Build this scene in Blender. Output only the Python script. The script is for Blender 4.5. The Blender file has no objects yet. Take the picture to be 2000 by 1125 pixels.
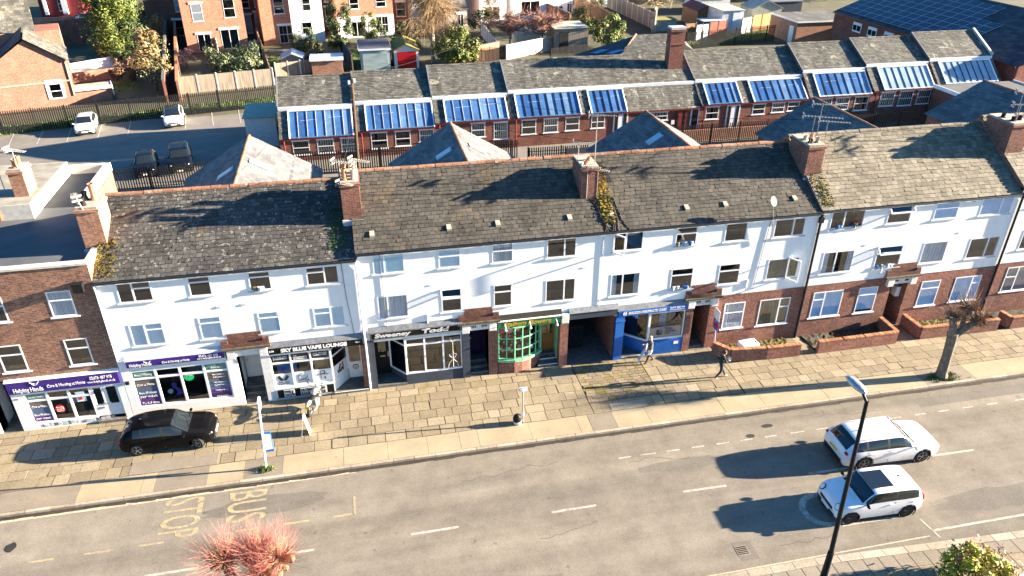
import bpy, bmesh, math, random
from mathutils import Vector, Matrix
random.seed(7)
S = bpy.context.scene
COL = S.collection
# ------------------------------------------------------------------ camera
CP = Vector((0.6213, -30.7599, 22.8252)); YAW, PIT, ROL, FPX = 0.2090, -0.5179, 0.0042, 1464.82
_f = Vector((math.sin(YAW)*math.cos(PIT), math.cos(YAW)*math.cos(PIT), math.sin(PIT)))
_r = Vector((math.cos(YAW), -math.sin(YAW), 0)); _u = _r.cross(_f)
RX = math.cos(ROL)*_r + math.sin(ROL)*_u; RY = -math.sin(ROL)*_r + math.cos(ROL)*_u
cam = bpy.data.cameras.new("camera"); camo = bpy.data.objects.new("camera", cam); COL.objects.link(camo)
cam.sensor_width = 36; cam.lens = FPX/2000*36; cam.clip_start = 0.5; cam.clip_end = 3000
M = Matrix.Identity(4)
for i in range(3):
    M[i][0] = RX[i]; M[i][1] = RY[i]; M[i][2] = -_f[i]; M[i][3] = CP[i]
camo.matrix_world = M
S.camera = camo
# ------------------------------------------------------------------ light
SUN_EL, SUN_AZ = math.radians(13.5), math.radians(-4.5)      # azimuth measured from +X towards +Y
sd = Vector((math.cos(SUN_EL)*math.cos(SUN_AZ), math.cos(SUN_EL)*math.sin(SUN_AZ), math.sin(SUN_EL)))
W = bpy.data.worlds.new("World"); S.world = W; W.use_nodes = True
nt = W.node_tree; nt.nodes.clear()
sky = nt.nodes.new('ShaderNodeTexSky'); sky.sky_type = 'NISHITA'; sky.sun_disc = False
sky.sun_elevation = SUN_EL; sky.sun_rotation = math.pi/2 - SUN_AZ
sky.air_density = 1.0; sky.dust_density = 0.6; sky.ozone_density = 4.0
bg = nt.nodes.new('ShaderNodeBackground'); bg.inputs[1].default_value = 0.045
wo = nt.nodes.new('ShaderNodeOutputWorld')
hs_ = nt.nodes.new('ShaderNodeHueSaturation'); hs_.inputs['Saturation'].default_value = 1.2; nt.links.new(sky.outputs[0], hs_.inputs['Color']); nt.links.new(hs_.outputs[0], bg.inputs[0]); nt.links.new(bg.outputs[0], wo.inputs[0])
sl = bpy.data.lights.new("sun", 'SUN'); sl.energy = 5.0; sl.angle = math.radians(0.5); sl.color = (1.0, 0.845, 0.645)
so = bpy.data.objects.new("sun", sl); COL.objects.link(so)
so.rotation_euler = (-sd).to_track_quat('-Z', 'Y').to_euler(); so.location = (60, -5, 40)
S.view_settings.view_transform = 'Standard'; S.view_settings.look = 'None'
S.view_settings.exposure = 3.02; S.view_settings.gamma = 1; S.view_settings.use_curve_mapping = False
S.cycles.max_bounces = 6; S.cycles.transparent_max_bounces = 12
S.cycles.caustics_reflective = False; S.cycles.caustics_refractive = False

# ------------------------------------------------------------------ surveying: a point of the photo on a known plane
def ray(u, v):
    return RX*((u-1000)/FPX) + RY*((562.5-v)/FPX) + _f
def G(u, v, z=0.0):
    d = ray(u, v); return CP + d*((z-CP.z)/d.z)
def GY(u, v, y):
    d = ray(u, v); return CP + d*((y-CP.y)/d.y)

# ------------------------------------------------------------------ mesh builder
class MB:
    def __init__(s): s.v = []; s.f = []; s.m = []; s.mats = []
    def mi(s, mat):
        if mat not in s.mats: s.mats.append(mat)
        return s.mats.index(mat)
    def face(s, pts, mat):
        b = len(s.v); s.v += [tuple(p) for p in pts]; s.f.append(tuple(range(b, b+len(pts)))); s.m.append(s.mi(mat))
    def mesh(s, vs, fs, mat):
        b = len(s.v); s.v += [tuple(p) for p in vs]; k = s.mi(mat)
        for q in fs: s.f.append(tuple(b+i for i in q)); s.m.append(k)
    def box(s, x0, y0, z0, x1, y1, z1, mat):
        x0, x1 = min(x0, x1), max(x0, x1); y0, y1 = min(y0, y1), max(y0, y1); z0, z1 = min(z0, z1), max(z0, z1)
        s.mesh([(x0,y0,z0),(x1,y0,z0),(x1,y1,z0),(x0,y1,z0),(x0,y0,z1),(x1,y0,z1),(x1,y1,z1),(x0,y1,z1)],
               [(0,3,2,1),(4,5,6,7),(0,1,5,4),(1,2,6,5),(2,3,7,6),(3,0,4,7)], mat)
    def obox(s, c, size, mat, rz=0, rx=0, ry=0):
        R = Matrix.Rotation(rz, 3, 'Z') @ Matrix.Rotation(ry, 3, 'Y') @ Matrix.Rotation(rx, 3, 'X'); c = Vector(c)
        h = [q/2 for q in size]
        vs = [c + R @ Vector((sx*h[0], sy*h[1], sz*h[2])) for sz in (-1,1) for sx, sy in ((-1,-1),(1,-1),(1,1),(-1,1))]
        s.mesh(vs, [(0,3,2,1),(4,5,6,7),(0,1,5,4),(1,2,6,5),(2,3,7,6),(3,0,4,7)], mat)
    def beam(s, a, b, w, h, mat):
        """a box from a to b, w wide (level), h high"""
        a, b = Vector(a), Vector(b); d = (b-a).normalized(); up = Vector((0,0,1))
        if abs(d.z) > .98: up = Vector((1,0,0))
        r = d.cross(up).normalized()*w/2; n = r.cross(d).normalized()*h/2
        vs = [a-r-n, a+r-n, a+r+n, a-r+n, b-r-n, b+r-n, b+r+n, b-r+n]
        s.mesh(vs, [(0,1,2,3),(7,6,5,4),(0,4,5,1),(1,5,6,2),(2,6,7,3),(3,7,4,0)], mat)
    def extr(s, pts, vec, mat, cap=True):
        n = len(pts); vec = Vector(vec); vs = [Vector(p) for p in pts] + [Vector(p)+vec for p in pts]
        fs = [(i, (i+1) % n, n+(i+1) % n, n+i) for i in range(n)]
        if cap: fs += [tuple(range(n))[::-1], tuple(range(n, 2*n))]
        s.mesh(vs, fs, mat)
    def tube(s, pts, rad, mat, n=6, cap=True):
        pts = [Vector(p) for p in pts]
        if not isinstance(rad, (list, tuple)): rad = [rad]*len(pts)
        vs = []; prev = None
        for i, p in enumerate(pts):
            d = (pts[min(i+1, len(pts)-1)] - pts[max(i-1, 0)]).normalized()
            a = prev if prev is not None else (Vector((0,0,1)) if abs(d.z) < .9 else Vector((1,0,0)))
            x = (a - d*a.dot(d)); x = x.normalized() if x.length > 1e-5 else d.orthogonal().normalized(); prev = x
            y = d.cross(x)
            for k in range(n):
                t = 2*math.pi*k/n; vs.append(p + (x*math.cos(t) + y*math.sin(t))*rad[i])
        fs = [(i*n+k, i*n+(k+1) % n, (i+1)*n+(k+1) % n, (i+1)*n+k) for i in range(len(pts)-1) for k in range(n)]
        if cap: fs += [tuple(range(n))[::-1], tuple(range((len(pts)-1)*n, len(pts)*n))]
        s.mesh(vs, fs, mat)
    def lathe(s, c, prof, mat, n=12, axis='Z'):
        c = Vector(c); vs = []
        for r, z in prof:
            for k in range(n):
                t = 2*math.pi*k/n; q = (r*math.cos(t), r*math.sin(t), z)
                if axis == 'Y': q = (q[0], q[2], q[1])
                if axis == 'X': q = (q[2], q[0], q[1])
                vs.append(c + Vector(q))
        fs = [(i*n+k, i*n+(k+1) % n, (i+1)*n+(k+1) % n, (i+1)*n+k) for i in range(len(prof)-1) for k in range(n)]
        fs += [tuple(range(n))[::-1], tuple(range((len(prof)-1)*n, len(prof)*n))]
        s.mesh(vs, fs, mat)
    def ball(s, c, r, mat, n=10, m=6, sz=(1,1,1)):
        c = Vector(c); vs = [c+Vector((0,0,-r*sz[2]))]
        for i in range(1, m):
            t = math.pi*i/m - math.pi/2
            for k in range(n):
                p = 2*math.pi*k/n; vs.append(c + Vector((r*sz[0]*math.cos(t)*math.cos(p), r*sz[1]*math.cos(t)*math.sin(p), r*sz[2]*math.sin(t))))
        vs.append(c+Vector((0,0,r*sz[2]))); L = len(vs)-1
        fs = [(0, 1+(k+1) % n, 1+k) for k in range(n)] + [(L, 1+(m-2)*n+k, 1+(m-2)*n+(k+1) % n) for k in range(n)]
        fs += [(1+i*n+k, 1+i*n+(k+1) % n, 1+(i+1)*n+(k+1) % n, 1+(i+1)*n+k) for i in range(m-2) for k in range(n)]
        s.mesh(vs, fs, mat)
    def build(s, name, parent=None, smooth=False, bevel=0, subsurf=0):
        o_ = ORG.get(parent.name, Vector((0,0,0))) if parent else Vector((0,0,0))
        me = bpy.data.meshes.new(name); me.from_pydata([(p[0]-o_.x, p[1]-o_.y, p[2]-o_.z) for p in s.v], [], s.f)
        for m_ in s.mats: me.materials.append(m_)
        me.polygons.foreach_set('material_index', s.m)
        if smooth: me.polygons.foreach_set('use_smooth', [True]*len(s.f))
        me.update()
        o = bpy.data.objects.new(name, me); COL.objects.link(o)
        if parent: o.parent = parent; ORG[o.name] = o_
        if bevel:
            b = o.modifiers.new('bevel', 'BEVEL'); b.width = bevel; b.segments = 2; b.limit_method = 'ANGLE'
        if subsurf:
            b = o.modifiers.new('subsurf', 'SUBSURF'); b.levels = b.render_levels = subsurf
        return o
ORG = {}
def tag(o, label, cat, group=None, kind=None):
    o['label'] = label; o['category'] = cat
    if group: o['group'] = group
    if kind: o['kind'] = kind
    return o
def thing(name, label, cat, loc=(0,0,0), rz=0, group=None):
    o = bpy.data.objects.new(name, None); COL.objects.link(o); o.empty_display_size = .2
    o.location = loc; o.rotation_euler = (0,0,rz); tag(o, label, cat, group)
    ORG[o.name] = Vector((0,0,0)) if rz else Vector(loc)
    return o
def lthing(name, label, cat, loc=(0,0,0), rz=0, group=None):   # parts given in the thing's own coordinates
    o = thing(name, label, cat, loc, rz, group); ORG[o.name] = Vector((0,0,0)); return o
def structure(o): o['kind'] = 'structure'; return o
def copy_tree(o, parent=None):
    c = o.copy(); COL.objects.link(c); c.parent = parent
    if parent: c.matrix_parent_inverse = o.matrix_parent_inverse
    for ch in o.children: copy_tree(ch, c)
    return c

# ------------------------------------------------------------------ materials
def nodes(name):
    m = bpy.data.materials.new(name); m.use_nodes = True; t = m.node_tree; t.nodes.clear()
    out = t.nodes.new('ShaderNodeOutputMaterial'); p = t.nodes.new('ShaderNodeBsdfPrincipled')
    t.links.new(p.outputs[0], out.inputs[0]); return m, t, p
def N(t, typ, **kw):
    n = t.nodes.new(typ)
    for k, v in kw.items():
        if k.startswith('i_'): n.inputs[k[2:].replace('_', ' ')].default_value = v
        else: setattr(n, k, v)
    return n
def mixc(t, fac, a, b, mode='MIX'):
    n = t.nodes.new('ShaderNodeMix'); n.data_type = 'RGBA'; n.blend_type = mode
    for i, q in ((0, fac), (6, a), (7, b)):
        if hasattr(q, 'links'): t.links.new(q, n.inputs[i])
        else: n.inputs[i].default_value = (q if i == 0 else (*q, 1))
    return n.outputs[2]
def ramp(t, fac, stops):
    r = t.nodes.new('ShaderNodeValToRGB'); e = r.color_ramp.elements
    while len(e) < len(stops): e.new(.5)
    for q, (pos, c) in zip(e, stops):
        q.position = pos; q.color = (*c, 1) if hasattr(c, '__len__') else (c, c, c, 1)
    t.links.new(fac, r.inputs[0]); return r.outputs[0]
def noise(t, vec, scale, detail=4, rough=.55):
    n = N(t, 'ShaderNodeTexNoise'); n.inputs['Scale'].default_value = scale; n.inputs['Detail'].default_value = detail
    n.inputs['Roughness'].default_value = rough
    if vec is not None: t.links.new(vec, n.inputs['Vector'])
    return n.outputs[0]
def objco(t, stretch=None):
    c = N(t, 'ShaderNodeTexCoord').outputs['Object']
    if stretch:
        mp = N(t, 'ShaderNodeMapping'); mp.inputs['Scale'].default_value = stretch; t.links.new(c, mp.inputs[0]); return mp.outputs[0]
    return c
def bumpn(t, h, strength, dist, p):
    b = N(t, 'ShaderNodeBump'); b.inputs['Strength'].default_value = strength; b.inputs['Distance'].default_value = dist
    t.links.new(h, b.inputs['Height']); t.links.new(b.outputs[0], p.inputs['Normal'])
def mat(name, col, rough=.7, var=.25, scale=3.0, metal=0, spec=.4, bump=0, col2=None, stretch=None, coat=0):
    m, t, p = nodes(name); p.inputs['Roughness'].default_value = rough; p.inputs['Metallic'].default_value = metal
    p.inputs['Specular IOR Level'].default_value = spec; p.inputs['Coat Weight'].default_value = coat; p.inputs['Coat Roughness'].default_value = .05
    co = objco(t, stretch); n = noise(t, co, scale, 5)
    c2 = col2 or tuple(q*(1-var) for q in col); c1 = col if col2 else tuple(min(1, q*(1+var*.6)) for q in col)
    c = ramp(t, n, [(.3, c2), (.7, c1)]); t.links.new(c, p.inputs['Base Color'])
    if bump: bumpn(t, noise(t, co, scale*6, 3), bump, .02, p)
    return m
def mat_brick(name, c1, c2, mortar=(.35,.31,.27), bw=.235, rh=.08, tint=.35, rough=.85):
    m, t, p = nodes(name); p.inputs['Roughness'].default_value = rough; p.inputs['Specular IOR Level'].default_value = .2
    co = objco(t); sx = N(t, 'ShaderNodeSeparateXYZ'); t.links.new(co, sx.inputs[0])
    ad = N(t, 'ShaderNodeMath', operation='ADD'); t.links.new(sx.outputs[0], ad.inputs[0]); t.links.new(sx.outputs[1], ad.inputs[1])
    cb = N(t, 'ShaderNodeCombineXYZ'); t.links.new(ad.outputs[0], cb.inputs[0]); t.links.new(sx.outputs[2], cb.inputs[1])
    b = N(t, 'ShaderNodeTexBrick'); t.links.new(cb.outputs[0], b.inputs['Vector'])
    for k, v in (('Scale', 1), ('Brick Width', bw), ('Row Height', rh), ('Mortar Size', .008), ('Mortar Smooth', .2), ('Bias', 0)): b.inputs[k].default_value = v
    b.inputs['Color1'].default_value = (*c1, 1); b.inputs['Color2'].default_value = (*c2, 1); b.inputs['Mortar'].default_value = (*mortar, 1)
    st = ramp(t, noise(t, co, .9, 6, .65), [(.3, (1-tint,)*3), (.72, (1+tint*.45,)*3)])
    fine = ramp(t, noise(t, cb.outputs[0], 7, 3), [(.35, .72), (.65, 1.2)])
    c = mixc(t, 1, mixc(t, 1, b.outputs[0], st, 'MULTIPLY'), fine, 'MULTIPLY'); t.links.new(c, p.inputs['Base Color'])
    bumpn(t, b.outputs[1], -.4, .01, p)
    return m
def mat_island(name, stops, rough=.8, patch=None, moss=None, spec=.25, grain=.3, big=.3, streak=0):
    """pieces laid one by one: every piece its own shade, plus weathering"""
    m, t, p = nodes(name); p.inputs['Roughness'].default_value = rough; p.inputs['Specular IOR Level'].default_value = spec
    co = objco(t); g = N(t, 'ShaderNodeNewGeometry')
    c = ramp(t, g.outputs['Random Per Island'], stops)
    c = mixc(t, 1, c, ramp(t, noise(t, co, .55, 6, .6), [(.3, 1-big), (.7, 1+big*.6)]), 'MULTIPLY')
    c = mixc(t, 1, c, ramp(t, noise(t, co, 9, 4, .7), [(.3, 1-grain), (.7, 1+grain*.7)]), 'MULTIPLY')
    if streak: c = mixc(t, 1, c, ramp(t, noise(t, objco(t, (1.6,.16,.16)), 1, 5, .65), [(.32, 1-streak), (.68, 1+streak)]), 'MULTIPLY')
    if patch: c = mixc(t, ramp(t, noise(t, co, patch[1], 3, .6), [(patch[2], 0), (patch[2]+.03, 1)]), c, patch[0])
    if moss: c = mixc(t, ramp(t, noise(t, co, moss[1], 5, .7), [(moss[2], 0), (moss[2]+.12, moss[3])]), c, moss[0])
    t.links.new(c, p.inputs['Base Color']); bumpn(t, noise(t, co, 30, 2), .25, .01, p)
    return m
def mat_glass(name, tint=(.75,.85,.9), refl=.28):
    m = bpy.data.materials.new(name); m.use_nodes = True; t = m.node_tree; t.nodes.clear()
    out = t.nodes.new('ShaderNodeOutputMaterial'); mx = t.nodes.new('ShaderNodeMixShader')
    tr = t.nodes.new('ShaderNodeBsdfTransparent'); tr.inputs[0].default_value = (*tint, 1)
    gl = t.nodes.new('ShaderNodeBsdfGlossy'); gl.inputs['Roughness'].default_value = .03
    fr = t.nodes.new('ShaderNodeFresnel'); gb = t.nodes.new('ShaderNodeNewGeometry'); io = N(t, 'ShaderNodeMath', operation='MULTIPLY_ADD'); t.links.new(gb.outputs['Backfacing'], io.inputs[0]); io.inputs[1].default_value = 1/1.5-1.5; io.inputs[2].default_value = 1.5; t.links.new(io.outputs[0], fr.inputs[0])
    ad = N(t, 'ShaderNodeMath', operation='ADD'); ad.inputs[1].default_value = refl*.35; t.links.new(fr.outputs[0], ad.inputs[0])
    t.links.new(ad.outputs[0], mx.inputs[0]); t.links.new(tr.outputs[0], mx.inputs[1]); t.links.new(gl.outputs[0], mx.inputs[2])
    t.links.new(mx.outputs[0], out.inputs[0]); return m
def mat_render(name, col):
    m, t, p = nodes(name); p.inputs['Roughness'].default_value = .85; p.inputs['Specular IOR Level'].default_value = .2
    co = objco(t); c = ramp(t, noise(t, co, .8, 6, .65), [(.3, tuple(q*.93 for q in col)), (.7, col)])
    st = ramp(t, noise(t, objco(t, (3, 3, .3)), 1.3, 5, .7), [(.25, .62), (.46, 1)])
    c = mixc(t, .45, c, st, 'MULTIPLY')
    c = mixc(t, ramp(t, noise(t, co, .45, 5, .7), [(.6, 0), (.75, .35)]), c, (.6,.58,.52))
    v = N(t, 'ShaderNodeTexVoronoi', feature='DISTANCE_TO_EDGE'); v.inputs['Scale'].default_value = .42
    wv = mixc(t, .22, co, N(t, 'ShaderNodeTexNoise', i_Scale=1.7).outputs[1]); t.links.new(wv, v.inputs['Vector'])
    cr = ramp(t, v.outputs[0], [(.0, .74), (.006, 1)])
    msk = ramp(t, noise(t, co, .25, 2), [(.5, 0), (.6, 1)])
    c = mixc(t, msk, c, mixc(t, 1, c, cr, 'MULTIPLY')); t.links.new(c, p.inputs['Base Color']); bumpn(t, noise(t, co, 40, 2), .15, .01, p)
    return m
def mat_asphalt(name, col, col2, grain=.35, big=.35, patch=None, lanes=0):
    m, t, p = nodes(name); p.inputs['Roughness'].default_value = .9; p.inputs['Specular IOR Level'].default_value = .15
    co = objco(t); c = ramp(t, noise(t, objco(t, (.25, 1, 1)), .35, 6, .6), [(.3, col2), (.7, col)])
    c = mixc(t, 1, c, ramp(t, noise(t, co, .8, 6, .7), [(.3, 1-big*.5), (.7, 1+big*.4)]), 'MULTIPLY')
    c = mixc(t, 1, c, ramp(t, noise(t, co, 22, 5, .8), [(.3, 1-grain), (.7, 1+grain)]), 'MULTIPLY')
    if lanes: c = mixc(t, 1, c, ramp(t, noise(t, objco(t, (.025,1,1)), .85, 3, .5), [(.34, 1-lanes), (.66, 1+lanes)]), 'MULTIPLY')
    sp = ramp(t, noise(t, co, 3.1, 2, .4), [(.72, 1), (.76, .6)]); c = mixc(t, .7, c, sp, 'MULTIPLY')
    t.links.new(c, p.inputs['Base Color']); bumpn(t, noise(t, co, 45, 2), .4, .01, p)
    return m
def mat_paint(name, col, under, wear=.45):
    m, t, p = nodes(name); p.inputs['Roughness'].default_value = .8; p.inputs['Specular IOR Level'].default_value = .2
    co = objco(t); f = ramp(t, noise(t, co, 6, 6, .75), [(wear-.12, 0), (wear+.12, 1)])
    t.links.new(mixc(t, f, under, col), p.inputs['Base Color']); return m
def mat_leaf(name, a, b, c_, trans=.15):
    m, t, p = nodes(name); p.inputs['Roughness'].default_value = .6; p.inputs['Specular IOR Level'].default_value = .3
    g = N(t, 'ShaderNodeNewGeometry'); c = ramp(t, g.outputs['Random Per Island'], [(0, a), (.5, b), (1, c_)])
    c = mixc(t, 1, c, ramp(t, noise(t, objco(t), 1.3, 3), [(.35, .75), (.65, 1.2)]), 'MULTIPLY')
    t.links.new(c, p.inputs['Base Color']); return m

M_ = {}
M_['render'] = mat_render('white_render', (.86, .86, .855))
M_['brick_old'] = mat_brick('old_red_brick', (.30,.105,.065), (.20,.07,.05), (.30,.25,.21))
M_['brick_orange'] = mat_brick('orange_brick', (.50,.22,.12), (.36,.15,.085), (.40,.34,.28), tint=.25)
M_['brick_mixed'] = mat_brick('mixed_brown_brick', (.36,.17,.10), (.20,.085,.06), (.34,.28,.23), tint=.3)
M_['brick_school'] = mat_brick('dark_red_brick', (.27,.085,.055), (.18,.06,.045), (.22,.17,.14))
M_['brick_dark'] = mat_brick('dark_weathered_brick', (.23,.085,.055), (.12,.05,.04), (.17,.14,.12), tint=.5)
M_['mossyslab'] = mat('dark_mossy_slab', (.09,.075,.05), .95, .6, 5, bump=.6)
M_['slate_grey'] = mat_island('grey_slates', [(0,(.05,.047,.044)),(.5,(.072,.068,.062)),(.92,(.088,.083,.075)),(1,(.12,.112,.1))], patch=((.20,.19,.17), 5.0, .60), moss=((.12,.075,.03), .5, .62, .55))
M_['slate_brown'] = mat_island('brown_slates', [(0,(.052,.048,.041)),(.5,(.077,.070,.059)),(.95,(.094,.086,.071)),(1,(.12,.09,.065))], moss=((.13,.09,.035), .45, .6, .6), patch=((.3,.28,.25), 3.0, .77))
M_['slate_wing'] = mat_island('wing_slates', [(0,(.10,.102,.11)),(.5,(.14,.14,.143)),(1,(.18,.175,.17))], grain=.25)
M_['slate_tan'] = mat_island('tan_slates', [(0,(.13,.115,.085)),(.5,(.19,.168,.125)),(1,(.24,.21,.16))], moss=((.12,.10,.05), .5, .6, .5))
M_['palepane'] = mat('pale_skylight_pane', (.42,.5,.56), .3, .15, 3)
M_['brick_salmon'] = mat_brick('salmon_brick', (.37,.155,.10), (.28,.11,.075), (.34,.27,.22), tint=.25)
M_['slate_blue_and_shade'] = mat_island('blue_and_shaded_slates', [(0,(.04,.043,.052)),(.5,(.06,.063,.074)),(1,(.085,.087,.095))], grain=.3)  # also serves as the shaded copy of the weathered slates
M_['slate_under'] = mat('roof_felt', (.025,.023,.02), .95, .3, 2)
M_['ridge'] = mat_island('terracotta_ridge', [(0,(.23,.11,.065)),(.5,(.33,.16,.09)),(1,(.30,.19,.13))], patch=((.4,.38,.33), 4, .66))
M_['flag'] = mat_island('paving_flags', [(0,(.21,.172,.115)),(.5,(.25,.205,.137)),(.92,(.28,.232,.158)),(1,(.33,.275,.195))], rough=.9, moss=((.15,.13,.045), .55, .57, .65), patch=None, grain=.25, big=.22)
M_['setts'] = mat_island('brick_setts', [(0,(.19,.15,.10)),(1,(.29,.23,.155))], rough=.9, moss=((.14,.12,.03), 1, .5, .7))
M_['concrete'] = mat_asphalt('concrete_strip', (.36,.30,.20), (.29,.24,.16), .2, .3)
M_['kerb'] = mat_island('kerb_stone', [(0,(.30,.25,.19)),(1,(.42,.36,.28))], rough=.9)
M_['joint'] = mat('joint_dirt', (.045,.04,.025), .95, .4, 4)
M_['road'] = mat_asphalt('road_asphalt', (.215,.188,.15), (.165,.148,.122), .3, .42, lanes=.16)
M_['gutter_dirt'] = mat('gutter_dirt', (.035,.028,.022), .95, .5, 5)
M_['tarmac'] = mat_asphalt('grey_tarmac', (.205,.187,.163), (.165,.152,.136), .25, .3)
M_['tarpatch'] = mat_asphalt('pavement_tarmac', (.24,.205,.16), (.19,.165,.13), .35, .3)
M_['white_paint'] = mat_paint('worn_white_line', (.47,.43,.36), (.2,.178,.147), .47)
M_['yellow_paint'] = mat_paint('worn_yellow_line', (.42,.33,.17), (.2,.178,.145), .50)
M_['cream_paint'] = mat_paint('worn_cream_line', (.50,.42,.29), (.24,.205,.16), .44)
M_['upvc'] = mat('white_window_frame', (.80,.81,.82), .35, .04, 2)
M_['sill'] = mat('grey_sill', (.55,.56,.57), .6, .2, 5)
M_['glass'] = mat_glass('window_glass', (.95,.97,1), .12)
M_['glassdark'] = mat_glass('dark_window_glass', (.35,.4,.45))
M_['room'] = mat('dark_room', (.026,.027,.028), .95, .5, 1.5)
M_['blind'] = mat('pale_blue_blind', (.55,.78,.88), .8, .1, 3, stretch=(12,1,.2))
M_['skylit_blind'] = mat('skylit_blue_blind', (.36,.64,.92), .7, .12, 2)  # blue of the skylight put into the blind's own colour
M_['cyanblind'] = mat('cyan_blind', (.55,.86,.92), .7, .05, 2)
M_['curtain'] = mat('grey_curtain', (.5,.58,.62), .9, .4, 2.2, stretch=(7,1,.15))
M_['browncurtain'] = mat('olive_curtain', (.20,.17,.10), .9, .4, 2.2, stretch=(7,1,.15))
M_['lead'] = mat('grey_lead', (.16,.17,.19), .6, .35, 6, metal=.1)
M_['leadpale'] = mat('pale_lead', (.40,.43,.47), .6, .25, 6)
M_['black'] = mat('black_plastic', (.015,.015,.017), .5, .3, 3, spec=.12)
M_['gutter'] = mat('black_gutter', (.02,.02,.022), .5, .3, 3, spec=.12)
M_['charcoal'] = mat('charcoal_paint', (.055,.065,.085), .6, .15, 3, spec=.12)
M_['blackboard'] = mat('black_sign_board', (.012,.012,.014), .35, .2, 3, spec=.12)
M_['purple'] = mat('purple_sign_board', (.045,.018,.20), .4, .06, 2)
M_['green'] = mat('green_sign_board', (.012,.17,.07), .45, .1, 2)
M_['mint'] = mat('mint_green_paint', (.19,.50,.28), .5, .1, 3)
M_['blue'] = mat('bright_blue_paint', (.02,.13,.44), .45, .1, 2)
M_['darkblue'] = mat('dark_blue_paint', (.008,.008,.05), .5, .1, 2, spec=.12)
M_['white'] = mat('white_paint', (.78,.78,.77), .55, .06, 3)
M_['offwhite'] = mat('offwhite_masonry', (.66,.65,.62), .8, .15, 4)
M_['gold'] = mat('gold_lettering', (.45,.30,.03), .4, .1, 3)
M_['silverletter'] = mat('silver_lettering', (.55,.55,.56), .4, .1, 3)
M_['wood'] = mat('orange_wood_door', (.28,.10,.02), .5, .3, 4, stretch=(6,6,.6))
M_['step'] = mat('stone_step', (.12,.115,.105), .9, .4, 4)
M_['metal'] = mat('galvanised_metal', (.45,.46,.47), .4, .2, 6, metal=.7)
M_['aerial'] = mat('aerial_alloy', (.42,.40,.37), .35, .1, 6, metal=.3)
M_['pot'] = mat('terracotta_pot', (.42,.19,.10), .8, .3, 6)
M_['potpale'] = mat('buff_pot', (.55,.42,.28), .8, .3, 6)
M_['mortar'] = mat('mortar_flaunching', (.38,.34,.27), .9, .35, 5)
M_['mossy'] = mat_leaf('moss', (.10,.09,.015), (.16,.12,.02), (.24,.15,.02))
M_['grass'] = mat_leaf('grass', (.05,.09,.012), (.08,.13,.02), (.12,.16,.03))

def scatter_blades(mb, pts, mat_, h=(.05,.14), w=.03):
    for p in pts:
        a = random.uniform(0, 6.28); hh = random.uniform(*h); l = Vector((math.cos(a), math.sin(a), 0))
        s_ = Vector((-l.y, l.x, 0))*w; p = Vector(p); tip = p + l*hh*.5 + Vector((0,0,hh))
        mb.face([p-s_, p+s_, tip], mat_)
def text_mesh(body, size, width=None, extrude=.006, offset=0, shear=0, align='LEFT', mat_=None):
    c = bpy.data.curves.new('lettering', 'FONT'); c.body = body; c.size = size; c.extrude = extrude; c.offset = offset; c.shear = shear
    c.align_x = align; c.resolution_u = 3
    o = bpy.data.objects.new('lettering', c); COL.objects.link(o)
    dg = bpy.context.evaluated_depsgraph_get(); dg.update()
    me = bpy.data.meshes.new_from_object(o.evaluated_get(dg)); bpy.data.objects.remove(o); bpy.data.curves.remove(c)
    me.name = 'lettering'
    if width:
        xs = [v.co.x for v in me.vertices]
        if xs:
            w = max(xs)-min(xs); x0 = min(xs)
            for v in me.vertices: v.co.x = (v.co.x - x0)*width/w
    return me
def lettering(body, parent, loc, size, mat_, width=None, rot=(math.pi/2,0,0), offset=0, shear=0, name='lettering', extrude=.006):
    """words standing on a face; loc is world, rot turns the text's plane"""
    me = text_mesh(body, size, width, extrude, offset, shear); me.materials.append(mat_)
    o = bpy.data.objects.new(name, me); COL.objects.link(o)
    if parent:
        o.parent = parent; l = Vector(loc) - ORG.get(parent.name, Vector((0,0,0)))
    else: l = Vector(loc)
    o.location = l; o.rotation_euler = rot; return o
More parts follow.
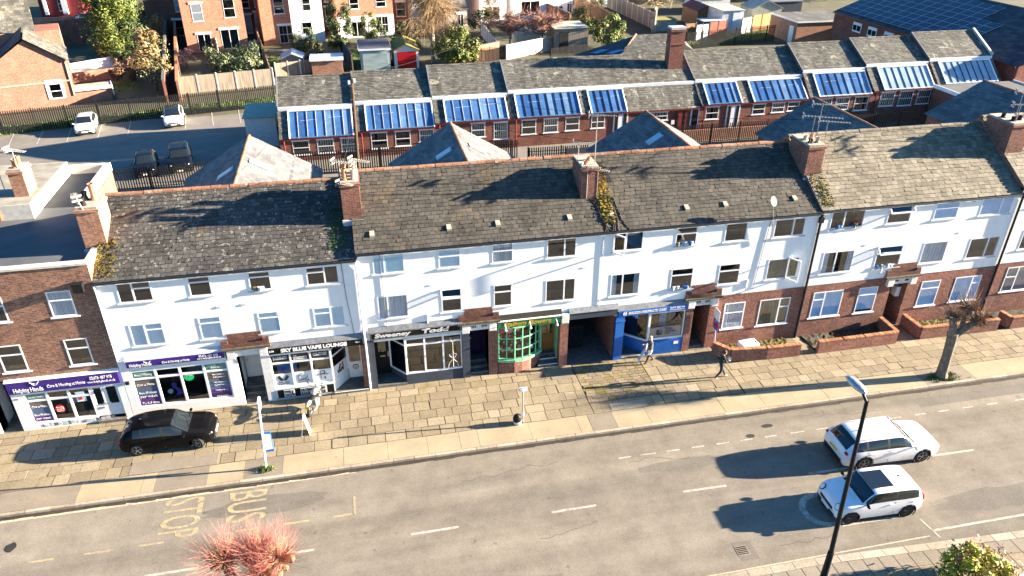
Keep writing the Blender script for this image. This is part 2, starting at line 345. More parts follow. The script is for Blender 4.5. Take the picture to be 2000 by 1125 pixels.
# ================================================================== building helpers
def part(name, parent, mat_, *boxes, bevel=0):
    if name in EACH and len(boxes) > 1:
        for b in boxes: o = part(name, parent, mat_, b, bevel=bevel)
        return o
    mb = MB()
    for b in boxes: mb.box(*b[:6], b[6] if len(b) > 6 else mat_)
    return mb.build(name, parent, bevel=bevel)
EACH = {'shop_pier','brick_pier','step_nosing','air_vent','handle','shop_wall','number_plate','posts','insulators','bay_surround','barber_bench','clinic_screen','shop_counter'}
def wall_holes(mb, x0, x1, z0, z1, y, holes, mat_, depth=.12, room=True, base=None):
    """front wall in the XZ plane with real openings, reveals and a dark room behind each"""
    xs = sorted({x0, x1} | {q for h in holes for q in h[:2] if x0 < q < x1})
    zs = sorted({z0, z1} | {q for h in holes for q in h[2:4] if z0 < q < z1})
    for i in range(len(xs)-1):
        for j in range(len(zs)-1):
            cx, cz = (xs[i]+xs[i+1])/2, (zs[j]+zs[j+1])/2
            if any(h[0] < cx < h[1] and h[2] < cz < h[3] for h in holes): continue
            mb.face([(xs[i],y,zs[j]),(xs[i+1],y,zs[j]),(xs[i+1],y,zs[j+1]),(xs[i],y,zs[j+1])], mat_)
    for a, b, c, d in [h[:4] for h in holes]:
        e = y+depth
        mb.face([(a,y,c),(a,e,c),(b,e,c),(b,y,c)], mat_); mb.face([(a,y,d),(b,y,d),(b,e,d),(a,e,d)], mat_)
        mb.face([(a,y,c),(a,y,d),(a,e,d),(a,e,c)], mat_); mb.face([(b,y,c),(b,e,c),(b,e,d),(b,y,d)], mat_)
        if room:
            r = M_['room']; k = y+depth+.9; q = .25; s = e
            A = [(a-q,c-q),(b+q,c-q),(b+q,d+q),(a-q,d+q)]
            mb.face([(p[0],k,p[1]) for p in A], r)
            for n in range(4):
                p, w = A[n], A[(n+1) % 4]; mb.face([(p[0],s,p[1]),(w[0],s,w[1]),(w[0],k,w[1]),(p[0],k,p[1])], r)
def window(parent, x0, x1, z0, z1, y, lights, fill=None, opened=None, frame='upvc', glass='glass', sill='sill', bars=0, fillz=0.0):
    """lights: list of (share of width, share of height above the transom)"""
    d = y-.012; F = M_[frame]; mb = MB(); pn = MB(); w = .055
    mb.box(x0, d, z0, x1, d+.06, z0+w, F); mb.box(x0, d, z1-w, x1, d+.06, z1, F)
    mb.box(x0, d, z0+w, x0+w, d+.06, z1-w, F); mb.box(x1-w, d, z0+w, x1, d+.06, z1-w, F)
    tot = sum(l[0] for l in lights); x = x0; op = None
    for i, (sw, tr) in enumerate(lights):
        xe = x + (x1-x0)*sw/tot
        if i < len(lights)-1: mb.box(xe-.035, d-.004, z0+w, xe+.035, d+.06, z1-w, F)
        zt = z1 - (z1-z0)*tr
        if tr:
            mb.box(x+.04, d-.006, zt-.03, xe-.04, d+.06, zt+.03, F)
        if opened == ('side', i): op = ('side', x, xe, z0, z1)
        elif opened == ('top', i): op = ('top', x, xe, zt, z1); pn.box(x+.03, d+.008, z0+.03, xe-.03, d+.012, zt, M_[glass])
        else: pn.box(x+.03, d+.008, z0+.03, xe-.03, d+.012, z1-.03, M_[glass])
        for k in range(bars):
            xb = x+(xe-x)*(k+1)/(bars+1); mb.box(xb-.012, d+.01, z0+w, xb+.012, d+.04, z1-w, F)
        x = xe
    f = mb.build('window', parent); pn.build('pane', f)
    if sill: part('sill', f, M_[sill], (x0-.1, y-.05, z0-.07, x1+.1, d+.02, z0-.005))
    if fill:
        fm = MB(); b = y+(.006 if 'urtain' not in (fill or '') else .035)
        if fill.endswith('_sides'):
            m = M_[fill[:-6]]; ww = (x1-x0)*.2
            for a, e in ((x0, x0+ww), (x1-ww, x1)):
                n = 6; fm.mesh([(a+(e-a)*i/n, b+(.03 if i % 2 else 0), z) for i in range(n+1) for z in (z0, z1)], [(2*i, 2*i+2, 2*i+3, 2*i+1) for i in range(n)], m)
        elif fill == 'clutter':
            for k in range(5):
                a = random.uniform(x0+.1, x1-.25); fm.obox((a+.08, b, z0+.1), (random.uniform(.1,.25), .1, random.uniform(.08,.24)), random.choice([M_['white'], M_['browncurtain'], M_['blue'], M_['curtain']]), random.uniform(0,1))
        else:
            m = M_[fill]; n = max(6, int((x1-x0)/.07)); amp = .03 if 'urtain' in fill else 0
            fm.mesh([(x0+(x1-x0)*i/n, b+(amp if i % 2 else 0), z) for i in range(n+1) for z in (z0+(z1-z0)*fillz, z1)], [(2*i, 2*i+2, 2*i+3, 2*i+1) for i in range(n)], m)
        fm.build('clutter' if fill == 'clutter' else 'curtain' if 'urtain' in fill else 'blind', f)
    if op:
        kind, a, e, c, t = op; om = MB(); L = e-a if kind == 'side' else t-c
        ang = math.radians(55 if kind == 'side' else 38)
        def P(s_, q):
            if kind == 'side': return (a+s_*(e-a)*math.cos(ang), d-.01-s_*(e-a)*math.sin(ang), c+q*(t-c))
            return (a+s_*(e-a), d-.01-(1-q)*(t-c)*math.sin(ang), t-(1-q)*(t-c)*math.cos(ang))
        for u0, v0, u1, v1 in ((0,0,1,0),(1,0,1,1),(1,1,0,1),(0,1,0,0)): om.beam(P(u0,v0), P(u1,v1), .06, .06, F)
        om.face([P(.03,.03),P(.97,.03),P(.97,.97),P(.03,.97)], M_[glass]); om.build('open_casement', f)
    return f
def slate_plane(mb, O, U, V, L, H, mat_, w=.27, h=.22, jit=.015, lift=.022, clip=None, under=True):
    """single slates laid row by row on a sloping plane"""
    O, U, V = Vector(O), Vector(U).normalized(), Vector(V).normalized(); Nn = U.cross(V).normalized()
    if under: mb.face([O-Nn*.02, O+U*L-Nn*.02, O+U*L+V*H-Nn*.02, O+V*H-Nn*.02], M_['slate_under'])
    rows = int(H/h)+1
    for r in range(rows):
        v0 = r*h; v1 = min(H, v0+h*1.03); x = -w*(.5 if r % 2 else 0) + random.uniform(-.03,.03)
        while x < L:
            ww = w*random.uniform(.92,1.08); a, b = max(0, x+.006), min(L, x+ww-.006); x += ww
            if b-a < .03: continue
            if clip and not clip((a+b)/2, v0+h*.5): continue
            dv = random.uniform(-jit, jit) - (random.uniform(.02,.05) if random.random() < .05 else 0); lf = lift*random.uniform(.6,1.5)
            s_ = random.uniform(-.008,.008); v_ = max(0, v0+dv)
            p = [O+U*a+V*(v_+s_)+Nn*lf, O+U*b+V*(v_-s_)+Nn*lf*random.uniform(.8,1.2), O+U*b+V*v1+Nn*.002, O+U*a+V*v1+Nn*.002]
            q = [p[0]-Nn*lf*1.2, p[1]-Nn*lf*1.2]
            mb.mesh([*p, *q], [(0,1,2,3),(4,5,1,0)], mat_)
def ridge_tiles(parent, a, b, mat_, r=.13, step=.42, name='ridge_tiles'):
    a, b = Vector(a), Vector(b); mb = MB(); n = max(1, int((b-a).length/step)); d = (b-a)/n; s_ = d.normalized(); side = Vector((-s_.y, s_.x, 0))
    for i in range(n):
        p = a+d*i+d*.02; q = a+d*(i+.98); rr = r*random.uniform(.95,1.06); dz = random.uniform(-.01,.012); vs = []
        for e in (p, q):
            for k in range(6):
                t = math.pi*k/5; vs.append(e+side*math.cos(t)*rr+Vector((0,0,math.sin(t)*rr*.9-.03+dz)))
        mb.mesh(vs, [(k, k+1, 7+k, 6+k) for k in range(5)] + [tuple(range(6)), tuple(range(6,12))], mat_)
    return mb.build(name, parent)
def chimney(parent, x0, x1, y0, y1, zb, zt, brick, pots, flash=True, caps=True):
    mb = MB(); mb.box(x0, y0, zb, x1, y1, zt-.22, M_[brick]); mb.box(x0-.05, y0-.05, zt-.22, x1+.05, y1+.05, zt-.1, M_[brick])
    mb.box(x0+.01, y0+.01, zt-.1, x1-.01, y1-.01, zt, M_['mortar'])
    c = mb.build('chimney', parent)
    if flash: part('lead_flashing', c, M_['leadpale'], (x0-.06, y0-.12, zb+.15, x1+.06, y0-.003, zb+.42))
    for i, (px, py, r, h, m) in enumerate(pots):
        p = MB(); zz = zt-.02
        p.lathe((px, py, 0), [(r*1.05,zz),(r*1.05,zz+.06),(r*.86,zz+.1),(r*.8,zz+h*.85),(r*.98,zz+h*.88),(r*.98,zz+h),(r*.7,zz+h),(r*.66,zz+h*.4)], M_[m], 10)
        p.build('chimney_pot', c, smooth=False)
    return c
def pediment(parent, x0, x1, nums, col='white', z=3.2):
    a, b = x0-.15, x1+.15; B = M_['brick_dark']; mb = MB()
    mb.box(a-.08, -.045, z+.13, b+.08, -.002, z+.8, B)
    for s in (a-.38, b+.1): mb.box(s, -.1, z+.13, s+.28, -.003, z+.46, B)
    mb.box(a-.38, -.12, z+.1, b+.38, -.101, z+.3, B)
    mb.build('brick_pediment', parent)
    part('canopy_slab', parent, M_['mossyslab'], (a-.42, -.24, z, b+.42, -.004, z+.098))
    part('lintel', parent, M_['offwhite'], (x0-.02, -.12, z-.4, x1+.02, .1, z-.002))
    for s in (x0-.38, x1+.02): part('capital', parent, M_['offwhite'], (s, -.2, z-.5, s+.36, -.002, z-.003), bevel=.02)
    if nums:
        for i, n in enumerate(nums): lettering(n, parent, (x0+.08+(x1-x0-.42)*i, -.125, z-.25), .17, M_['black'], rot=(math.pi/2,0,0), offset=.006, name='house_number')
def passage(parent, x0, x1, zt, depth, side, floor='step', door=None, dz=.0, dh=2.0, steps=0, back='room'):
    mb = MB(); s = M_[side]
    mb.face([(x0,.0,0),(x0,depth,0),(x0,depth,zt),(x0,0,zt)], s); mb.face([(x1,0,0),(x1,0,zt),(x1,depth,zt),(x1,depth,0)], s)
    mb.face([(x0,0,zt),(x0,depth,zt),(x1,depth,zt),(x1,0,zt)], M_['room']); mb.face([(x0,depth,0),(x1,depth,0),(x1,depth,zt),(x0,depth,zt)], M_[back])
    mb.face([(x0,-.1,.02),(x1,-.1,.02),(x1,depth,.02),(x0,depth,.02)], M_[floor])
    for k in range(steps): mb.box(x0+.01, .05+.3*k, .02, x1-.01, depth-.01, .17*(k+1), M_['step'])
    o = mb.build('passage', parent)
    if door:
        y = depth-.12; dd = MB(); D = M_[door]; dd.box(x0+.06, y, dz, x1-.06, y+.06, dz+dh, D)
        for i in range(2):
            for k in range(3):
                xa = x0+.15+i*(x1-x0-.22)/2; za = dz+.18+k*.6; dd.box(xa, y-.015, za, xa+(x1-x0-.42)/2, y-.002, za+.48, D)
        d = dd.build('door', parent)
        part('handle', d, M_['metal'], (x0+.14, y-.06, dz+1.0, x0+.22, y-.02, dz+1.08))
    return o
def shop_sign(parent, x0, x1, z0, z1, y, mat_, words, name='shop_sign', lead='lead', leadtop=.25):
    s = part(name, parent, M_[mat_], (x0, y, z0, x1, -.003, z1))
    for body, fx, fz, size, m, wfrac, off, sh in words:
        lettering(body, s, (x0+(x1-x0)*fx, y-.008, z0+(z1-z0)*fz), size, M_[m], width=(x1-x0)*wfrac if wfrac else None, offset=off, shear=sh)
    if lead:
        mb = MB(); mb.extr([(x0-.05, y+.004, z1+.003), (x0-.05, -.001, z1+leadtop), (x0-.05, -.001, z1+.003)], (x1-x0+.1, 0, 0), M_[lead]); mb.build('lead_cover', parent)
    return s
def shopfront(parent, x0, x1, z0, z1, y, n, transom, frame='white', glass='glass', w=.07, name='shop_window', depth=.08):
    """glazed front of n lights between (x0..x1); returns its lights"""
    mb = MB(); pn = MB(); F = M_[frame]; L = []
    mb.box(x0, y, z0, x1, y+depth, z0+w, F); mb.box(x0, y, z1-w, x1, y+depth, z1, F)
    for i in range(n+1):
        xx = x0+(x1-x0)*i/n; mb.box(max(x0, xx-w/2), y-.003, z0+w, min(x1, xx+w/2), y+depth, z1-w, F)
    if transom: mb.box(x0+.01, y-.001, transom-w/2, x1-.01, y+depth, transom+w/2, F)
    for i in range(n):
        a, b = x0+(x1-x0)*i/n+w/2, x0+(x1-x0)*(i+1)/n-w/2; L.append((a, b)); pn.box(a, y+.04, z0+w, b, y+.045, z1-w, M_[glass])
    f = mb.build(name, parent); pn.build('pane', f)
    return f, L
def angled_front(parent, p, q, z0, z1, frame='white', transom=None, riser=None, w=.07):
    (xa, ya), (xb, yb) = p, q; mb = MB(); F = M_[frame]
    for z in [z0, z1] + ([transom] if transom else []): mb.beam((xa,ya,z), (xb,yb,z), w, w, F)
    for x, y in (p, q): mb.beam((x,y,z0), (x,y,z1), w*1.2, w*1.2, F)
    f = mb.build('angled_window', parent); g = MB(); g.face([(xa,ya,z0),(xb,yb,z0),(xb,yb,z1),(xa,ya,z1)], M_['glassdark']); g.build('pane', f)
    if riser: r = MB(); r.extr([(xa,ya,0),(xb,yb,0),(xb,yb+.08,0),(xa,ya+.08,0)], (0,0,z0-.04), M_[riser]); r.build('angled_riser', parent)
    return f
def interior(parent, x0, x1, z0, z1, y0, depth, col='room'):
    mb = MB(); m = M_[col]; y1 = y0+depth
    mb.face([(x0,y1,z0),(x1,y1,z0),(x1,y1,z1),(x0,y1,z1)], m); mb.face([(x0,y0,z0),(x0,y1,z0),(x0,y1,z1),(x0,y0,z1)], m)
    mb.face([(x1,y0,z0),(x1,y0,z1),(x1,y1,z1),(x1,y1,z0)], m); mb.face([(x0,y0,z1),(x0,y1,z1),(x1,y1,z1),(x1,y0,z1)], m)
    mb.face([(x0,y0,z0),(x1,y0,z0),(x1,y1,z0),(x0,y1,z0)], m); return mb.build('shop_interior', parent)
def slope_roof(parent, x0, x1, ye, ze, yr, zr, yb, slate, ridge, w=.27, h=.22, parapet=False, clip=None, back=True):
    mb = MB(); V = Vector((0, yr-ye, zr-ze)); slate_plane(mb, (x0,ye,ze), (1,0,0), V, x1-x0, V.length, M_[slate], w, h, clip=clip)
    zb = ze; mb.face([(x0,yr,zr-.02),(x1,yr,zr-.02),(x1,yb,zb),(x0,yb,zb)], M_[slate])
    mb.face([(x0,ye,ze-.02),(x0,yr,zr-.02),(x0,yb,zb)], M_['brick_old']); mb.face([(x1,ye,ze-.02),(x1,yb,zb),(x1,yr,zr-.02)], M_['brick_old'])
    mb.face([(x0,ye+.02,ze-.05),(x1,ye+.02,ze-.05),(x1,0,ze-.05),(x0,0,ze-.05)], M_['upvc'])
    r = mb.build('roof', parent); ridge_tiles(r, (x0+.02,yr,zr), (x1-.02,yr,zr), M_[ridge])
    g = MB(); g.tube([(x0+.03,ye-.035,ze-.07),(x1-.03,ye-.035,ze-.07)], .05, M_['gutter'], 8); g.build('gutter', parent)
    return r
def rear_wing(parent, xc, hw, y0, y1, ze, zr, slate='slate_wing', sky=None, brick='brick_old'):
    """gabled wing running back from the block, ridge along Y"""
    mb = MB(); o = .2
    mb.box(xc-hw+o, y0, 0, xc+hw-o, y1-o, ze, M_[brick])
    mb.face([(xc-hw+o,y1-o,ze),(xc+hw-o,y1-o,ze),(xc,y1-o,zr-.06)], M_[brick]); mb.face([(xc-hw+o,y0,ze),(xc,y0,zr-.06),(xc+hw-o,y0,ze)], M_[brick])
    w = mb.build('rear_wing', parent)
    L = y1-y0; H = math.hypot(hw, zr-ze); r = MB()
    slate_plane(r, (xc-hw,y1,ze), (0,-1,0), (hw,0,zr-ze), L, H, M_[slate], .5, .3)
    slate_plane(r, (xc+hw,y0,ze), (0,1,0), (-hw,0,zr-ze), L, H, M_[slate], .5, .3)
    r.build('wing_roof', w); ridge_tiles(w, (xc,y0,zr+.02), (xc,y1,zr+.02), M_['ridge'], .1, .45)
    if sky:
        for side, u, v in sky:
            n = Vector((side*(zr-ze), 0, hw)).normalized(); d = Vector((-side*hw, 0, zr-ze)).normalized(); e = Vector((xc+side*hw, y0, ze)); r_ = ray(u, v)
            c = CP+r_*((e-CP).dot(n)/r_.dot(n)); k = MB()
            a = [c+n*.09+d*i*.55+Vector((0,j*.38,0)) for i, j in ((-1,-1),(-1,1),(1,1),(1,-1))]
            k.extr(a, -n*.12, M_['leadpale']); k.extr([p*.86+c*.14+n*.03 for p in a], n*.005, M_['palepane']); k.build('skylight', w)
    return w

# ================================================================== terrace block with the vape shop
W2 = [(1,0)]
def upper(t, x0, x1, z0, z1, wins, wallmat='render', base=None, name='wall'):
    mb = MB(); wall_holes(mb, x0, x1, z0, z1, 0, [w[:4] for w in wins], M_[wallmat], .12)
    o = mb.build(name, t)
    for w in wins: window(t, *w[:4], 0, *w[4:][0:1], **(w[5] if len(w) > 5 else {}))
    return o
def shell(t, x0, x1, ze, yb=8.4, brick='brick_old'):
    part('rear_wall', t, M_[brick], (x0+.01, yb-.15, 0, x1-.01, yb, ze), (x0+.01, 1.9, 0, x0+.16, yb-.15, ze-.1), (x1-.16, 1.9, 0, x1-.01, yb-.15, ze-.1))

YR = 4.2
b1 = thing('terraced_block', 'white rendered block with patchy grey slate roof above the vape shop', 'building', (-5.5, 0, 0), group='blocks of the white terrace')
wl = [(-10.2,-8.8,6.1,7.08,[(.45,0),(.55,.32)]), (-7.3,-6.36,6.1,7.06,[(1,.28)]), (-4.78,-3.83,6.1,7.04,[(1,.28)],dict(fill='clutter')), (-2.3,-.88,6.1,7.02,[(.56,.3),(.44,0)]),
      (-10.15,-8.75,3.84,4.98,[(.45,0),(.55,.3)],dict(fill='blind')), (-7.25,-6.28,3.84,5.0,[(1,.28)],dict(fill='blind')), (-4.7,-3.75,3.84,4.95,[(1,.28)],dict(fill='blind')), (-2.25,-.83,3.84,4.9,[(.55,.3),(.45,0)],dict(fill='blind'))]
upper(b1, -11, 0, 3.2, 7.21, wl); shell(b1, -11, 0, 7.2)
r1 = slope_roof(b1, -11.0, -.02, -.07, 7.24, YR, 9.5, 8.5, 'slate_grey', 'ridge')
part('shop_pier', b1, M_['white'], (-10.98,-.1,0,-10.65,.6,3.2), (-6.42,-.1,0,-5.95,.6,2.72))
part('shop_wall', b1, M_['white'], (-10.65,-.06,2.62,-6.42,.1,3.2), (-10.65,-.1,0,-6.42,0,.5), (-4.5,-.02,2.66,-.02,.1,3.2))
mb = MB(); mb.box(-4.9,-.1,0,-4.5,.6,2.72,M_['offwhite'])
for k in range(9): mb.box(-4.905, -.104, .28*k+.27, -4.495, -.09, .28*k+.282, M_['sill'])
mb.build('block_pier', b1); part('brick_pier', b1, M_['brick_old'], (-.3,-.12,0,-.04,.9,2.65))
shop_sign(b1, -10.65, -6.45, 2.84, 3.17, -.17, 'purple', [('Helping Hands',.03,.12,.2,'white',.22,.004,0),('Care & Nursing at Home',.36,.2,.15,'white',.28,.002,0),('02476 487 975',.74,.52,.15,'white',.2,.003,0),('www.helpinghands.co.uk',.72,.16,.12,'white',.25,.001,0)], lead='leadpale')
def hands_logo(parent, x, y, z, s):
    mb = MB()
    for k in range(3):
        pts = [(x+s*(i/8-.5)*(1-.18*k), y, z+s*(.22*(2*i/8-1)**2-.12*k)) for i in range(9)]; mb.tube(pts, s*.028, M_['white'], 4)
    mb.build('logo', parent)
hands_logo(b1.children[-2], -9.75, -.18, 3.05, .3)
graph = [('graphic_green',(.12,.25,.22)),('graphic_brown',(.16,.13,.12)),('graphic_blue',(.10,.14,.24)),('graphic_violet',(.13,.055,.23))]
for n, c in graph: M_[n] = mat(n, c, .35, .12, 2)
M_['graphic_dark'] = mat('graphic_dark', (.04,.025,.10), .35, .1, 2); M_['red'] = mat('red_vinyl', (.55,.01,.02), .4, .05, 2); M_['greenvinyl'] = mat('green_vinyl', (.01,.50,.16), .4, .05, 2)
M_['mapblue'] = mat('blue_violet_vinyl', (.07,.05,.32), .5, .1, 2); M_['mapgrey'] = mat('pale_blue_vinyl', (.4,.5,.6), .5, .1, 2)
def care_window(t, x0, x1, z0, z1, y, order, dot, two):
    f, L = shopfront(t, x0, x1, z0, z1, y, len(order), z1-.5, w=.1)
    for (a, b), o in zip(L, order):
        if o == 'L' or o == 'R':
            g = MB(); zz = [z1-.1, z1-.45]; g.box(a, y+.02, zz[1], b, y+.03, zz[0], M_['graphic_green']); zc = [z1-.55, z1-.55-(z1-z0-.65)/3, z1-.55-2*(z1-z0-.65)/3, z0+.1]
            for k, m in enumerate(('graphic_brown','graphic_blue','graphic_violet')): g.box(a, y+.02, zc[k+1], b, y+.03, zc[k], M_[m])
            if o == 'R': g.box(a, y+.015, z0+.1, b, y+.019, z0+.35, M_['graphic_dark'])
            p = g.build('window_graphic', t); s = 1 if o == 'L' else .55
            tx = [('Award Winning',.3),('Care at Home',.85),('From 30 minutes',1.32),('per week',1.52),('To full time',1.9),('Live-in Care',2.06)] if o == 'L' else [('Get in touch',.3),('Home visits from our',.7),('dedicated team',.85),('Fully trained and',1.15),('regulated carers',1.3),('Nursing at home',1.6),('Pick up a leaflet',1.95)]
            for q, dz in tx:
                if z1-dz > z0+.1: lettering(q, p, (a+.08 if o == 'L' else a+.25, y+.012, z1-dz-.05), .15*s+.02, M_['white'], width=(b-a)*(.8 if o == 'L' else .55))
    interior(t, x0, x1, z0, z1+.02, y+.09, 1.6)
    cx, cz = dot[0], dot[1]; d = MB(); d.lathe((cx, y+.025, cz), [(.22,0),(.22,.01)], M_[dot[2]], 20, 'Y'); dm = d.build('window_sticker', t)
    for i, q in enumerate(dot[3]): lettering(q, dm, (cx-.15, y+.02, cz+.05-i*.1), .09, M_['white'], width=.3)
    return f
care_window(b1, -10.62, -6.42, .5, 2.62, -.08, ['L','m','m','R'], (-8.2, 1.93, 'greenvinyl', ['Now open']), True)
mp = MB()
mp.extr([(-9.05,-.03,1.62),(-8.92,-.03,1.7),(-8.8,-.03,1.6),(-8.86,-.03,1.45),(-8.72,-.03,1.3),(-8.62,-.03,1.1),(-8.7,-.03,1.0),(-8.95,-.03,.98),(-8.85,-.03,1.15),(-8.9,-.03,1.3),(-9.0,-.03,1.4)], (0,.01,0), M_['mapblue'])
mp.extr([(-9.25,-.03,1.3),(-9.1,-.03,1.38),(-9.02,-.03,1.28),(-9.06,-.03,1.12),(-9.2,-.03,1.08),(-9.28,-.03,1.18)], (0,.01,0), M_['mapgrey']); mp.build('window_graphic', b1)
passage(b1, -5.95, -4.9, 2.75, 1.5, 'white', door='white', dz=.55, dh=2.0, steps=3, back='offwhite'); pediment(b1, -5.95, -4.9, None)
shop_sign(b1, -4.6, -.15, 2.72, 3.05, -.17, 'blackboard', [('SKY BLUE VAPE LOUNGE',.15,.22,.26,'white',.68,.014,0),('226',.03,.4,.12,'white',.05,.003,0),('vapes',.92,.5,.1,'white',.05,.001,0)], lead='lead')
f, L = shopfront(b1, -4.5, -1.75, .72, 2.66, -.08, 3, 2.12, w=.08)
M_['notice'] = mat('dark_notice', (.02,.022,.03), .4, .1, 2); M_['redprint'] = mat('red_print', (.5,.04,.03), .5, .1, 2)
for (a, b), tx in zip(L, (['E LIQUID','BY MASTER MIXERS'],['THE','ULTIMATE VAPING','EXPERIENCE'],['DIY MODS','VAPE & CBD'])):
    p = part('window_notice', b1, M_['notice'], (a, -.05, 2.2, b, -.04, 2.52))
    for i, q in enumerate(tx): lettering(q, p, (a+.1, -.058, 2.42-i*.1), .09, M_['white'], width=(b-a)*.75 if len(q) > 4 else None, offset=.002)
for i, (a, b) in enumerate(L):
    p = part('white_window_panel', b1, M_['white'], (a, -.055, .8, b, -.04, 1.5)); m = MB(); c = (a+b)/2; k = M_['notice']; yy = -.062
    if i == 0:
        for s in (-1, 1): m.beam((c+s*.03,yy,1.1),(c+s*.2,yy,1.38),.01,.09,k); m.beam((c+s*.1,yy,1.1),(c+s*.26,yy,1.32),.01,.05,k)
    elif i == 1: m.tube([(c+.2*math.cos(t*.3+.9*math.pi*.5+.35), yy, 1.22+.17*math.sin(t*.3+.9*math.pi*.5+.35)) for t in range(19)], .018, k, 4)
    else: m.box(c-.12,yy,1.24,c+.12,yy+.006,1.27,k); m.box(c-.1,yy,.95,c-.07,yy+.006,1.4,k); m.box(c+.06,yy,.93,c+.12,yy+.006,1.08,k); m.box(c-.06,yy,1.38,c+.12,yy+.006,1.42,k); m.box(c+.06,yy,1.28,c+.13,yy+.006,1.36,k)
    m.build('logo', p)
    for j, q in enumerate((['FRESH MIXING','OF PREMIUM BLEND'],['GOLD CBD','STOCKIST'],['CITY VAPING'])[i]): lettering(q, p, (c-.26, yy, (.98 if i < 2 else 1.18)-j*.1), .08, k, width=.52)
interior(b1, -4.5, -.3, .5, 2.66, .95, 1.2); interior(b1, -4.5, -1.8, .5, 2.66, .02, .9)
M_['shelf'] = mat('shop_shelf', (.26,.15,.06), .7, .4, 3)
part('shop_counter', b1, M_['shelf'], (-4.3,.3,.5,-3.4,.7,1.75,M_['blue']), (-3.3,.5,.5,-2.7,.8,2.0), (-2.5,.4,.5,-1.95,.8,2.3), (-3.7,.28,1.76,-3.5,.4,1.9,M_['white']))
sr = part('stall_riser', b1, M_['white'], (-4.5,-.1,0,-1.72,-.01,.72), (-4.5,-.13,.02,-1.72,-.102,.12,M_['leadpale']))
bb = part('black_board', sr, M_['blackboard'], (-4.42,-.125,.14,-1.76,-.104,.6)); 
lt = part('white_board', sr, M_['white'], (-4.12,-.135,.17,-3.62,-.128,.58), (-3.35,-.135,.17,-2.1,-.128,.58))
for q, x, z, w in (('TWO',-4.09,.4,.3),('TWO',-4.09,.2,.3),('6',-3.77,.22,.12),('ULTIMATE  BUFF',-3.32,.4,1.15),('E-LIQUIDS  JUICE',-3.32,.2,1.15)): lettering(q, sr, (x,-.14,z), .2 if q != '6' else .42, M_['black'], width=w, offset=.01)
angled_front(b1, (-1.72,-.06), (-1.02,.85), .75, 2.6, riser='white', transom=2.15)
pv = MB(); pv.extr([(-1.70,-.02,.78),(-1.06,.81,.78),(-1.06,.81,1.5),(-1.70,-.02,1.5)], (.012,-.012,0), M_['white']); pv = pv.build('white_window_panel', b1)
lettering('VAPE', pv, (-1.52,.14,.98), .26, M_['black'], width=.5, rot=(math.pi/2,0,math.atan2(.83,.64)), offset=.008)
for s in (0, .2): q = MB(); q.tube([(-1.42+s*.9,.24+s*1.2,1.2),(-1.34+s*.5,.36+s*.6,1.42)], .03, M_['redprint' if s else 'notice'], 5); q.build('logo', pv)
dr = part('shop_door', b1, M_['white'], (-1.0,.86,.16,-.3,.92,1.1), (-1.0,.86,1.1,-.92,.92,2.5), (-.38,.86,1.1,-.3,.92,2.5), (-1.0,.86,2.42,-.3,.92,2.6)); part('pane', dr, M_['glass'], (-.92,.88,1.1,-.38,.89,2.42))
dl = MB(); dl.lathe((-.65,.85,.8), [(.15,0),(.15,.012)], M_['notice'], 16, 'Y'); dl.lathe((-.65,.843,.8), [(.11,0),(.11,.006)], M_['white'], 16, 'Y'); dl.box(-.7,.832,.73,-.67,.842,.87,M_['notice']); dl.box(-.63,.832,.73,-.6,.842,.87,M_['notice']); dl.build('logo', dr)
part('doorstep', b1, M_['step'], (-1.78,-.22,0,-.05,.95,.15)); part('step_nosing', b1, M_['offwhite'], (-1.75,-.24,.12,-.1,-.222,.152))
def pipe(t, pts, r, m, name='downpipe'): mb = MB(); mb.tube(pts, r, M_[m], 8); return mb.build(name, t)
pipe(b1, [(-11.0,-.08,7.1),(-10.99,-.05,6.8),(-10.97,-.05,0)], .045, 'upvc'); pipe(b1, [(-.08,-.08,7.12),(-.06,-.06,6.7),(-.06,-.06,3.5),(-.03,-.16,3.0),(-.03,-.16,0)], .05, 'upvc')
pipe(b1, [(-.72,-.02,7.1),(-.66,-.02,5.2),(-.5,-.02,3.3)], .012, 'lead', 'cable')
part('air_vent', b1, M_['sill'], (-6.35,-.02,5.4,-6.15,.01,5.5), (-5.3,-.02,5.4,-5.1,.01,5.5), (-3.2,-.02,7.05,-3.0,.01,7.12)); part('alarm_box', b1, M_['black'], (-10.9,-.2,1.95,-10.75,-.105,2.1))
chimney(r1, -.42, .42, 1.7, 3.45, 8.0, 10.25, 'brick_old', [(-.2,2.05,.13,.55,'pot'),(.2,2.05,.13,.5,'potpale'),(-.2,2.45,.13,.6,'pot'),(.2,2.45,.13,.5,'potpale'),(-.2,2.85,.13,.5,'pot'),(.2,2.85,.13,.55,'potpale')])
chimney(r1, -11.5, -10.6, 1.7, 3.1, 7.6, 9.95, 'brick_orange', [(-11.2,2.0,.13,.4,'black'),(-10.9,2.6,.15,.75,'pot'),(-11.25,2.6,.13,.4,'black')])
rear_wing(b1, -6.0, 4.15, 8.0, 16.6, 5.5, 8.0, sky=[(-1,441,341),(1,505,322)])

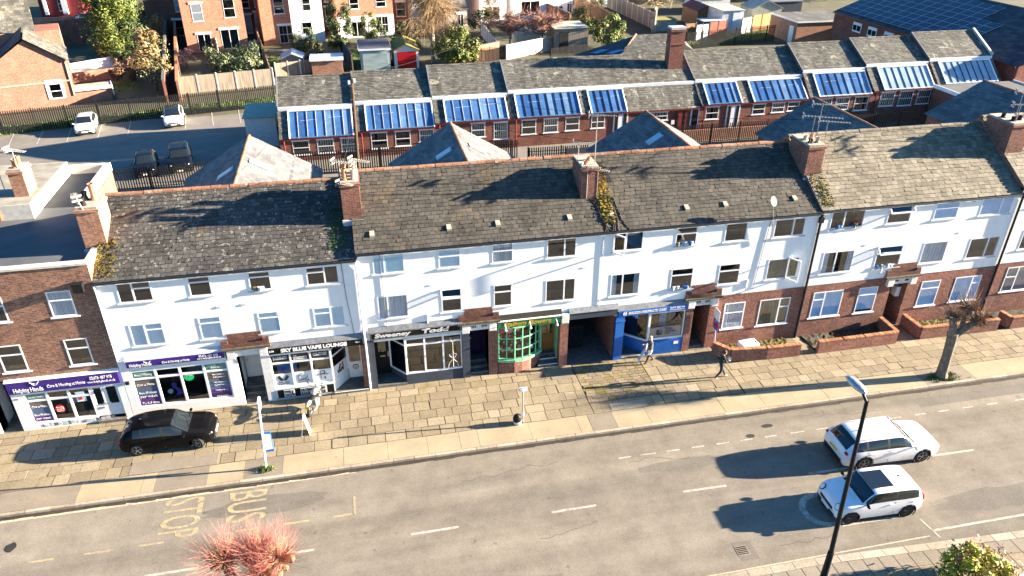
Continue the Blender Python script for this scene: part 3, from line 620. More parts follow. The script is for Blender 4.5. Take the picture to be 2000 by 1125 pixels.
# ================================================================== terrace block with three shops
b2 = thing('terraced_block', 'long white rendered block above the barber, florist and clinic, brown slate roof', 'building', (11.5, 0, 0), group='blocks of the white terrace')
wl = [(.67,2.1,6.35,7.32,[(.36,0),(.64,0)],dict(fill='cyanblind')), (3.66,4.7,6.35,7.3,[(1,.38)],dict(fill='blind')), (6.18,7.19,6.36,7.34,[(1,.38)],dict(fill='curtain')), (8.83,10.28,6.34,7.34,[(.6,0),(.4,0)]),
      (12.14,13.66,6.36,7.34,[(.42,0),(.58,0)],dict(opened=('side',0))), (15.33,16.45,6.34,7.34,[(1,.34)],dict(fill='clutter')), (17.93,19.12,6.32,7.32,[(1,0)]), (20.6,22.3,6.3,7.3,[(.62,0),(.38,0)]),
      (.72,2.13,3.93,5.17,[(.33,0),(.67,0)],dict(fill='curtain')), (3.71,4.69,3.95,5.2,[(1,.36)],dict(opened=('top',0))), (6.24,7.15,3.96,5.16,[(1,.34)]), (8.82,10.33,3.9,5.14,[(.62,0),(.38,0)]),
      (12.15,13.68,3.84,5.1,[(.4,0),(.6,0)],dict(fill='curtain_sides')), (15.33,16.53,3.85,5.06,[(1,.32)],dict(fill='clutter')), (17.93,19.11,3.86,5.04,[(1,.34)]), (20.64,22.42,3.86,5.06,[(.64,0),(.36,0)],dict(fill='browncurtain',opened=('side',1)))]
upper(b2, 0, 23.08, 3.2, 7.46, wl); shell(b2, 0, 23.08, 7.4)
r2 = slope_roof(b2, -.06, 23.1, -.07, 7.5, YR, 9.82, 8.5, 'slate_brown', 'ridge', w=.28, h=.23)
for x in (.78,4.31,6.62,10.12,12.21,16.1,18.16,21.95):
    q = MB(); z = 7.5+.543*(.87); q.extr([(x-.11,.66,z-.16),(x-.11,.95,z+.14),(x-.11,.66,z+.03)], (.22,0,0), M_['mortar']); q.build('roof_vent', r2)
mb = MB(); gw = [(18.57,19.74,1.1,2.68),(20.6,22.37,1.05,2.65)]
wall_holes(mb, 17.72, 23.08, 0, 3.2, -.03, gw, M_['brick_old'], .12); mb.box(17.72,-.035,3.12,23.08,-.004,3.2,M_['brick_old'])
mb.build('brick_wall', b2); part('brick_pier', b2, M_['brick_old'], *[(a, -.1, 0, b, .8, z) for a, b, z in ((5.95,6.4,2.7),(9.62,10.05,2.65),(16.4,16.8,2.7))])
window(b2, *gw[0], -.03, [(1,.38)], fill='curtain', sill='white'); window(b2, *gw[1], -.03, [(.65,0),(.35,.34)], fill='browncurtain', sill='white')
part('shop_wall', b2, M_['white'], (0,-.02,2.68,5,.1,3.2), (6.4,-.02,2.7,9.65,.1,3.2), (12.5,-.02,2.66,16.4,.1,3.2))
# barber
part('shop_pier', b2, M_['charcoal'], (.02,-.12,0,.36,.9,2.8), (4.62,-.12,0,5.0,.6,2.72))
shop_sign(b2, .2, 4.62, 2.9, 3.28, -.17, 'blackboard', [('Sweeney',.05,.28,.30,'silverletter',.39,.014,.12),('Todd',.56,.26,.31,'silverletter',.3,.014,.12)], lead='lead')
part('sign_frame', b2, M_['metal'], (.24,-.176,2.92,4.55,-.1705,2.935), (.24,-.176,3.245,4.55,-.1705,3.26), (.24,-.176,2.936,.255,-.1705,3.244), (4.535,-.176,2.936,4.55,-.1705,3.244))
f, L = shopfront(b2, 1.85, 4.6, .6, 2.72, -.06, 3, 2.3, w=.09)
part('stall_riser', b2, M_['charcoal'], (1.8,-.08,0,4.62,.02,.6)); angled_front(b2, (1.1,.85), (1.83,-.04), .6, 2.7, riser='charcoal', transom=2.3)
dr = part('shop_door', b2, M_['black'], (.38,.88,.15,1.08,.94,2.6)); part('pane', dr, M_['glass'], (.52,.87,1.5,.9,.879,2.3)); part('letter_slot', dr, M_['metal'], (.6,.86,1.2,.85,.879,1.26)); part('handle', dr, M_['metal'], (.98,.84,1.2,1.02,.879,1.5))
interior(b2, .36, 1.1, 2.6, 2.75, .3, .6); interior(b2, 1.1, 4.6, .1, 2.75, .95, 2.0); part('doorstep', b2, M_['step'], (.36,-.12,0,1.8,.9,.14))
M_['brownseat'] = mat('brown_leather', (.10,.05,.02), .5, .3, 3)
part('barber_bench', b2, M_['brownseat'], (2.0,1.2,.1,3.6,1.7,1.1), (3.8,1.3,.1,4.3,1.7,1.5), bevel=.08)
q = MB(); q.tube([(4.15,-.09,.75),(4.15,-.09,2.3)], .010, M_['white'], 5)
for s in (-1, 1):
    q.tube([(4.15,-.09,1.25),(4.15+s*.2,-.09,1.0),(4.15+s*.26,-.09,.72)], .009, M_['white'], 5); q.tube([(4.15+s*.05,-.09,1.3),(4.15+s*.2,-.09,1.5),(4.15+s*.02,-.09,1.58)], .009, M_['white'], 5); q.tube([(4.15,-.09,2.25),(4.15+s*.12,-.09,2.38)], .010, M_['white'], 5)
q.build('window_sticker', b2)
passage(b2, 5.0, 5.95, 2.78, 1.3, 'charcoal', door='darkblue', dz=.5, dh=2.1, steps=3); pediment(b2, 5.0, 5.95, ('273','275'))
# florist
sg = shop_sign(b2, 6.42, 9.62, 2.74, 3.14, -.17, 'green', [('Stalham Flowers',.09,.25,.34,'gold',.75,.010,.15)], lead='slate_under', leadtop=.3)
part('sign_cap', sg, M_['white'], (6.4,-.21,3.142,9.64,-.1,3.19))
for x in (6.75,8.0,9.35): q = MB(); q.tube([(x,-.2,3.0),(x,-.42,2.98),(x,-.44,2.86)], .02, M_['white'], 6); q.lathe((x,-.44,2.78), [(.07,0),(.03,.1)], M_['white'], 8); q.build('sign_lamp', sg)
bow = [(6.44,-.03),(6.85,-.17),(7.25,-.22),(7.65,-.18),(8.05,-.05),(8.42,.17),(8.75,.45)]; q = MB(); gl = MB(); rb = MB()
for i, (x, y) in enumerate(bow): q.tube([(x,y,.85),(x,y,2.76)], .032 if 0 < i < 6 else .05, M_['mint'], 6)
for i in range(6):
    (xa,ya),(xb,yb) = bow[i], bow[i+1]
    for z, w, h in ((.8,.2,.14),(1.45,.05,.05),(2.1,.05,.05),(2.74,.06,.06)): q.beam((xa,ya,z),(xb,yb,z),w,h,M_['mint'])
    gl.face([(xa,ya,.85),(xb,yb,.85),(xb,yb,2.74),(xa,ya,2.74)], M_['glass']); rb.extr([(xa,ya,0),(xb,yb,0),(xb,yb+.12,0),(xa,ya+.12,0)], (0,0,.73), M_['brick_old'])
bw = q.build('bow_window', b2); gl.build('pane', bw); rb.build('bow_base', b2)
q = MB()
M_['flower_red'] = mat('red_petals', (.6,.02,.04), .6, .2, 6); M_['flower_pink'] = mat('pink_petals', (.75,.2,.32), .6, .2, 6); M_['flower_yellow'] = mat('yellow_petals', (.75,.48,.02), .6, .2, 6); M_['leafdark'] = mat_leaf('dark_leaves', (.02,.045,.012), (.035,.07,.02), (.06,.10,.03))
for k in range(60):
    x = random.uniform(6.6,8.4); y = .35+random.uniform(0,.5)+(x-7.5)*.15; z = random.uniform(.85,2.5); q.ball((x,y,z), random.uniform(.04,.11), random.choice([M_['flower_red'],M_['flower_pink'],M_['flower_yellow'],M_['leafdark'],M_['leafdark'],M_['white'],M_['wood']]), 6, 4)
for x, z, m in ((6.65,2.5,'flower_red'),(7.05,2.5,'flower_pink'),(7.45,2.56,'flower_pink')): q.ball((x,.0,z), .15, M_[m], 8, 5, (1,.5,1))
q.build('flower_display', b2); interior(b2, 6.44, 8.8, .1, 2.75, .95, 1.2)
dr = part('shop_door', b2, M_['wood'], (8.82,.86,.45,9.56,.92,1.5), (8.82,.86,1.5,8.92,.92,2.5), (9.46,.86,1.5,9.56,.92,2.5), (8.82,.86,2.4,9.56,.92,2.6), (9.17,.86,1.5,9.22,.92,2.4), (8.92,.845,.6,9.16,.859,1.35), (9.22,.845,.6,9.46,.859,1.35)); part('pane', dr, M_['glassdark'], (8.92,.88,1.5,9.46,.89,2.4))
part('door_frame', b2, M_['mint'], (8.74,.84,0,8.81,.93,2.72), (9.57,.3,.3,9.61,.93,2.72)); part('doorstep', b2, M_['step'], (8.55,.0,0,9.62,.3,.16), (8.7,.3,0,9.62,.58,.32), (8.76,.58,0,9.62,.9,.45)); part('step_nosing', b2, M_['offwhite'], (8.54,-.02,.13,9.6,-.001,.17), (8.69,.28,.29,9.6,.299,.33))
part('capital', b2, M_['offwhite'], (9.66,-.2,2.66,10.03,-.002,3.2), bevel=.02)
# cart passage and clinic
passage(b2, 10.06, 12.52, 2.82, 7.5, 'brick_old'); part('passage_lintel', b2, M_['charcoal'], (10.06,-.16,2.82,12.6,.1,3.18)); q = MB(); q.extr([(10.04,-.2,3.182),(10.04,-.001,3.4),(10.04,-.001,3.182)], (2.6,0,0), M_['lead']); q.build('lead_cover', b2)
q = MB()
for k in range(11): q.box(10.12+k*.11, 1.2, .1, 10.15+k*.11, 1.23, 1.6, M_['black'])
q.box(10.1,1.19,.2,11.3,1.24,.26,M_['black']); q.box(10.1,1.19,1.4,11.3,1.24,1.46,M_['black']); q.build('iron_gate', b2)
part('shop_pier', b2, M_['blue'], (12.56,-.14,0,13.02,.5,2.66), (12.53,-.17,2.35,13.05,.0,2.42))
shop_sign(b2, 12.66, 16.38, 2.68, 3.0, -.17, 'blue', [('EARLSDON CHIROPRACTIC CLINIC',.14,.27,.2,'white',.55,.006,.2),('02476 222 002',.74,.55,.1,'white',.22,.002,0),('www.earlsdonchiropractic.co.uk',.74,.2,.08,'white',.22,.001,0)], lead='lead')
def curl(parent, x, y, z, s, m):
    q = MB(); q.tube([(x-s*.1,y,z+s*.5),(x-s*.42,y,z+s*.1),(x-s*.3,y,z-s*.4),(x+s*.05,y,z-s*.35),(x+s*.05,y,z-.05*s),(x-s*.15,y,z)], s*.09, m, 5); q.tube([(x+s*.35,y,z+s*.5),(x+s*.2,y,z+s*.2),(x+s*.38,y,z-s*.1),(x+s*.2,y,z-s*.5)], s*.05, m, 5); q.build('logo', parent)
curl(b2.children[-2], 13.0, -.18, 2.84, .22, M_['white'])
f, L = shopfront(b2, 14.42, 16.36, .92, 2.66, -.06, 1, None, w=.11); ff = part('frosted_film', f, M_['mapgrey'], (14.55,-.01,1.05,16.24,-.004,1.66)); M_['film'] = mat('frosted_film', (.22,.25,.27), .5, .1, 2); ff.data.materials[0] = M_['film']
curl(ff, 15.05, -.07, 1.36, .34, M_['notice'])
for i, q in enumerate(('Earlsdon','Chiropractic','Clinic')): lettering(q, ff, (15.35,-.07,1.5-i*.15), .12, M_['notice'])
angled_front(b2, (13.32,.95), (14.42,-.03), .92, 2.62, riser='blue', w=.1); part('window_poster', b2, M_['white'], (13.75,.55,2.1,14.0,.56,2.35))
q = MB(); q.extr([(14.36,-.08,0),(16.4,-.08,0),(16.4,.02,0),(14.36,.02,0)], (0,0,.9), M_['blue'])
for k in range(28): q.box(14.42+k*.07,-.09,.03,14.46+k*.07,-.081,.86,M_['blue'])
rz = q.build('stall_riser', b2); part('notice_plate', rz, M_['white'], (15.9,-.1,.55,16.15,-.092,.72))
interior(b2, 13.0, 16.4, .1, 2.7, 1.0, 1.5); part('clinic_screen', b2, M_['wood'], (14.6,.6,.9,15.2,.65,2.3), (15.3,.7,.9,15.7,.75,2.5,M_['curtain']), (15.75,.75,.9,16.2,.8,2.6,M_['browncurtain']))
dr = part('shop_door', b2, M_['white'], (13.03,.96,.25,13.3,1.0,.32), (13.03,.96,.32,13.08,1.0,2.6)); part('pane', dr, M_['glassdark'], (13.08,.97,.32,13.3,.975,2.6))
part('doorstep', b2, M_['step'], (13.03,-.1,0,14.35,.95,.12)); part('step_nosing', b2, M_['offwhite'], (13.03,-.13,.08,14.3,-.101,.125), (13.03,.7,.2,13.5,.74,.24,M_['wood']))
passage(b2, 16.8, 17.72, 2.78, 3.5, 'brick_old', steps=1); pediment(b2, 16.8, 17.7, ('277','279'))
chimney(r2, 10.93, 11.75, 1.75, 3.4, 8.0, 10.15, 'brick_old', [(11.2,2.1,.12,.18,'pot'),(11.5,2.6,.12,.18,'pot')])
pipe(b2, [(1.0,-.02,7.4),(1.03,-.02,5.6),(1.05,-.02,3.3)], .012, 'lead', 'cable'); pipe(b2, [(11.6,-.02,7.4),(11.62,-.02,3.3)], .012, 'sill', 'cable'); pipe(b2, [(20.35,-.02,7.6),(20.1,-.02,4.6),(20.0,-.02,3.4)], .014, 'lead', 'cable')
pipe(b2, [(3.0,-.03,3.95),(3.0,-.03,3.45)], .03, 'upvc', 'overflow_pipe'); pipe(b2, [(19.6,-.03,4.0),(19.6,-.03,3.5)], .03, 'upvc', 'overflow_pipe')
part('air_vent', b2, M_['sill'], (5.6,-.015,7.3,5.8,.01,7.38), (3.1,-.015,5.45,3.3,.01,5.53), (17.0,-.015,7.28,17.2,.01,7.36), (10.6,-.015,5.6,10.8,.01,5.68))
for xc, sk in ((6.55,[(-1,868,302),(1,930,291)]), (20.0,[(-1,1279,273)])): rear_wing(b2, xc, 4.15, 8.0, 16.8, 5.5, 8.0, sky=sk)
# moss and roots of the climber beside the middle chimney
q = MB()
for k in range(750):
    t = random.random(); x = 11.8+random.random()**1.8*.75*(1-.3*t)+random.gauss(0,.05); y = 3.6-3.3*t; z = 7.5+.543*(y+.07)+random.uniform(.0,.14); r = random.uniform(.03,.09)
    a = random.uniform(0,6.3); q.face([(x-r,y-r*math.sin(a),z),(x+r,y-r,z+r*.6*math.cos(a)),(x,y+r,z+r*.8)], M_['mossy'])
tag(q.build('roof_moss'), 'yellow brown moss and creeper on the slates beside the middle chimney', 'moss', kind='stuff')
M_['stem'] = mat('dead_stems', (.07,.04,.025), .9, .3, 5); q = MB()
for k in range(7):
    x = 11.5+k*.17; y = 1.7; pts = []
    for s in range(7): pts.append((x+random.uniform(-.08,.08), y, 7.5+.543*(y+.07)+.04)); y -= .3; x += random.uniform(-.08,.1)
    q.tube(pts, .018, M_['stem'], 4)
tag(q.build('climber_stems'), 'dead brown climber stems running down the roof below the middle chimney', 'climber')

# ================================================================== block of flats right of it, and the next one
b3 = thing('terraced_block', 'white rendered block of flats with brick ground floor and tan slate roof', 'building', (29, 0, 0), group='blocks of the white terrace')
wl = [(23.71,25.63,6.47,7.45,[(.4,0),(.6,0)],dict(fill='clutter')), (26.99,28.37,6.48,7.44,[(1,.36)],dict(opened=('top',0))), (29.75,31.18,6.47,7.44,[(1,.36)],dict(fill='skylit_blind')), (32.54,34.47,6.46,7.45,[(.64,0),(.36,0)],dict(fill='skylit_blind')),
      (23.76,25.58,3.86,5.15,[(.42,0),(.58,0)],dict(fill='curtain_sides')), (26.94,28.48,3.86,5.15,[(1,.33)],dict(fill='clutter',opened=('top',0))), (29.72,31.21,3.86,5.13,[(1,0)],dict(fill='curtain')), (32.6,34.48,3.86,5.1,[(.62,0),(.38,0)])]
upper(b3, 23.08, 34.85, 3.2, 7.54, wl); shell(b3, 23.08, 34.85, 7.5)
r3 = slope_roof(b3, 23.05, 34.87, -.07, 7.58, YR, 10.12, 8.5, 'slate_tan', 'slate_tan', w=.34, h=.25)
gw = [(23.71,25.49,1.15,2.75),(26.45,27.6,1.13,2.73),(30.32,31.51,1.1,2.7),(32.45,34.15,1.15,2.72)]; mb = MB()
wall_holes(mb, 23.08, 28.38, 0, 3.2, -.03, gw[:2], M_['brick_old'], .12); mb.build('brick_wall', b3); mb = MB(); wall_holes(mb, 29.4, 34.85, 0, 3.2, -.03, gw[2:], M_['brick_old'], .12); mb.build('brick_wall', b3)
for g, l in zip(gw, ([(.38,.3),(.62,0)],[(1,.3)],[(1,.3)],[(.66,0),(.34,.3)])): window(b3, *g, -.03, l, fill='skylit_blind', sill='white', fillz=.12 if g[0] == 26.45 else 0)
passage(b3, 28.38, 29.4, 2.78, 1.8, 'brick_old', door='darkblue', dz=.2, steps=1); pediment(b3, 28.38, 29.4, ('281','283'))
bx = part('letter_box', b3, M_['upvc'], (29.1,.3,1.7,29.36,.7,2.3))
chimney(r3, 22.95, 23.85, 1.9, 3.7, 8.2, 10.35, 'brick_old', [(23.2,2.3,.13,.2,'black'),(23.6,2.3,.13,.3,'potpale'),(23.2,2.8,.13,.25,'potpale'),(23.6,2.9,.13,.3,'pot')])
pipe(b3, [(23.1,-.1,7.4),(23.1,-.07,7.0),(23.1,-.07,0)], .065, 'gutter'); part('pipe_hopper', b3, M_['gutter'], (22.98,-.16,6.95,23.22,-.02,7.25))
part('air_vent', b3, M_['sill'], (26.0,-.015,5.3,26.2,.01,5.38), (31.6,-.015,5.5,31.8,.01,5.58), (31.9,-.015,7.3,32.1,.01,7.38)); pipe(b3, [(27.5,-.03,3.9),(27.45,-.03,3.45)], .03, 'upvc', 'overflow_pipe')
rear_wing(b3, 33.2, 4.3, 8.0, 17.6, 5.6, 8.0, sky=[(1,1647,243)])
b4 = thing('terraced_block', 'next white block cut by the right edge, brick ground floor, beyond the last downpipe', 'building', (41, 0, 0), group='blocks of the white terrace')
wl = [(35.7,37.6,6.7,7.65,[(.6,0),(.4,0)]), (35.9,37.8,4.1,5.3,[(.6,0),(.4,0)])]
upper(b4, 34.85, 47, 3.3, 7.75, wl); shell(b4, 34.85, 47, 7.7)
r4 = slope_roof(b4, 34.88, 47, -.07, 7.84, YR, 10.45, 8.5, 'slate_tan', 'slate_tan', w=.34, h=.25)
mb = MB(); gw = [(35.73,37.6,1.42,3.0)]; wall_holes(mb, 34.85, 47, 0, 3.3, -.03, gw, M_['brick_old'], .12); mb.build('brick_wall', b4); window(b4, *gw[0], -.03, [(.4,.4),(.6,0)], fill='film' if 'film' in M_ else None, sill='white')
chimney(r4, 34.9, 36.0, 1.95, 3.8, 8.3, 10.75, 'brick_old', [(35.2,2.4,.13,.25,'black'),(35.7,2.5,.13,.25,'black'),(35.2,3.1,.13,.25,'black')])
pipe(b4, [(34.92,-.1,7.6),(34.92,-.07,7.2),(34.92,-.07,0)], .06, 'gutter')
rear_wing(b4, 49.0, 4.6, 8.0, 19.5, 5.6, 8.0, sky=[(1,1985,207)])

# ================================================================== brick shop building with flat roof, at the left end
b0 = thing('shop_building', 'brown brick flat roofed building with purple care shop at street level', 'building', (-15, 0, 0))
mb = MB(); hs = [(-13.0,-12.02,5.75,6.98),(-13.0,-11.98,3.2,4.58),(-15.75,-14.72,5.75,6.9),(-15.75,-14.75,3.2,4.55)]; hs = [(-12.95,-11.98,5.75,6.98),(-12.9,-11.95,3.2,4.57),(-15.65,-14.65,5.75,6.95),(-15.6,-14.62,3.2,4.57)]
wall_holes(mb, -20, -11.02, 2.75, 8.1, 0, hs, M_['brick_mixed'], .1); mb.face([(-11.02,0,7),(-11.02,8,7),(-11.02,8,8.1),(-11.02,0,8.1)], M_['brick_mixed'])
mb.face([(-20,7.3,0),(-11.02,7.3,0),(-11.02,7.3,7.74),(-20,7.3,7.74)], M_['brick_mixed']); mb.box(-20,7.31,0,-12.98,12.38,7.7,M_['brick_old']); mb.build('wall', b0)
for h in hs: window(b0, *h, 0, [(1,.36)], sill='upvc', fill='curtain' if h[0] == -12.95 else None)
M_['felt'] = mat('roofing_felt', (.10,.105,.11), .85, .45, .8, col2=(.06,.065,.075)); M_['paleroof'] = mat('pale_weathered_felt', (.27,.25,.2), .9, .35, 1.5); M_['coping'] = mat('pale_coping', (.55,.52,.45), .8, .2, 4)
rf = part('flat_roof', b0, M_['felt'], (-20,.3,7.75,-11.25,7.3,7.8), (-20,7.3,7.75,-13.2,12.2,7.8)); 
part('parapet', b0, M_['coping'], (-20,-.05,8.1,-11.0,.3,8.2), (-11.25,.3,7.8,-11.0,7.3,8.1), (-13.25,7.3,7.8,-12.95,12.4,8.25), (-20,12.15,7.8,-13.25,12.45,8.25))
part('raised_roof', b0, M_['paleroof'], (-20,6.2,7.8,-15.0,12.1,8.55,M_['coping']), (-20,6.25,8.55,-15.05,12.0,8.57))
q = part('roof_hatch', b0, M_['wood'], (-17.0,6.12,7.85,-16.4,6.19,8.3))
chimney(rf, -15.95, -15.3, 7.2, 8.3, 8.5, 9.95, 'brick_orange', [(-15.62,7.5,.13,.45,'pot'),(-15.62,7.95,.13,.45,'pot')], flash=False)
part('shop_pier', b0, M_['white'], (-15.72,-.1,0,-15.2,.1,2.75), (-11.3,-.1,0,-11.02,.1,1.94), (-17.5,-.1,0,-16.6,.6,2.75)); part('shop_wall', b0, M_['white'], (-15.2,-.06,1.95,-11.02,.1,2.75), (-15.2,-.1,0,-12.5,0,.34))
s0 = shop_sign(b0, -15.72, -11.1, 2.1, 2.72, -.16, 'purple', [('Helping Hands',.05,.12,.3,'white',.26,.006,0),('Care & Nursing at Home',.35,.3,.22,'white',.34,.003,0),('02476 487 975',.74,.55,.22,'white',.2,.004,0),('www.helpinghands.co.uk',.71,.26,.15,'white',.25,.002,0)], lead='white', leadtop=.1)
hands_logo(s0, -14.55, -.17, 2.58, .38)
care_window(b0, -15.2, -12.5, .3, 2.08, -.07, ['L','m','m'], (-13.95, .98, 'red', ['Recruiting','carers','now']), False)
pc = part('window_poster', b0, M_['upvc'], (-13.15,-.05,1.25,-12.75,-.04,1.8), (-13.1,-.058,1.4,-12.8,-.051,1.75,M_['mapgrey']), (-13.05,-.064,1.35,-12.9,-.059,1.55,M_['redprint']))
q = part('desk', b0, M_['shelf'], (-13.9,.5,.3,-13.2,1.0,.75), (-13.85,.6,.76,-13.3,.8,1.05,M_['mapgrey']))
dr = MB()
for a, b in ((-12.48,-11.95),(-11.93,-11.32)):
    dr.box(a,-.05,.3,b,0,.95,M_['white']); dr.box(a,-.05,.95,a+.1,0,1.98,M_['white']); dr.box(b-.1,-.05,.95,b,0,1.98,M_['white']); dr.box(a+.1,-.05,1.9,b-.1,0,1.98,M_['white'])
d0 = dr.build('shop_door', b0); part('pane', d0, M_['glassdark'], (-12.38,-.03,.95,-12.05,-.02,1.9), (-11.83,-.03,.95,-11.42,-.02,1.9)); part('handle', d0, M_['metal'], (-12.12,-.08,.98,-11.98,-.052,1.02), (-11.9,-.08,.98,-11.78,-.052,1.02)); part('letter_slot', d0, M_['metal'], (-12.4,-.07,.72,-12.1,-.051,.82))
interior(b0, -12.5, -11.3, .3, 2.0, .02, 1.2); part('doorstep', b0, M_['step'], (-12.5,-.25,0,-11.25,.0,.14))
q = MB(); rd = random.Random(3); x = -14.9
for k in range(16): w = rd.uniform(.05,.2); q.box(x,-.106,.08+rd.uniform(0,.06),x+w,-.101,.2+rd.uniform(0,.12),M_['sill'] if k % 3 else M_['lead']); x += w+rd.uniform(.02,.08)
q.build('peeling_paint', b0); passage(b0, -16.6, -15.72, 2.7, 1.4, 'white', door='black', dz=.1, steps=0)
lettering('6A', b0, (-15.6,-.105,1.75), .14, M_['lead']); part('wall_box', b0, M_['black'], (-11.75,-.3,6.95,-11.35,-.002,7.35))
# ================================================================== ground, road, pavements
M_['earth'] = mat('garden_earth', (.10,.085,.05), .95, .5, .35, col2=(.045,.05,.02), bump=.4)
M_['lawn'] = mat('mown_lawn', (.10,.15,.03), .95, .4, .6, bump=.5)
M_['soil'] = mat('dark_soil', (.05,.042,.028), .95, .5, 2, bump=.5)
M_['mossbed'] = mat('mossy_bed', (.13,.115,.025), .95, .5, 2.2, col2=(.06,.05,.02), bump=.6)
def sheet(name, x0, y0, x1, y1, z, m, rz=0, c=None):
    mb = MB(); mb.face([(x0,y0,z),(x1,y0,z),(x1,y1,z),(x0,y1,z)], M_[m]); return structure(mb.build(name))
mb = MB(); mb.face([(-1500,-600,-.25),(1500,-600,-.25),(1500,2500,-.25),(-1500,2500,-.25)], M_['earth']); structure(mb.build('ground'))
sheet('gardens', -120, 49.5, 140, 140, -.012, 'earth'); sheet('back_yard', -60, 8.4, 90, 49.5, -.012, 'tarmac')
RK = lambda x: -14.0-max(0, x-16)*.05
road = MB(); road.face([(-200,-14.2,-.12),(16,-14.0,-.12),(60,-16,-.12),(200,-20,-.12),(200,-5.55,-.12),(-200,-5.55,-.12)], M_['road']); structure(road.build('road'))
# far pavement: flags laid in courses on a dirt bed, tarmac and concrete by the kerb
mb = MB(); mb.box(-60,-5.35,-.2,60,8.4,-.02,M_['joint'])
rd = random.Random(11)
def flags(mb, x0, x1, y0, y1, mat_, wr, dr, gap=.012, skew=0.0):
    y = y1
    while y > y0+.05:
        d = min(rd.uniform(*dr), y-y0); x = x0-rd.uniform(0,.5)
        while x < x1:
            w = rd.uniform(*wr); a, b = max(x0, x), min(x1, x+w); x += w
            if b-a < .08: continue
            g = gap*rd.uniform(.6,1.6); z = rd.uniform(-.006,.006); t = [z+rd.uniform(-.004,.004) for _ in range(4)]
            k = -skew
            P_ = [(a+g+k*(y1-(y-d)),y-d+g,t[0]),(b-g+k*(y1-(y-d)),y-d+g,t[1]),(b-g+k*(y1-y),y-g,t[2]),(a+g+k*(y1-y),y-g,t[3])]
            mb.mesh(P_+[(p[0],p[1],-.05) for p in P_], [(0,1,2,3),(4,5,1,0),(5,6,2,1),(6,7,3,2),(7,4,0,3)], mat_)
        y -= d
F_ = M_['flag']
flags(mb, -45, 10.28, -4.15, .1, F_, (.55,.95), (.5,.72)); flags(mb, 10.3, 13.9, -3.35, .05, M_['setts'], (.42,.5), (.2,.24), .01)
flags(mb, 10.3, 13.9, -4.15, -3.36, F_, (.7,1.1), (.55,.7)); flags(mb, 13.92, 18.1, -4.15, .1, F_, (.55,.95), (.5,.72)); flags(mb, 18.12, 55, -4.15, -1.62, F_, (.55,.95), (.5,.75))
flags(mb, 28.3, 29.6, -1.6, .02, F_, (.6,.66), (.6,.8)); flags(mb, 22.46, 23.45, -1.6, .0, F_, (.45,.5), (.6,.8))
structure(mb.build('pavement'))
mb = MB(); x = -45
for xe, m in ((-15.3,'concrete'),(-12.2,'tarpatch'),(-9.2,'concrete'),(-7.1,'tarpatch'),(-5.6,'concrete'),(-4.0,'tarpatch'),(4.6,'concrete'),(9.9,'concrete'),(11.1,'tarpatch'),(18.6,'concrete'),(27.4,'concrete'),(30.2,'tarpatch'),(55,'concrete')):
    while x < xe-.01:
        e = min(xe, x+rd.uniform(1.4,2.6)); mb.box(x+.006,-5.34,-.05,e-.006,-4.17,.0+rd.uniform(-.003,.003),M_[m]); x = e
structure(mb.build('kerbside_strip'))
mb = MB(); x = -60
while x < 60: mb.box(x+.006,-5.5,-.2,x+.91,-5.352,-.002+rd.uniform(-.004,.004),M_['kerb']); x += .92
structure(mb.build('kerb'))
mb = MB(); x = -60
while x < 60:
    w = rd.uniform(.4,1.2); mb.face([(x,-5.66-rd.uniform(0,.07),-.1135),(x+w,-5.66-rd.uniform(0,.08),-.114),(x+w,-5.5,-.112),(x,-5.5,-.112)], M_['gutter_dirt']); x += w
structure(mb.build('gutter_channel'))
mb = MB(); mb.box(-10.4,-4.13,-.03,-6.8,-3.3,.008,M_['tarpatch']); mb.box(11.2,-4.14,-.03,13.0,-3.6,.008,M_['kerb']); mb.box(9.0,-1.2,-.03,10.2,-.35,.007,M_['tarpatch']); structure(mb.build('pavement_patch'))
# near pavement
mb = MB(); mb.face([(-60,-40,.0),(60,-40,.0),(60,-16.25,.0),(16,-14.35,.0),(-60,-14.75,.0)], M_['joint']); 
for i in range(90):
    xa = -14+i*.62; k = [RK(xa)-.34, RK(xa+.62)-.34]
    for j in range(6): mb.mesh([(xa+.01,k[0]-j*.62-.6,.008),(xa+.6,k[1]-j*.62-.6,.008+rd.uniform(-.002,.002)),(xa+.6,k[1]-j*.62,.008),(xa+.01,k[0]-j*.62,.008)], [(0,1,2,3)], F_ if j else M_['tarpatch'])
structure(mb.build('near_pavement'))
mb = MB()
for i in range(80):
    xa = -20+i*.92; a, b = RK(xa), RK(xa+.9)
    mb.extr([(xa,a-.32,-.15),(xa+.9,b-.32,-.15),(xa+.9,b,-.15),(xa,a,-.15)], (0,0,.152+rd.uniform(-.004,.004)), M_['kerb'])
structure(mb.build('near_kerb'))
# painted markings, each a thin sheet on the asphalt
Z1 = -.116
def line(mb, x0, y0, x1, y1, w, m, step=.4):
    a, b = Vector((x0,y0,Z1)), Vector((x1,y1,Z1)); d = (b-a).normalized(); n = Vector((-d.y,d.x,0))*w/2; mb.face([a-n,b-n,b+n,a+n], M_[m])
mb = MB()
for xa, xb in ((-14.4,-12.5),(-8.7,-6.8),(-4.6,-2.6),(1.1,2.98),(6.76,8.66),(12.46,14.4),(18.2,20.1),(24.2,26.3),(30,32)): line(mb, xa,-9.66-max(0,xa-12)*.016, xb,-9.66-max(0,xb-12)*.016, .11, 'white_paint')
tag(structure(mb.build('centre_line')), 'worn white dashes down the middle of the road', 'road marking')
mb = MB(); line(mb, -60,-6.1,-14.9,-5.72,.16,'cream_paint'); line(mb, -14.9,-5.72,-8.4,-5.72,.17,'cream_paint'); line(mb,-8.4,-5.72,-.9,-5.68,.16,'cream_paint'); structure(mb.build('kerb_line'))
mb = MB()
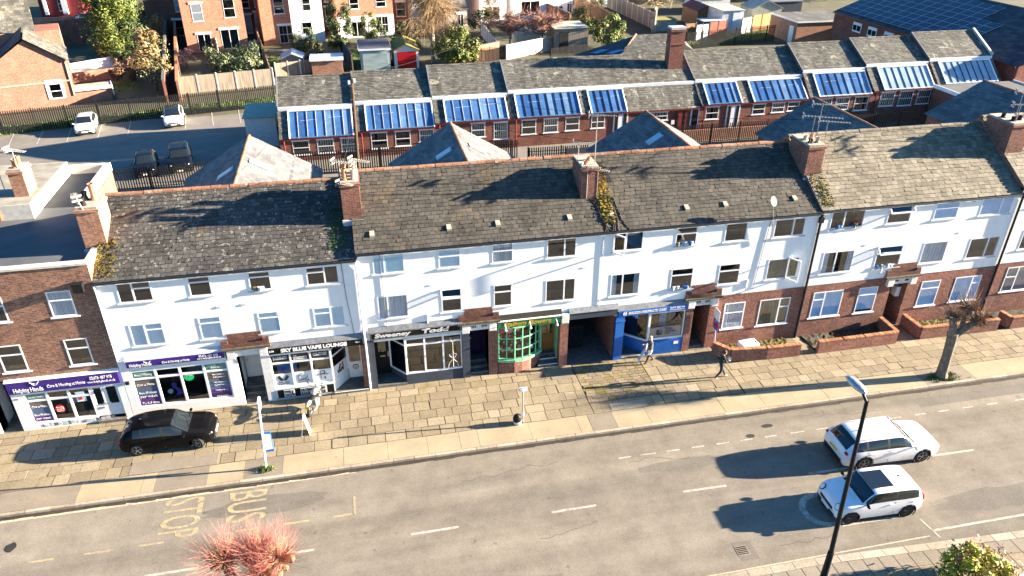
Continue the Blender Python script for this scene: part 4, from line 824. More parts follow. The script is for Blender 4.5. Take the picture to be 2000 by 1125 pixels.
for xa, xb in ((10.46,11.04),(11.48,12.21),(12.75,13.35),(13.94,14.53),(15.13,15.74),(16.3,16.9),(17.5,18.1),(18.8,19.5),(20.1,20.7),(21.4,22),(22.7,23.3),(24,24.6),(25.3,25.9),(26.6,27.2),(27.9,28.5),(29.3,29.9),(30.9,31.6)): line(mb, xa,-7.2,xb,-7.2,.07,'white_paint')
structure(mb.build('parking_dashes'))
mb = MB()
for xa, xb in ((-15,-14),(-13.1,-12.2),(-11.15,-10.1),(-9.2,-8.3),(-5.7,-4.8),(-3.8,-2.82),(-1.9,-1.05)): line(mb, xa,-8.12,xb,-8.12,.1,'yellow_paint')
line(mb,-1.03,-8.17,-1.03,-7.15,.1,'yellow_paint'); structure(mb.build('bus_bay_dashes'))
for word, x0, ys in (('STOP',-8.62,(-5.85,-8.0)),('BUS',-6.1,(-5.95,-7.65))):
    me = text_mesh(word, 1.0, None, 0, .006); me.materials.append(M_['yellow_paint'])
    xs = [v.co.x for v in me.vertices]; yy = [v.co.y for v in me.vertices]; w, h = max(xs)-min(xs), max(yy)-min(yy); a, b = min(xs), min(yy)
    for v in me.vertices:
        p = (v.co.x-a)/w, (v.co.y-b)/h; v.co = (x0+p[1]*1.55, ys[0]+p[0]*(ys[1]-ys[0]), Z1)
    o = bpy.data.objects.new('painted_lettering', me); COL.objects.link(o); structure(o)
mb = MB(); line(mb, 21.3,-13.63,60,-13.8,.1,'white_paint'); line(mb,21.2,-13.0,21.35,-14.0,.07,'white_paint'); line(mb,-20,-13.92,21,-13.85,.05,'cream_paint'); structure(mb.build('edge_line'))
mb = MB(); pr = None; ring = []
for k in range(49):
    t = math.pi*2*k/48; c, s = math.cos(t), math.sin(t); ring.append((17.75+1.05*c, -11.75+.95*s, 17.75+.78*c, -11.75+.7*s))
for a, b in zip(ring, ring[1:]): mb.face([(a[0],a[1],Z1),(b[0],b[1],Z1),(b[2],b[3],Z1),(a[2],a[3],Z1)], M_['white_paint'])
line(mb,17.9,-12.68,20.4,-12.72,.1,'white_paint'); structure(mb.build('mini_roundabout_ring'))
M_['oil'] = mat('oil_stain', (.03,.028,.026), .6, .4, 3); mb = MB()
mb.face([(-14.0+.22*math.cos(k*.63),-7.2+.2*math.sin(k*.63)*(1+.2*(k % 3)),Z1) for k in range(10)], M_['oil']); mb.face([(18.0+.3*math.cos(k*.63),-6.5+.13*math.sin(k*.63),Z1) for k in range(10)], M_['oil']); mb.face([(16.9+.22*math.cos(k*.63),-7.0+.13*math.sin(k*.63),Z1) for k in range(10)], M_['oil']); structure(mb.build('oil_stain'))
M_['darkpatch'] = mat_asphalt('dark_road_repair', (.165,.148,.125), (.135,.122,.105), .3, .3); M_['palepatch'] = mat_asphalt('pale_road_wear', (.25,.215,.16), (.205,.185,.15), .3, .4); M_['crack'] = mat('crack_line', (.06,.055,.05), .95, .4, 4)
def blob(mb, cx, cy, rx, ry, m, n=26, z=-.1185, jag=.16):
    mb.face([(cx+rx*math.cos(k*6.2832/n)*(1+rd.uniform(-jag,jag)), cy+ry*math.sin(k*6.2832/n)*(1+rd.uniform(-jag,jag)), z) for k in range(n)], M_[m])
mb = MB(); blob(mb, -4.5,-6.9,2.6,.5,'darkpatch'); blob(mb, 13.2,-8.1,2.2,.35,'darkpatch'); blob(mb, 25.5,-12.6,3.2,.55,'darkpatch'); blob(mb, 2.5,-12.8,3.6,.5,'darkpatch'); structure(mb.build('road_repair'))
mb = MB(); mb.face([(26,-6.1,-.118),(34,-6.1,-.118),(34,-6.75,-.118),(26,-6.75,-.118)], M_['darkpatch']); mb.face([(13.2,-12.6,-.118),(13.95,-12.6,-.118),(13.95,-13.5,-.118),(13.2,-13.5,-.118)], M_['darkpatch']); structure(mb.build('road_trench'))
mb = MB()
for x0_, y0_, L_ in ((10.8,-7.6,3.0),(-9,-10.4,4),(3.5,-7.2,5),(15,-13.1,3),(20.5,-6.4,4),(-2,-12.5,4),(6,-10.9,3.5)):
    x_, y_ = x0_, y0_
    for k in range(int(L_/.25)):
        x2, y2 = x_+.25*rd.uniform(.5,1.2), y_+rd.uniform(-.12,.12); mb.face([(x_,y_,Z1),(x2,y2,Z1),(x2,y2+.018,Z1),(x_,y_+.018,Z1)], M_['crack']); x_, y_ = x2, y2
structure(mb.build('road_cracks'))
d = thing('road_drain', 'square iron drain grate let into the road near the black lamp post', 'drain', (13.45,-13.0,-.12)); mb = MB(); mb.box(13.2,-13.25,-.119,13.7,-12.78,-.112,M_['tarpatch']); mb.build('grate_frame', d); mb = MB()
for k in range(5): mb.box(13.25,-13.2+k*.08,-.111,13.65,-13.16+k*.08,-.105,M_['black'])
mb.build('grate', d)
# front gardens
for x0, x1, m in ((18.5,22.45,'mossbed'),(23.5,28.15,'soil'),(29.75,34.6,'mossbed'),(35.4,46,'soil')):
    mb = MB(); n = 26; mm = 8
    vs = [(x0+(x1-x0)*i/n, -1.5+1.45*j/mm, .03+rd.uniform(0,.06)) for j in range(mm+1) for i in range(n+1)]
    mb.mesh(vs, [(j*(n+1)+i, j*(n+1)+i+1, (j+1)*(n+1)+i+1, (j+1)*(n+1)+i) for j in range(mm) for i in range(n)], M_[m])
    if m == 'mossbed': scatter_blades(mb, [(rd.uniform(x0,x1), rd.uniform(-1.45,-.1), .05) for _ in range(500)], M_['mossy'], (.04,.14), .02)
    tag(mb.build('garden_bed'), 'moss and weeds in the narrow front garden' if m == 'mossbed' else 'dark bare soil in the narrow front garden', 'ground cover', kind='stuff')
def low_wall(pts, label, z=.68, tops=None):
    t = thing('garden_wall', label, 'wall', (pts[0][0], pts[0][1], 0), group='low brick front garden walls'); mb = MB(); cp = MB()
    for (xa, ya), (xb, yb) in zip(pts, pts[1:]):
        mb.beam((xa,ya,z/2), (xb,yb,z/2), .2, z, M_['brick_old']); L = math.hypot(xb-xa, yb-ya); n = int(L/.085); d = Vector((xb-xa, yb-ya, 0))/n; u = d.normalized()
        for k in range(n):
            if random.random() < .04: continue
            c = Vector((xa,ya,z+.035))+d*(k+.5); cp.obox(c, (.074, .23, .07+random.uniform(-.01,.01)), M_['copebrick'], math.atan2(u.y, u.x))
    mb.build('brickwork', t); cp.build('coping', t); return t
M_['copebrick'] = mat_island('coping_bricks', [(0,(.26,.11,.05)),(.5,(.38,.17,.085)),(1,(.46,.23,.12))], rough=.9, moss=((.16,.13,.04), 2, .6, .6))
low_wall([(17.95,-.6),(18.55,-1.42),(20.5,-1.62),(22.4,-1.66)], 'low brick garden wall with bevelled corner round the white appliance')
low_wall([(23.45,-1.66),(28.18,-1.64),(28.2,-.12)], 'low brick garden wall running back to the right hand doorway of the flats')
low_wall([(29.7,-.1),(29.74,-1.55),(34.6,-1.62)], 'low brick garden wall behind the pollarded tree'); low_wall([(35.35,-.9),(35.45,-1.62),(44,-1.7)], 'low brick garden wall cut by the right edge')
# ================================================================== vehicles
def pchip(xs, ys, x):
    n = len(xs)
    if x <= xs[0]: return ys[0]
    if x >= xs[-1]: return ys[-1]
    h = [xs[i+1]-xs[i] for i in range(n-1)]; d = [(ys[i+1]-ys[i])/h[i] for i in range(n-1)]; m = [0]*n; m[0] = d[0]; m[-1] = d[-1]
    for i in range(1, n-1):
        if d[i-1]*d[i] > 0:
            w1, w2 = 2*h[i]+h[i-1], h[i]+2*h[i-1]; m[i] = (w1+w2)/(w1/d[i-1]+w2/d[i])
    i = max(k for k in range(n-1) if xs[k] <= x); t = (x-xs[i])/h[i]
    return (2*t**3-3*t*t+1)*ys[i]+(t**3-2*t*t+t)*h[i]*m[i]+(-2*t**3+3*t*t)*ys[i+1]+(t**3-t*t)*h[i]*m[i+1]
def mat_car(name, col, rough=.25, coat=.6, metal=0):
    m, t, p = nodes(name); p.inputs['Base Color'].default_value = (*col, 1); p.inputs['Roughness'].default_value = rough; p.inputs['Coat Weight'].default_value = coat; p.inputs['Coat Roughness'].default_value = .04; p.inputs['Metallic'].default_value = metal; p.inputs['Specular IOR Level'].default_value = .1 if max(col) < .02 else .5
    co = objco(t); c = ramp(t, noise(t, objco(t, (1,1,2.5)), 1.6, 5, .7), [(.3, tuple(q*.86 for q in col)), (.6, col)]); t.links.new(c, p.inputs['Base Color']); return m
M_['carwhite'] = mat_car('white_car_paint', (.74,.74,.75)); M_['carblack'] = mat_car('black_car_paint', (.004,.004,.005), .15, .03); M_['carsilver'] = mat_car('silver_car_paint', (.35,.37,.4), .3, .5, .5); M_['carred'] = mat_car('red_car_paint', (.4,.01,.02)); M_['cardark'] = mat_car('dark_blue_car_paint', (.005,.007,.012), .25, .04)
m, t, p = nodes('car_glass'); p.inputs['Base Color'].default_value = (.012,.016,.02,1); p.inputs['Roughness'].default_value = .04; p.inputs['Specular IOR Level'].default_value = .7; M_['carglass'] = m
sx_ = 0
M_['tyre'] = mat('tyre_rubber', (.014,.014,.015), .85, .3, 8); M_['rim'] = mat('alloy_rim', (.28,.28,.29), .35, .1, 6, metal=.6); M_['trim'] = mat('dark_plastic_trim', (.02,.02,.022), .6, .3, 6)
M_['lens'] = mat('clear_lamp_lens', (.7,.72,.75), .1, .05, 4, spec=.8); M_['redlens'] = mat('red_lamp_lens', (.35,.008,.012), .15, .1, 4, spec=.7); M_['plateY'] = mat('yellow_plate', (.6,.45,.06), .5, .05, 4); M_['plateW'] = mat('white_plate', (.75,.75,.72), .5, .05, 4)
# station: x share of length, half width share, sill z, belt z, top z, top half width share   (z as share of height)
HATCH = dict(st=[(-.5,.74,.30,.52,.56,.62),(-.485,.86,.2,.56,.62,.7),(-.45,.94,.16,.66,.76,.66),(-.40,.98,.14,.675,.87,.64),(-.32,1,.13,.66,.945,.65),(-.18,1,.13,.645,.99,.68),(-.03,1,.13,.63,1,.69),(.07,1,.13,.62,.975,.68),(.165,1,.13,.615,.80,.71),(.245,1,.13,.61,.665,.78),(.36,.98,.14,.585,.625,.8),(.43,.93,.15,.55,.585,.78),(.475,.84,.18,.47,.51,.7),(.5,.66,.26,.36,.40,.56)],
    side=[(-.33,-.25),(-.23,-.04),(-.015,.18)], ws=(.075,.24), rw=(-.465,-.35), wheels=(-.315,.325))
MINI = dict(st=[(-.5,.8,.28,.52,.55,.66),(-.485,.9,.2,.6,.66,.72),(-.455,.96,.16,.655,.80,.75),(-.42,.98,.14,.66,.93,.76),(-.35,1,.13,.66,.975,.77),(-.2,1,.13,.655,.998,.78),(0,1,.13,.65,1,.78),(.09,1,.13,.645,.975,.77),(.16,1,.13,.64,.83,.78),(.225,1,.13,.635,.685,.82),(.34,.99,.14,.62,.655,.82),(.42,.95,.15,.585,.62,.8),(.47,.88,.18,.5,.55,.74),(.5,.76,.25,.38,.43,.64)],
    side=[(-.41,-.16),(-.145,.19)], ws=(.1,.222), rw=(-.48,-.43), wheels=(-.32,.33))
ESTATE = dict(st=[(-.5,.76,.30,.55,.58,.62),(-.488,.88,.2,.6,.65,.7),(-.46,.95,.16,.645,.74,.7),(-.40,.98,.14,.65,.91,.67),(-.33,1,.13,.645,.965,.67),(-.15,1,.13,.64,.995,.68),(.0,1,.13,.635,1,.68),(.08,1,.13,.63,.975,.68),(.155,1,.13,.625,.82,.7),(.225,1,.13,.62,.665,.78),(.34,.99,.14,.595,.635,.8),(.425,.94,.15,.555,.59,.78),(.475,.84,.18,.47,.52,.7),(.5,.64,.26,.36,.41,.54)],
    side=[(-.40,-.29),(-.27,-.08),(-.06,.165)], ws=(.085,.222), rw=(-.472,-.38), wheels=(-.29,.30))
SUV = dict(st=[(-.5,.78,.30,.56,.6,.64),(-.485,.9,.22,.62,.72,.72),(-.45,.97,.18,.66,.88,.74),(-.38,1,.17,.665,.97,.74),(-.2,1,.17,.66,1,.75),(.0,1,.17,.655,1,.75),(.08,1,.17,.65,.97,.74),(.15,1,.17,.645,.82,.76),(.21,1,.17,.64,.69,.82),(.34,.99,.18,.62,.66,.83),(.43,.95,.19,.585,.62,.8),(.475,.87,.22,.49,.53,.72),(.5,.7,.3,.38,.43,.6)],
    side=[(-.42,-.3),(-.28,-.06),(-.04,.16)], ws=(.085,.208), rw=(-.475,-.42), wheels=(-.3,.31))
def car(name, label, spec, L, Wd, H, loc, rz, paint='carwhite', group=None, roofglass=None, steer=0, round_lamps=False, rails=False, mirrors=None, wr=.31, rimm='rim', blackroof=False):
    t = lthing(name, label, 'car', loc, rz, group); st = spec['st']; xs = [s[0] for s in st]; hw = Wd/2
    cuts = sorted({q for s in spec['side'] for q in s} | set(spec['ws']) | set(spec['rw']) | {-.5+i/46 for i in range(47)} | {-.495,-.49,.49,.495,.485}); NR = 4; tt = [i/NR for i in range(8*NR+1)] + [4.12, 4.88, 5.15]; tt = sorted(set(tt))
    def ringp(x):
        w, zs_, zb, zt, wt = [pchip(xs, [s[k] for s in st], x) for k in (1,3,2,4,5)]; w *= hw; wt *= hw; zb *= H; zs_ *= H; zt *= H; wt = min(wt, w*.97); dz = min(.05, (zt-zs_)*.35)
        return [(0,zb),(w*.85,zb),(w*.965,zb+.06),(w,zb+(zs_-zb)*.55),(w*.965,zs_),(wt+.02,zt-dz),(wt*.82,zt-dz*.25),(wt*.4,zt),(0,zt+.006)]
    cb = {k: MB() for k in ('body','windscreen','rear_window')}; P_ = M_[paint]; ext = []
    for x in cuts:
        r = ringp(x); ext.append([(pchip(list(range(9)), [q[0] for q in r], u), pchip(list(range(9)), [q[1] for q in r], u)) for u in tt])
    arch = wr+.055; wl = [spec['wheels'][0]*L, spec['wheels'][1]*L]
    for i in range(len(cuts)-1):
        xa, xb = cuts[i], cuts[i+1]; xc = (xa+xb)/2
        for j in range(len(tt)-1):
            u = (tt[j]+tt[j+1])/2; q = 'body'; mm = P_
            if u < 1.6: mm = M_['trim']
            if 4.12 < u < 4.88 and any(a < xc < b for a, b in spec['side']) and ext[i][tt.index(5)][1]-ext[i][tt.index(4)][1] > .1: q = 'side_window'; mm = M_['carglass']
            if u > 5.15 and spec['ws'][0] < xc < spec['ws'][1]: q = 'windscreen'; mm = M_['carglass']
            if u > 5.15 and spec['rw'][0] < xc < spec['rw'][1]: q = 'rear_window'; mm = M_['carglass']
            if q == 'body' and 4.12 < u < 4.88 and (spec['side'][0][0] < xc < spec['side'][-1][1]): mm = M_['trim']
            if q == 'body' and blackroof and u > 5.15 and spec['rw'][1] < xc < spec['ws'][0]: mm = M_['carglass']
            for s in (1, -1):
                f = [(xa*L,s*ext[i][j][0],ext[i][j][1]),(xb*L,s*ext[i+1][j][0],ext[i+1][j][1]),(xb*L,s*ext[i+1][j+1][0],ext[i+1][j+1][1]),(xa*L,s*ext[i][j+1][0],ext[i][j+1][1])]
                cx = xc*L; cz = sum(p[2] for p in f)/4
                if 1 < u < 3.8 and any(math.hypot(cx-w_, cz-wr) < arch for w_ in wl): continue
                qq = q if q != 'side_window' else ('side_window', s, [n for n, (a, b) in enumerate(spec['side']) if a < xc < b][0])
                cb.setdefault(qq, MB()).face(f if s < 0 else f[::-1], mm)
    for e in (0, -1):
        for s in (1, -1):
            for j in range(len(tt)-1):
                a, b = ext[e][j], ext[e][j+1]; X = cuts[e]*L; cb['body'].face([(X,0,a[1]),(X,s*a[0],a[1]),(X,s*b[0],b[1]),(X,0,b[1])], P_ if tt[j] > 2 else M_['trim'])
    objs = {}
    for k, b in cb.items():
        o = b.build(k if isinstance(k, str) else k[0], t, smooth=True); me = o.data; bm = bmesh.new(); bm.from_mesh(me); bmesh.ops.remove_doubles(bm, verts=bm.verts, dist=.0008); bmesh.ops.recalc_face_normals(bm, faces=bm.faces); bm.to_mesh(me); bm.free(); objs[k] = o
        if k == 'body': me.set_sharp_from_angle(angle=math.radians(40))
    W_ = lambda x: pchip(xs, [s[1] for s in st], x)*hw
    a_ = MB()
    for k, w_ in enumerate(wl):
        for s in (1, -1):
            y = s*(W_(w_/L)-.012); pts = [(w_+(arch+.0)*math.cos(q*math.pi/14), y, wr+arch*math.sin(q*math.pi/14)) for q in range(-3, 18)]; a_.tube(pts, .022, M_['trim'] if paint != 'carblack' else M_['carblack'], 5)
            a_.lathe((w_, s*(W_(w_/L)-.3), wr), [(arch,0),(arch,.04)], M_['black'], 18, 'Y')
            rot = steer if k == 1 else 0
            wm = MB(); th = .1; wm.lathe((0,0,0), [(wr*.66,-th),(wr*.94,-th),(wr,-th*.6),(wr,th*.6),(wr*.94,th),(wr*.66,th)], M_['tyre'], 22, 'Y'); w0 = wm.build('wheel', t, smooth=False)
            w0.location = (w_, s*(W_(w_/L)-.115), wr); w0.rotation_euler = (0, 0, rot)
            rm = MB(); yy = s*th*.7; rm.lathe((0,0,0), [(wr*.69, yy*.6),(wr*.69, yy*1.45),(wr*.62, yy*1.45),(wr*.6, yy*1.0)], M_[rimm], 22, 'Y'); rm.lathe((0,0,0), [(wr*.16, yy*.9),(wr*.16, yy*1.4)], M_[rimm], 10, 'Y')
            for q in range(5):
                an = q*2*math.pi/5+.4; rm.beam((0,yy*1.2,0), (wr*.64*math.cos(an), yy*1.3, wr*.64*math.sin(an)), .05, .03, M_[rimm])
            rm.lathe((0,0,0), [(wr*.6, yy*.62),(wr*.6, yy*.7)], M_['black'], 18, 'Y'); rm.build('rim', w0)
    a_.build('wheel_arches', t)
    # lamps, plates, mirrors, grille
    for s in (1, -1):
        xh = .455 if round_lamps else .452; zh = (pchip(xs, [q[3] for q in st], xh))*H - (.02 if round_lamps else .055); yh = W_(xh)*(.80 if round_lamps else .86); h = MB()
        if round_lamps:
            h.ball((0,0,0), .155, M_['trim'], 16, 8, (.35,1,1)); h.ball((.02,0,0), .13, M_['lens'], 16, 8, (.35,1,1)); o = h.build('headlight', t); o.location = (xh*L+.03, s*(yh-.05), zh+.035); o.rotation_euler = (0, -.75, s*.3)
        else: h.ball((0,0,0), .2, M_['lens'], 12, 6, (1.1,.32,.3)); o = h.build('headlight', t); o.location = (xh*L-.05, s*yh, zh); o.rotation_euler = (0, .12, -s*.5)
        g = MB(); zt = st[1][3]*H+.02
        g.ball((0,0,0), .17, M_['redlens'], 10, 6, (.5,.75,.9 if round_lamps or spec is HATCH else .5)); o = g.build('tail_light', t); o.location = (-.475*L, s*W_(-.478)*.86, zt)
        m_ = MB(); xm = spec['ws'][1]-.035; m_.ball((0,0,0), .1, M_[mirrors or paint], 8, 6, (.7,1.15,.7)); m_.tube([(0,-s*.1,-.02),(0,-s*.18,-.06)], .025, M_['trim'], 5); o = m_.build('mirror', t); o.location = (xm*L, s*(hw+.07), pchip(xs, [q[3] for q in st], xm)*H+.05)
        for q in spec['side'][-2:]: 
            dh = MB(); xx = (q[0]+.03)*L; zz = pchip(xs, [w[3] for w in st], q[0])*H-.1; dh.obox((xx+.05, s*(W_(q[0])-.0), zz), (.17,.03,.03), P_); dh.build('door_handle', t)
    fx = .5*L; b = MB(); b.obox((fx-.012,0,st[-2][3]*H*.8), (.05,Wd*.5,.12), M_['trim']); b.obox((fx-.0,0,.3), (.05,Wd*.62,.14), M_['trim']); b.build('grille', t)
    part('number_plate', t, M_['plateW'], (fx+.012,-.26,.36,fx+.03,.26,.47)); part('number_plate', t, M_['plateY'], (-fx-.03,-.26,.52*H-.12,-fx-.008,.26,.52*H-.01)); part('rear_bumper_trim', t, M_['trim'], (-fx-.015,-Wd*.34,.24,-fx+.03,Wd*.34,.36))
    sm = MB()
    for q in spec['side'][-2:]:
        for s in (1,-1): sm.beam((q[0]*L,s*(W_(q[0])+.002),.3), (q[0]*L,s*(W_(q[0])*.972),pchip(xs, [w[3] for w in st], q[0])*H), .006, .008, M_['trim'])
    sm.build('door_seams', t)
    if roofglass: part('sunroof', t, M_['carglass'], (roofglass[0]*L,-Wd*.27,H-.02,roofglass[1]*L,Wd*.27,H+.014), bevel=.05)
    if rails:
        r = MB()
        for s in (1,-1): r.tube([(-.36*L,s*hw*.66,H*.96),(-.3*L,s*hw*.66,H*.995),(.03*L,s*hw*.66,H*1.012),(.08*L,s*hw*.66,H*.98)], .018, P_, 5)
        r.build('roof_rails', t)
    f = MB(); f.ball((-.28*L,0,H+.01), .05, M_['trim'], 6, 4, (1.6,.6,.9)); f.build('roof_antenna', t)
    wp = MB(); a = spec['ws'][1]
    for s in (-.35,.3): wp.tube([((a-.005)*L, s*hw, pchip(xs,[q[4] for q in st],a)*H+.015), ((a-.035)*L, s*hw+.4, pchip(xs,[q[4] for q in st],a-.035)*H+.015)], .012, M_['black'], 4)
    wp.build('wiper', t); return t
car('parked_car', 'white small hatchback with black sunroof driving left on the road', MINI, 3.78, 1.74, 1.43, (19.52,-11.88,-.12), math.pi-.035, 'carwhite', roofglass=(-.15,.1), round_lamps=True, mirrors='carblack', wr=.31, rimm='trim')
car('estate_car', 'white estate car with roof rails driving right beside the small hatchback', ESTATE, 4.72, 1.86, 1.47, (22.02,-9.15,-.12), -.035, 'carwhite', rails=True, wr=.34)
car('parked_car', 'black hatchback parked on the pavement outside the care shop', HATCH, 3.95, 1.72, 1.36, (-8.97,-2.1,.0), -.02, 'carblack', steer=-.45, blackroof=False)
CPR = math.radians(-80.5)
car('parked_car', 'white hatchback parked left in the rear car park', HATCH, 4.2, 1.8, 1.46, (-25.0,46.9,.004), CPR, 'carwhite', group='cars in the rear car park')
car('parked_car', 'white rounded saloon with dark glass roof in the rear car park', HATCH, 4.6, 1.85, 1.46, (-17.2,47.9,.004), CPR, 'carwhite', blackroof=True, group='cars in the rear car park')
pa, pb = G(286,352), G(354,345)
car('parked_car', 'dark hatchback parked behind the black railings, left of the darker pair', HATCH, 4.2, 1.8, 1.5, (pa.x-.35,pa.y+2.3,.004), CPR, 'cardark', group='cars in the rear car park')
car('parked_car', 'tall dark four by four behind the black railings, nearer the slate wing', SUV, 4.5, 1.9, 1.68, (pb.x-.35,pb.y+2.5,.004), CPR, 'cardark', rails=True, group='cars in the rear car park')

# ================================================================== street furniture
t = thing('street_lamp', 'tall black street lamp with grey lantern standing on the near pavement', 'street lamp', (15.54,-15.05,0)); mb = MB()
mb.tube([(15.54,-15.05,0),(15.54,-15.05,1.6)], [.13,.11], M_['gutter'], 12); mb.tube([(15.54,-15.05,1.6),(15.2,-15.0,8.35)], [.085,.06], M_['gutter'], 10); mb.tube([(15.2,-15.0,8.3),(15.16,-14.8,8.48)], [.05,.045], M_['gutter'], 8); mb.build('pole', t)
mb = MB(); mb.ball((0,0,0), .42, M_['metal'], 14, 8, (.42,1,.28)); o = mb.build('lantern'); o.parent = t; o.matrix_parent_inverse = Matrix.Translation(-Vector((15.54,-15.05,0))); o.location = Vector((15.1,-14.5,8.62)); ORG[o.name] = Vector((0,0,0)); o.rotation_euler = (math.radians(12),0,math.radians(16)); mb = MB(); mb.ball((0,0,-.03), .33, M_['lens'], 12, 6, (.4,.9,.25)); lo = mb.build('lens'); lo.parent = o
t = thing('bus_stop', 'thin white bus stop pole with blue timetable board on the kerbside', 'bus stop', (-4.69,-4.85,0)); mb = MB(); mb.tube([(-4.69,-4.85,0),(-4.47,-4.85,3.5)], .045, M_['upvc'], 8); mb.build('pole', t)
o = part('timetable', t, M_['blue'], (-4.62,-4.79,.85,-4.24,-4.73,1.9), (-4.58,-4.81,1.0,-4.28,-4.792,1.8,M_['upvc'])); o = part('stop_flag', t, M_['upvc'], (-4.52,-4.87,3.1,-4.44,-4.4,3.52), (-4.525,-4.82,3.2,-4.521,-4.45,3.42,M_['red']))
mb = MB(); scatter_blades(mb, [(-4.69+random.gauss(0,.16),-4.9+random.gauss(0,.1),0) for _ in range(220)], M_['grass'], (.05,.2), .02); tag(mb.build('weeds'), 'green weeds round the foot of the white bus stop pole', 'weeds', kind='stuff')
t = thing('sign_post', 'thin grey post carrying a small blue and white parking plate', 'sign post', (6.84,-4.1,0)); mb = MB(); mb.tube([(6.84,-4.1,0),(6.8,-4.1,2.05)], .038, M_['metal'], 8); mb.lathe((6.82,-4.1,.42), [(.06,0),(.075,.1),(.05,.2)], M_['upvc'], 8); mb.build('pole', t)
pl_ = part('sign_plate', t, M_['upvc'], (6.62,-4.16,1.85,7.0,-4.142,2.08), (6.64,-4.166,1.88,6.76,-4.161,2.05,M_['blue'])); lettering('P', pl_, (6.665,-4.17,1.9), .15, M_['upvc'], offset=.004)
t = thing('rubbish_bin', 'small black rounded bin beside the parking post', 'bin', (6.55,-4.12,0)); mb = MB(); mb.lathe((6.55,-4.12,0), [(.1,0),(.15,.04),(.2,.2),(.21,.32),(.17,.45),(.09,.53),(.03,.56)], M_['gutter'], 14); mb.build('body', t, smooth=True); mb = MB(); mb.lathe((6.55,-4.12,.02), [(.17,0),(.215,.16),(.205,.17)], M_['sill'], 14); mb.build('base_band', t)
t = thing('estate_agent_board', 'white pole with red, white and blue letting board beside the clinic doorway', 'sign', (18.1,-.45,0)); mb = MB(); mb.tube([(18.1,-.5,0),(17.95,-.45,2.55)], .035, M_['upvc'], 6); mb.build('pole', t)
part('board', t, M_['upvc'], (17.96,-.75,2.05,17.985,-.2,2.65), (17.96,-.75,1.86,17.985,-.2,2.048,M_['blue']), (17.96,-.75,1.66,17.985,-.2,1.858,M_['red']), (17.96,-.75,1.45,17.985,-.2,1.658,M_['blue']))
t = thing('appliance', 'white square cabinet dumped in the mossy garden inside the angled corner wall', 'appliance', (19.8,-.9,0)); mb = MB(); mb.obox((19.8,-.9,.36), (.95,.6,.62), M_['white'], .1); mb.build('cabinet', t, bevel=.03); mb = MB(); mb.obox((20.27,-.83,.38), (.12,.5,.5), M_['white'], .1); mb.obox((20.2,-.95,.672), (.1,.16,.01), M_['black'], .1); mb.build('door', t); mb = MB(); mb.lathe((19.72,-.92,.672), [(.14,0),(.14,.008)], M_['sill'], 14); mb.build('badge', t)
t = thing('sandwich_board', 'white pavement board standing below the motorcycle', 'sign', (-3.07,-2.8,0))
for s, nm in ((1,'front_panel'),(-1,'back_panel')): q = MB(); q.extr([(-3.07+s*.17,-3.05,0),(-3.07+s*.17,-2.6,0),(-3.07+s*.01,-2.6,.95),(-3.07+s*.01,-2.7,1.02),(-3.07+s*.01,-2.95,1.02),(-3.07+s*.01,-3.05,.95)], (s*.02,0,0), M_['white']); q.build(nm, t)
# motorcycle
t = lthing('motorcycle', 'naked motorcycle parked nose to the vape shop front', 'motorcycle', (-2.68,-1.0,0), math.atan2(1.26,.39))
for x, nm in ((-.66,'rear'),(.66,'front')):
    w0 = MB(); w0.lathe((x,0,.3), [(.19,-.05),(.27,-.06),(.3,-.03),(.3,.03),(.27,.06),(.19,.05)], M_['tyre'], 18, 'Y'); w = w0.build('wheel', t); r = MB(); r.lathe((x,0,.3), [(.2,-.045),(.2,.045),(.17,.045),(.17,-.045)], M_['potpale'], 18, 'Y')
    for k in range(6): r.beam((x,0,.3),(x+.19*math.cos(k*1.047),0,.3+.19*math.sin(k*1.047)),.03,.02,M_['potpale'])
    r.lathe((x,-.06,.3), [(.12,0),(.12,.012)], M_['metal'], 14, 'Y'); r.build('rim', w)
q = MB()
for s in (-1,1): q.tube([(.66,s*.09,.3),(.42,s*.09,.9)], .025, M_['metal'], 6)
q.build('fork', t); q = MB(); q.tube([(.4,-.36,1.02),(.36,-.2,1.0),(.42,0,.94),(.36,.2,1.0),(.4,.36,1.02)], .018, M_['metal'], 6); q.build('handlebar', t)
for s in (-1,1): q = MB(); q.ball((.38,s*.34,1.16), .06, M_['metal'], 8, 5, (.4,1.2,.8)); q.tube([(.38,s*.3,1.02),(.38,s*.33,1.14)], .01, M_['black'], 4); q.build('mirror', t)
q = MB(); q.ball((.16,0,.82), .25, M_['metal'], 12, 8, (1.1,.62,.55)); q.build('fuel_tank', t, smooth=True); q = MB(); q.ball((-.28,0,.76), .33, M_['black'], 12, 8, (1.1,.42,.24)); q.build('seat', t, smooth=True)
q = MB(); q.ball((-.68,0,.78), .2, M_['offwhite'], 10, 6, (1.2,.45,.35)); q.build('tail', t); q = MB(); q.obox((0,0,.42), (.42,.3,.34), M_['metal']); q.obox((.12,0,.55), (.2,.34,.14), M_['trim'], 0, .2); q.build('engine', t, bevel=.03)
q = MB(); q.tube([(.3,-.12,.35),(.0,-.18,.22),(-.4,-.2,.3),(-.8,-.22,.42)], [.03,.03,.05,.055], M_['metal'], 8); q.build('exhaust', t); q = MB(); q.tube([(.42,0,.9),(.1,0,.62),(-.3,0,.6),(-.66,0,.3)], .03, M_['trim'], 6); q.tube([(-.3,0,.6),(-.7,0,.72)], .025, M_['trim'], 6); q.build('frame', t)
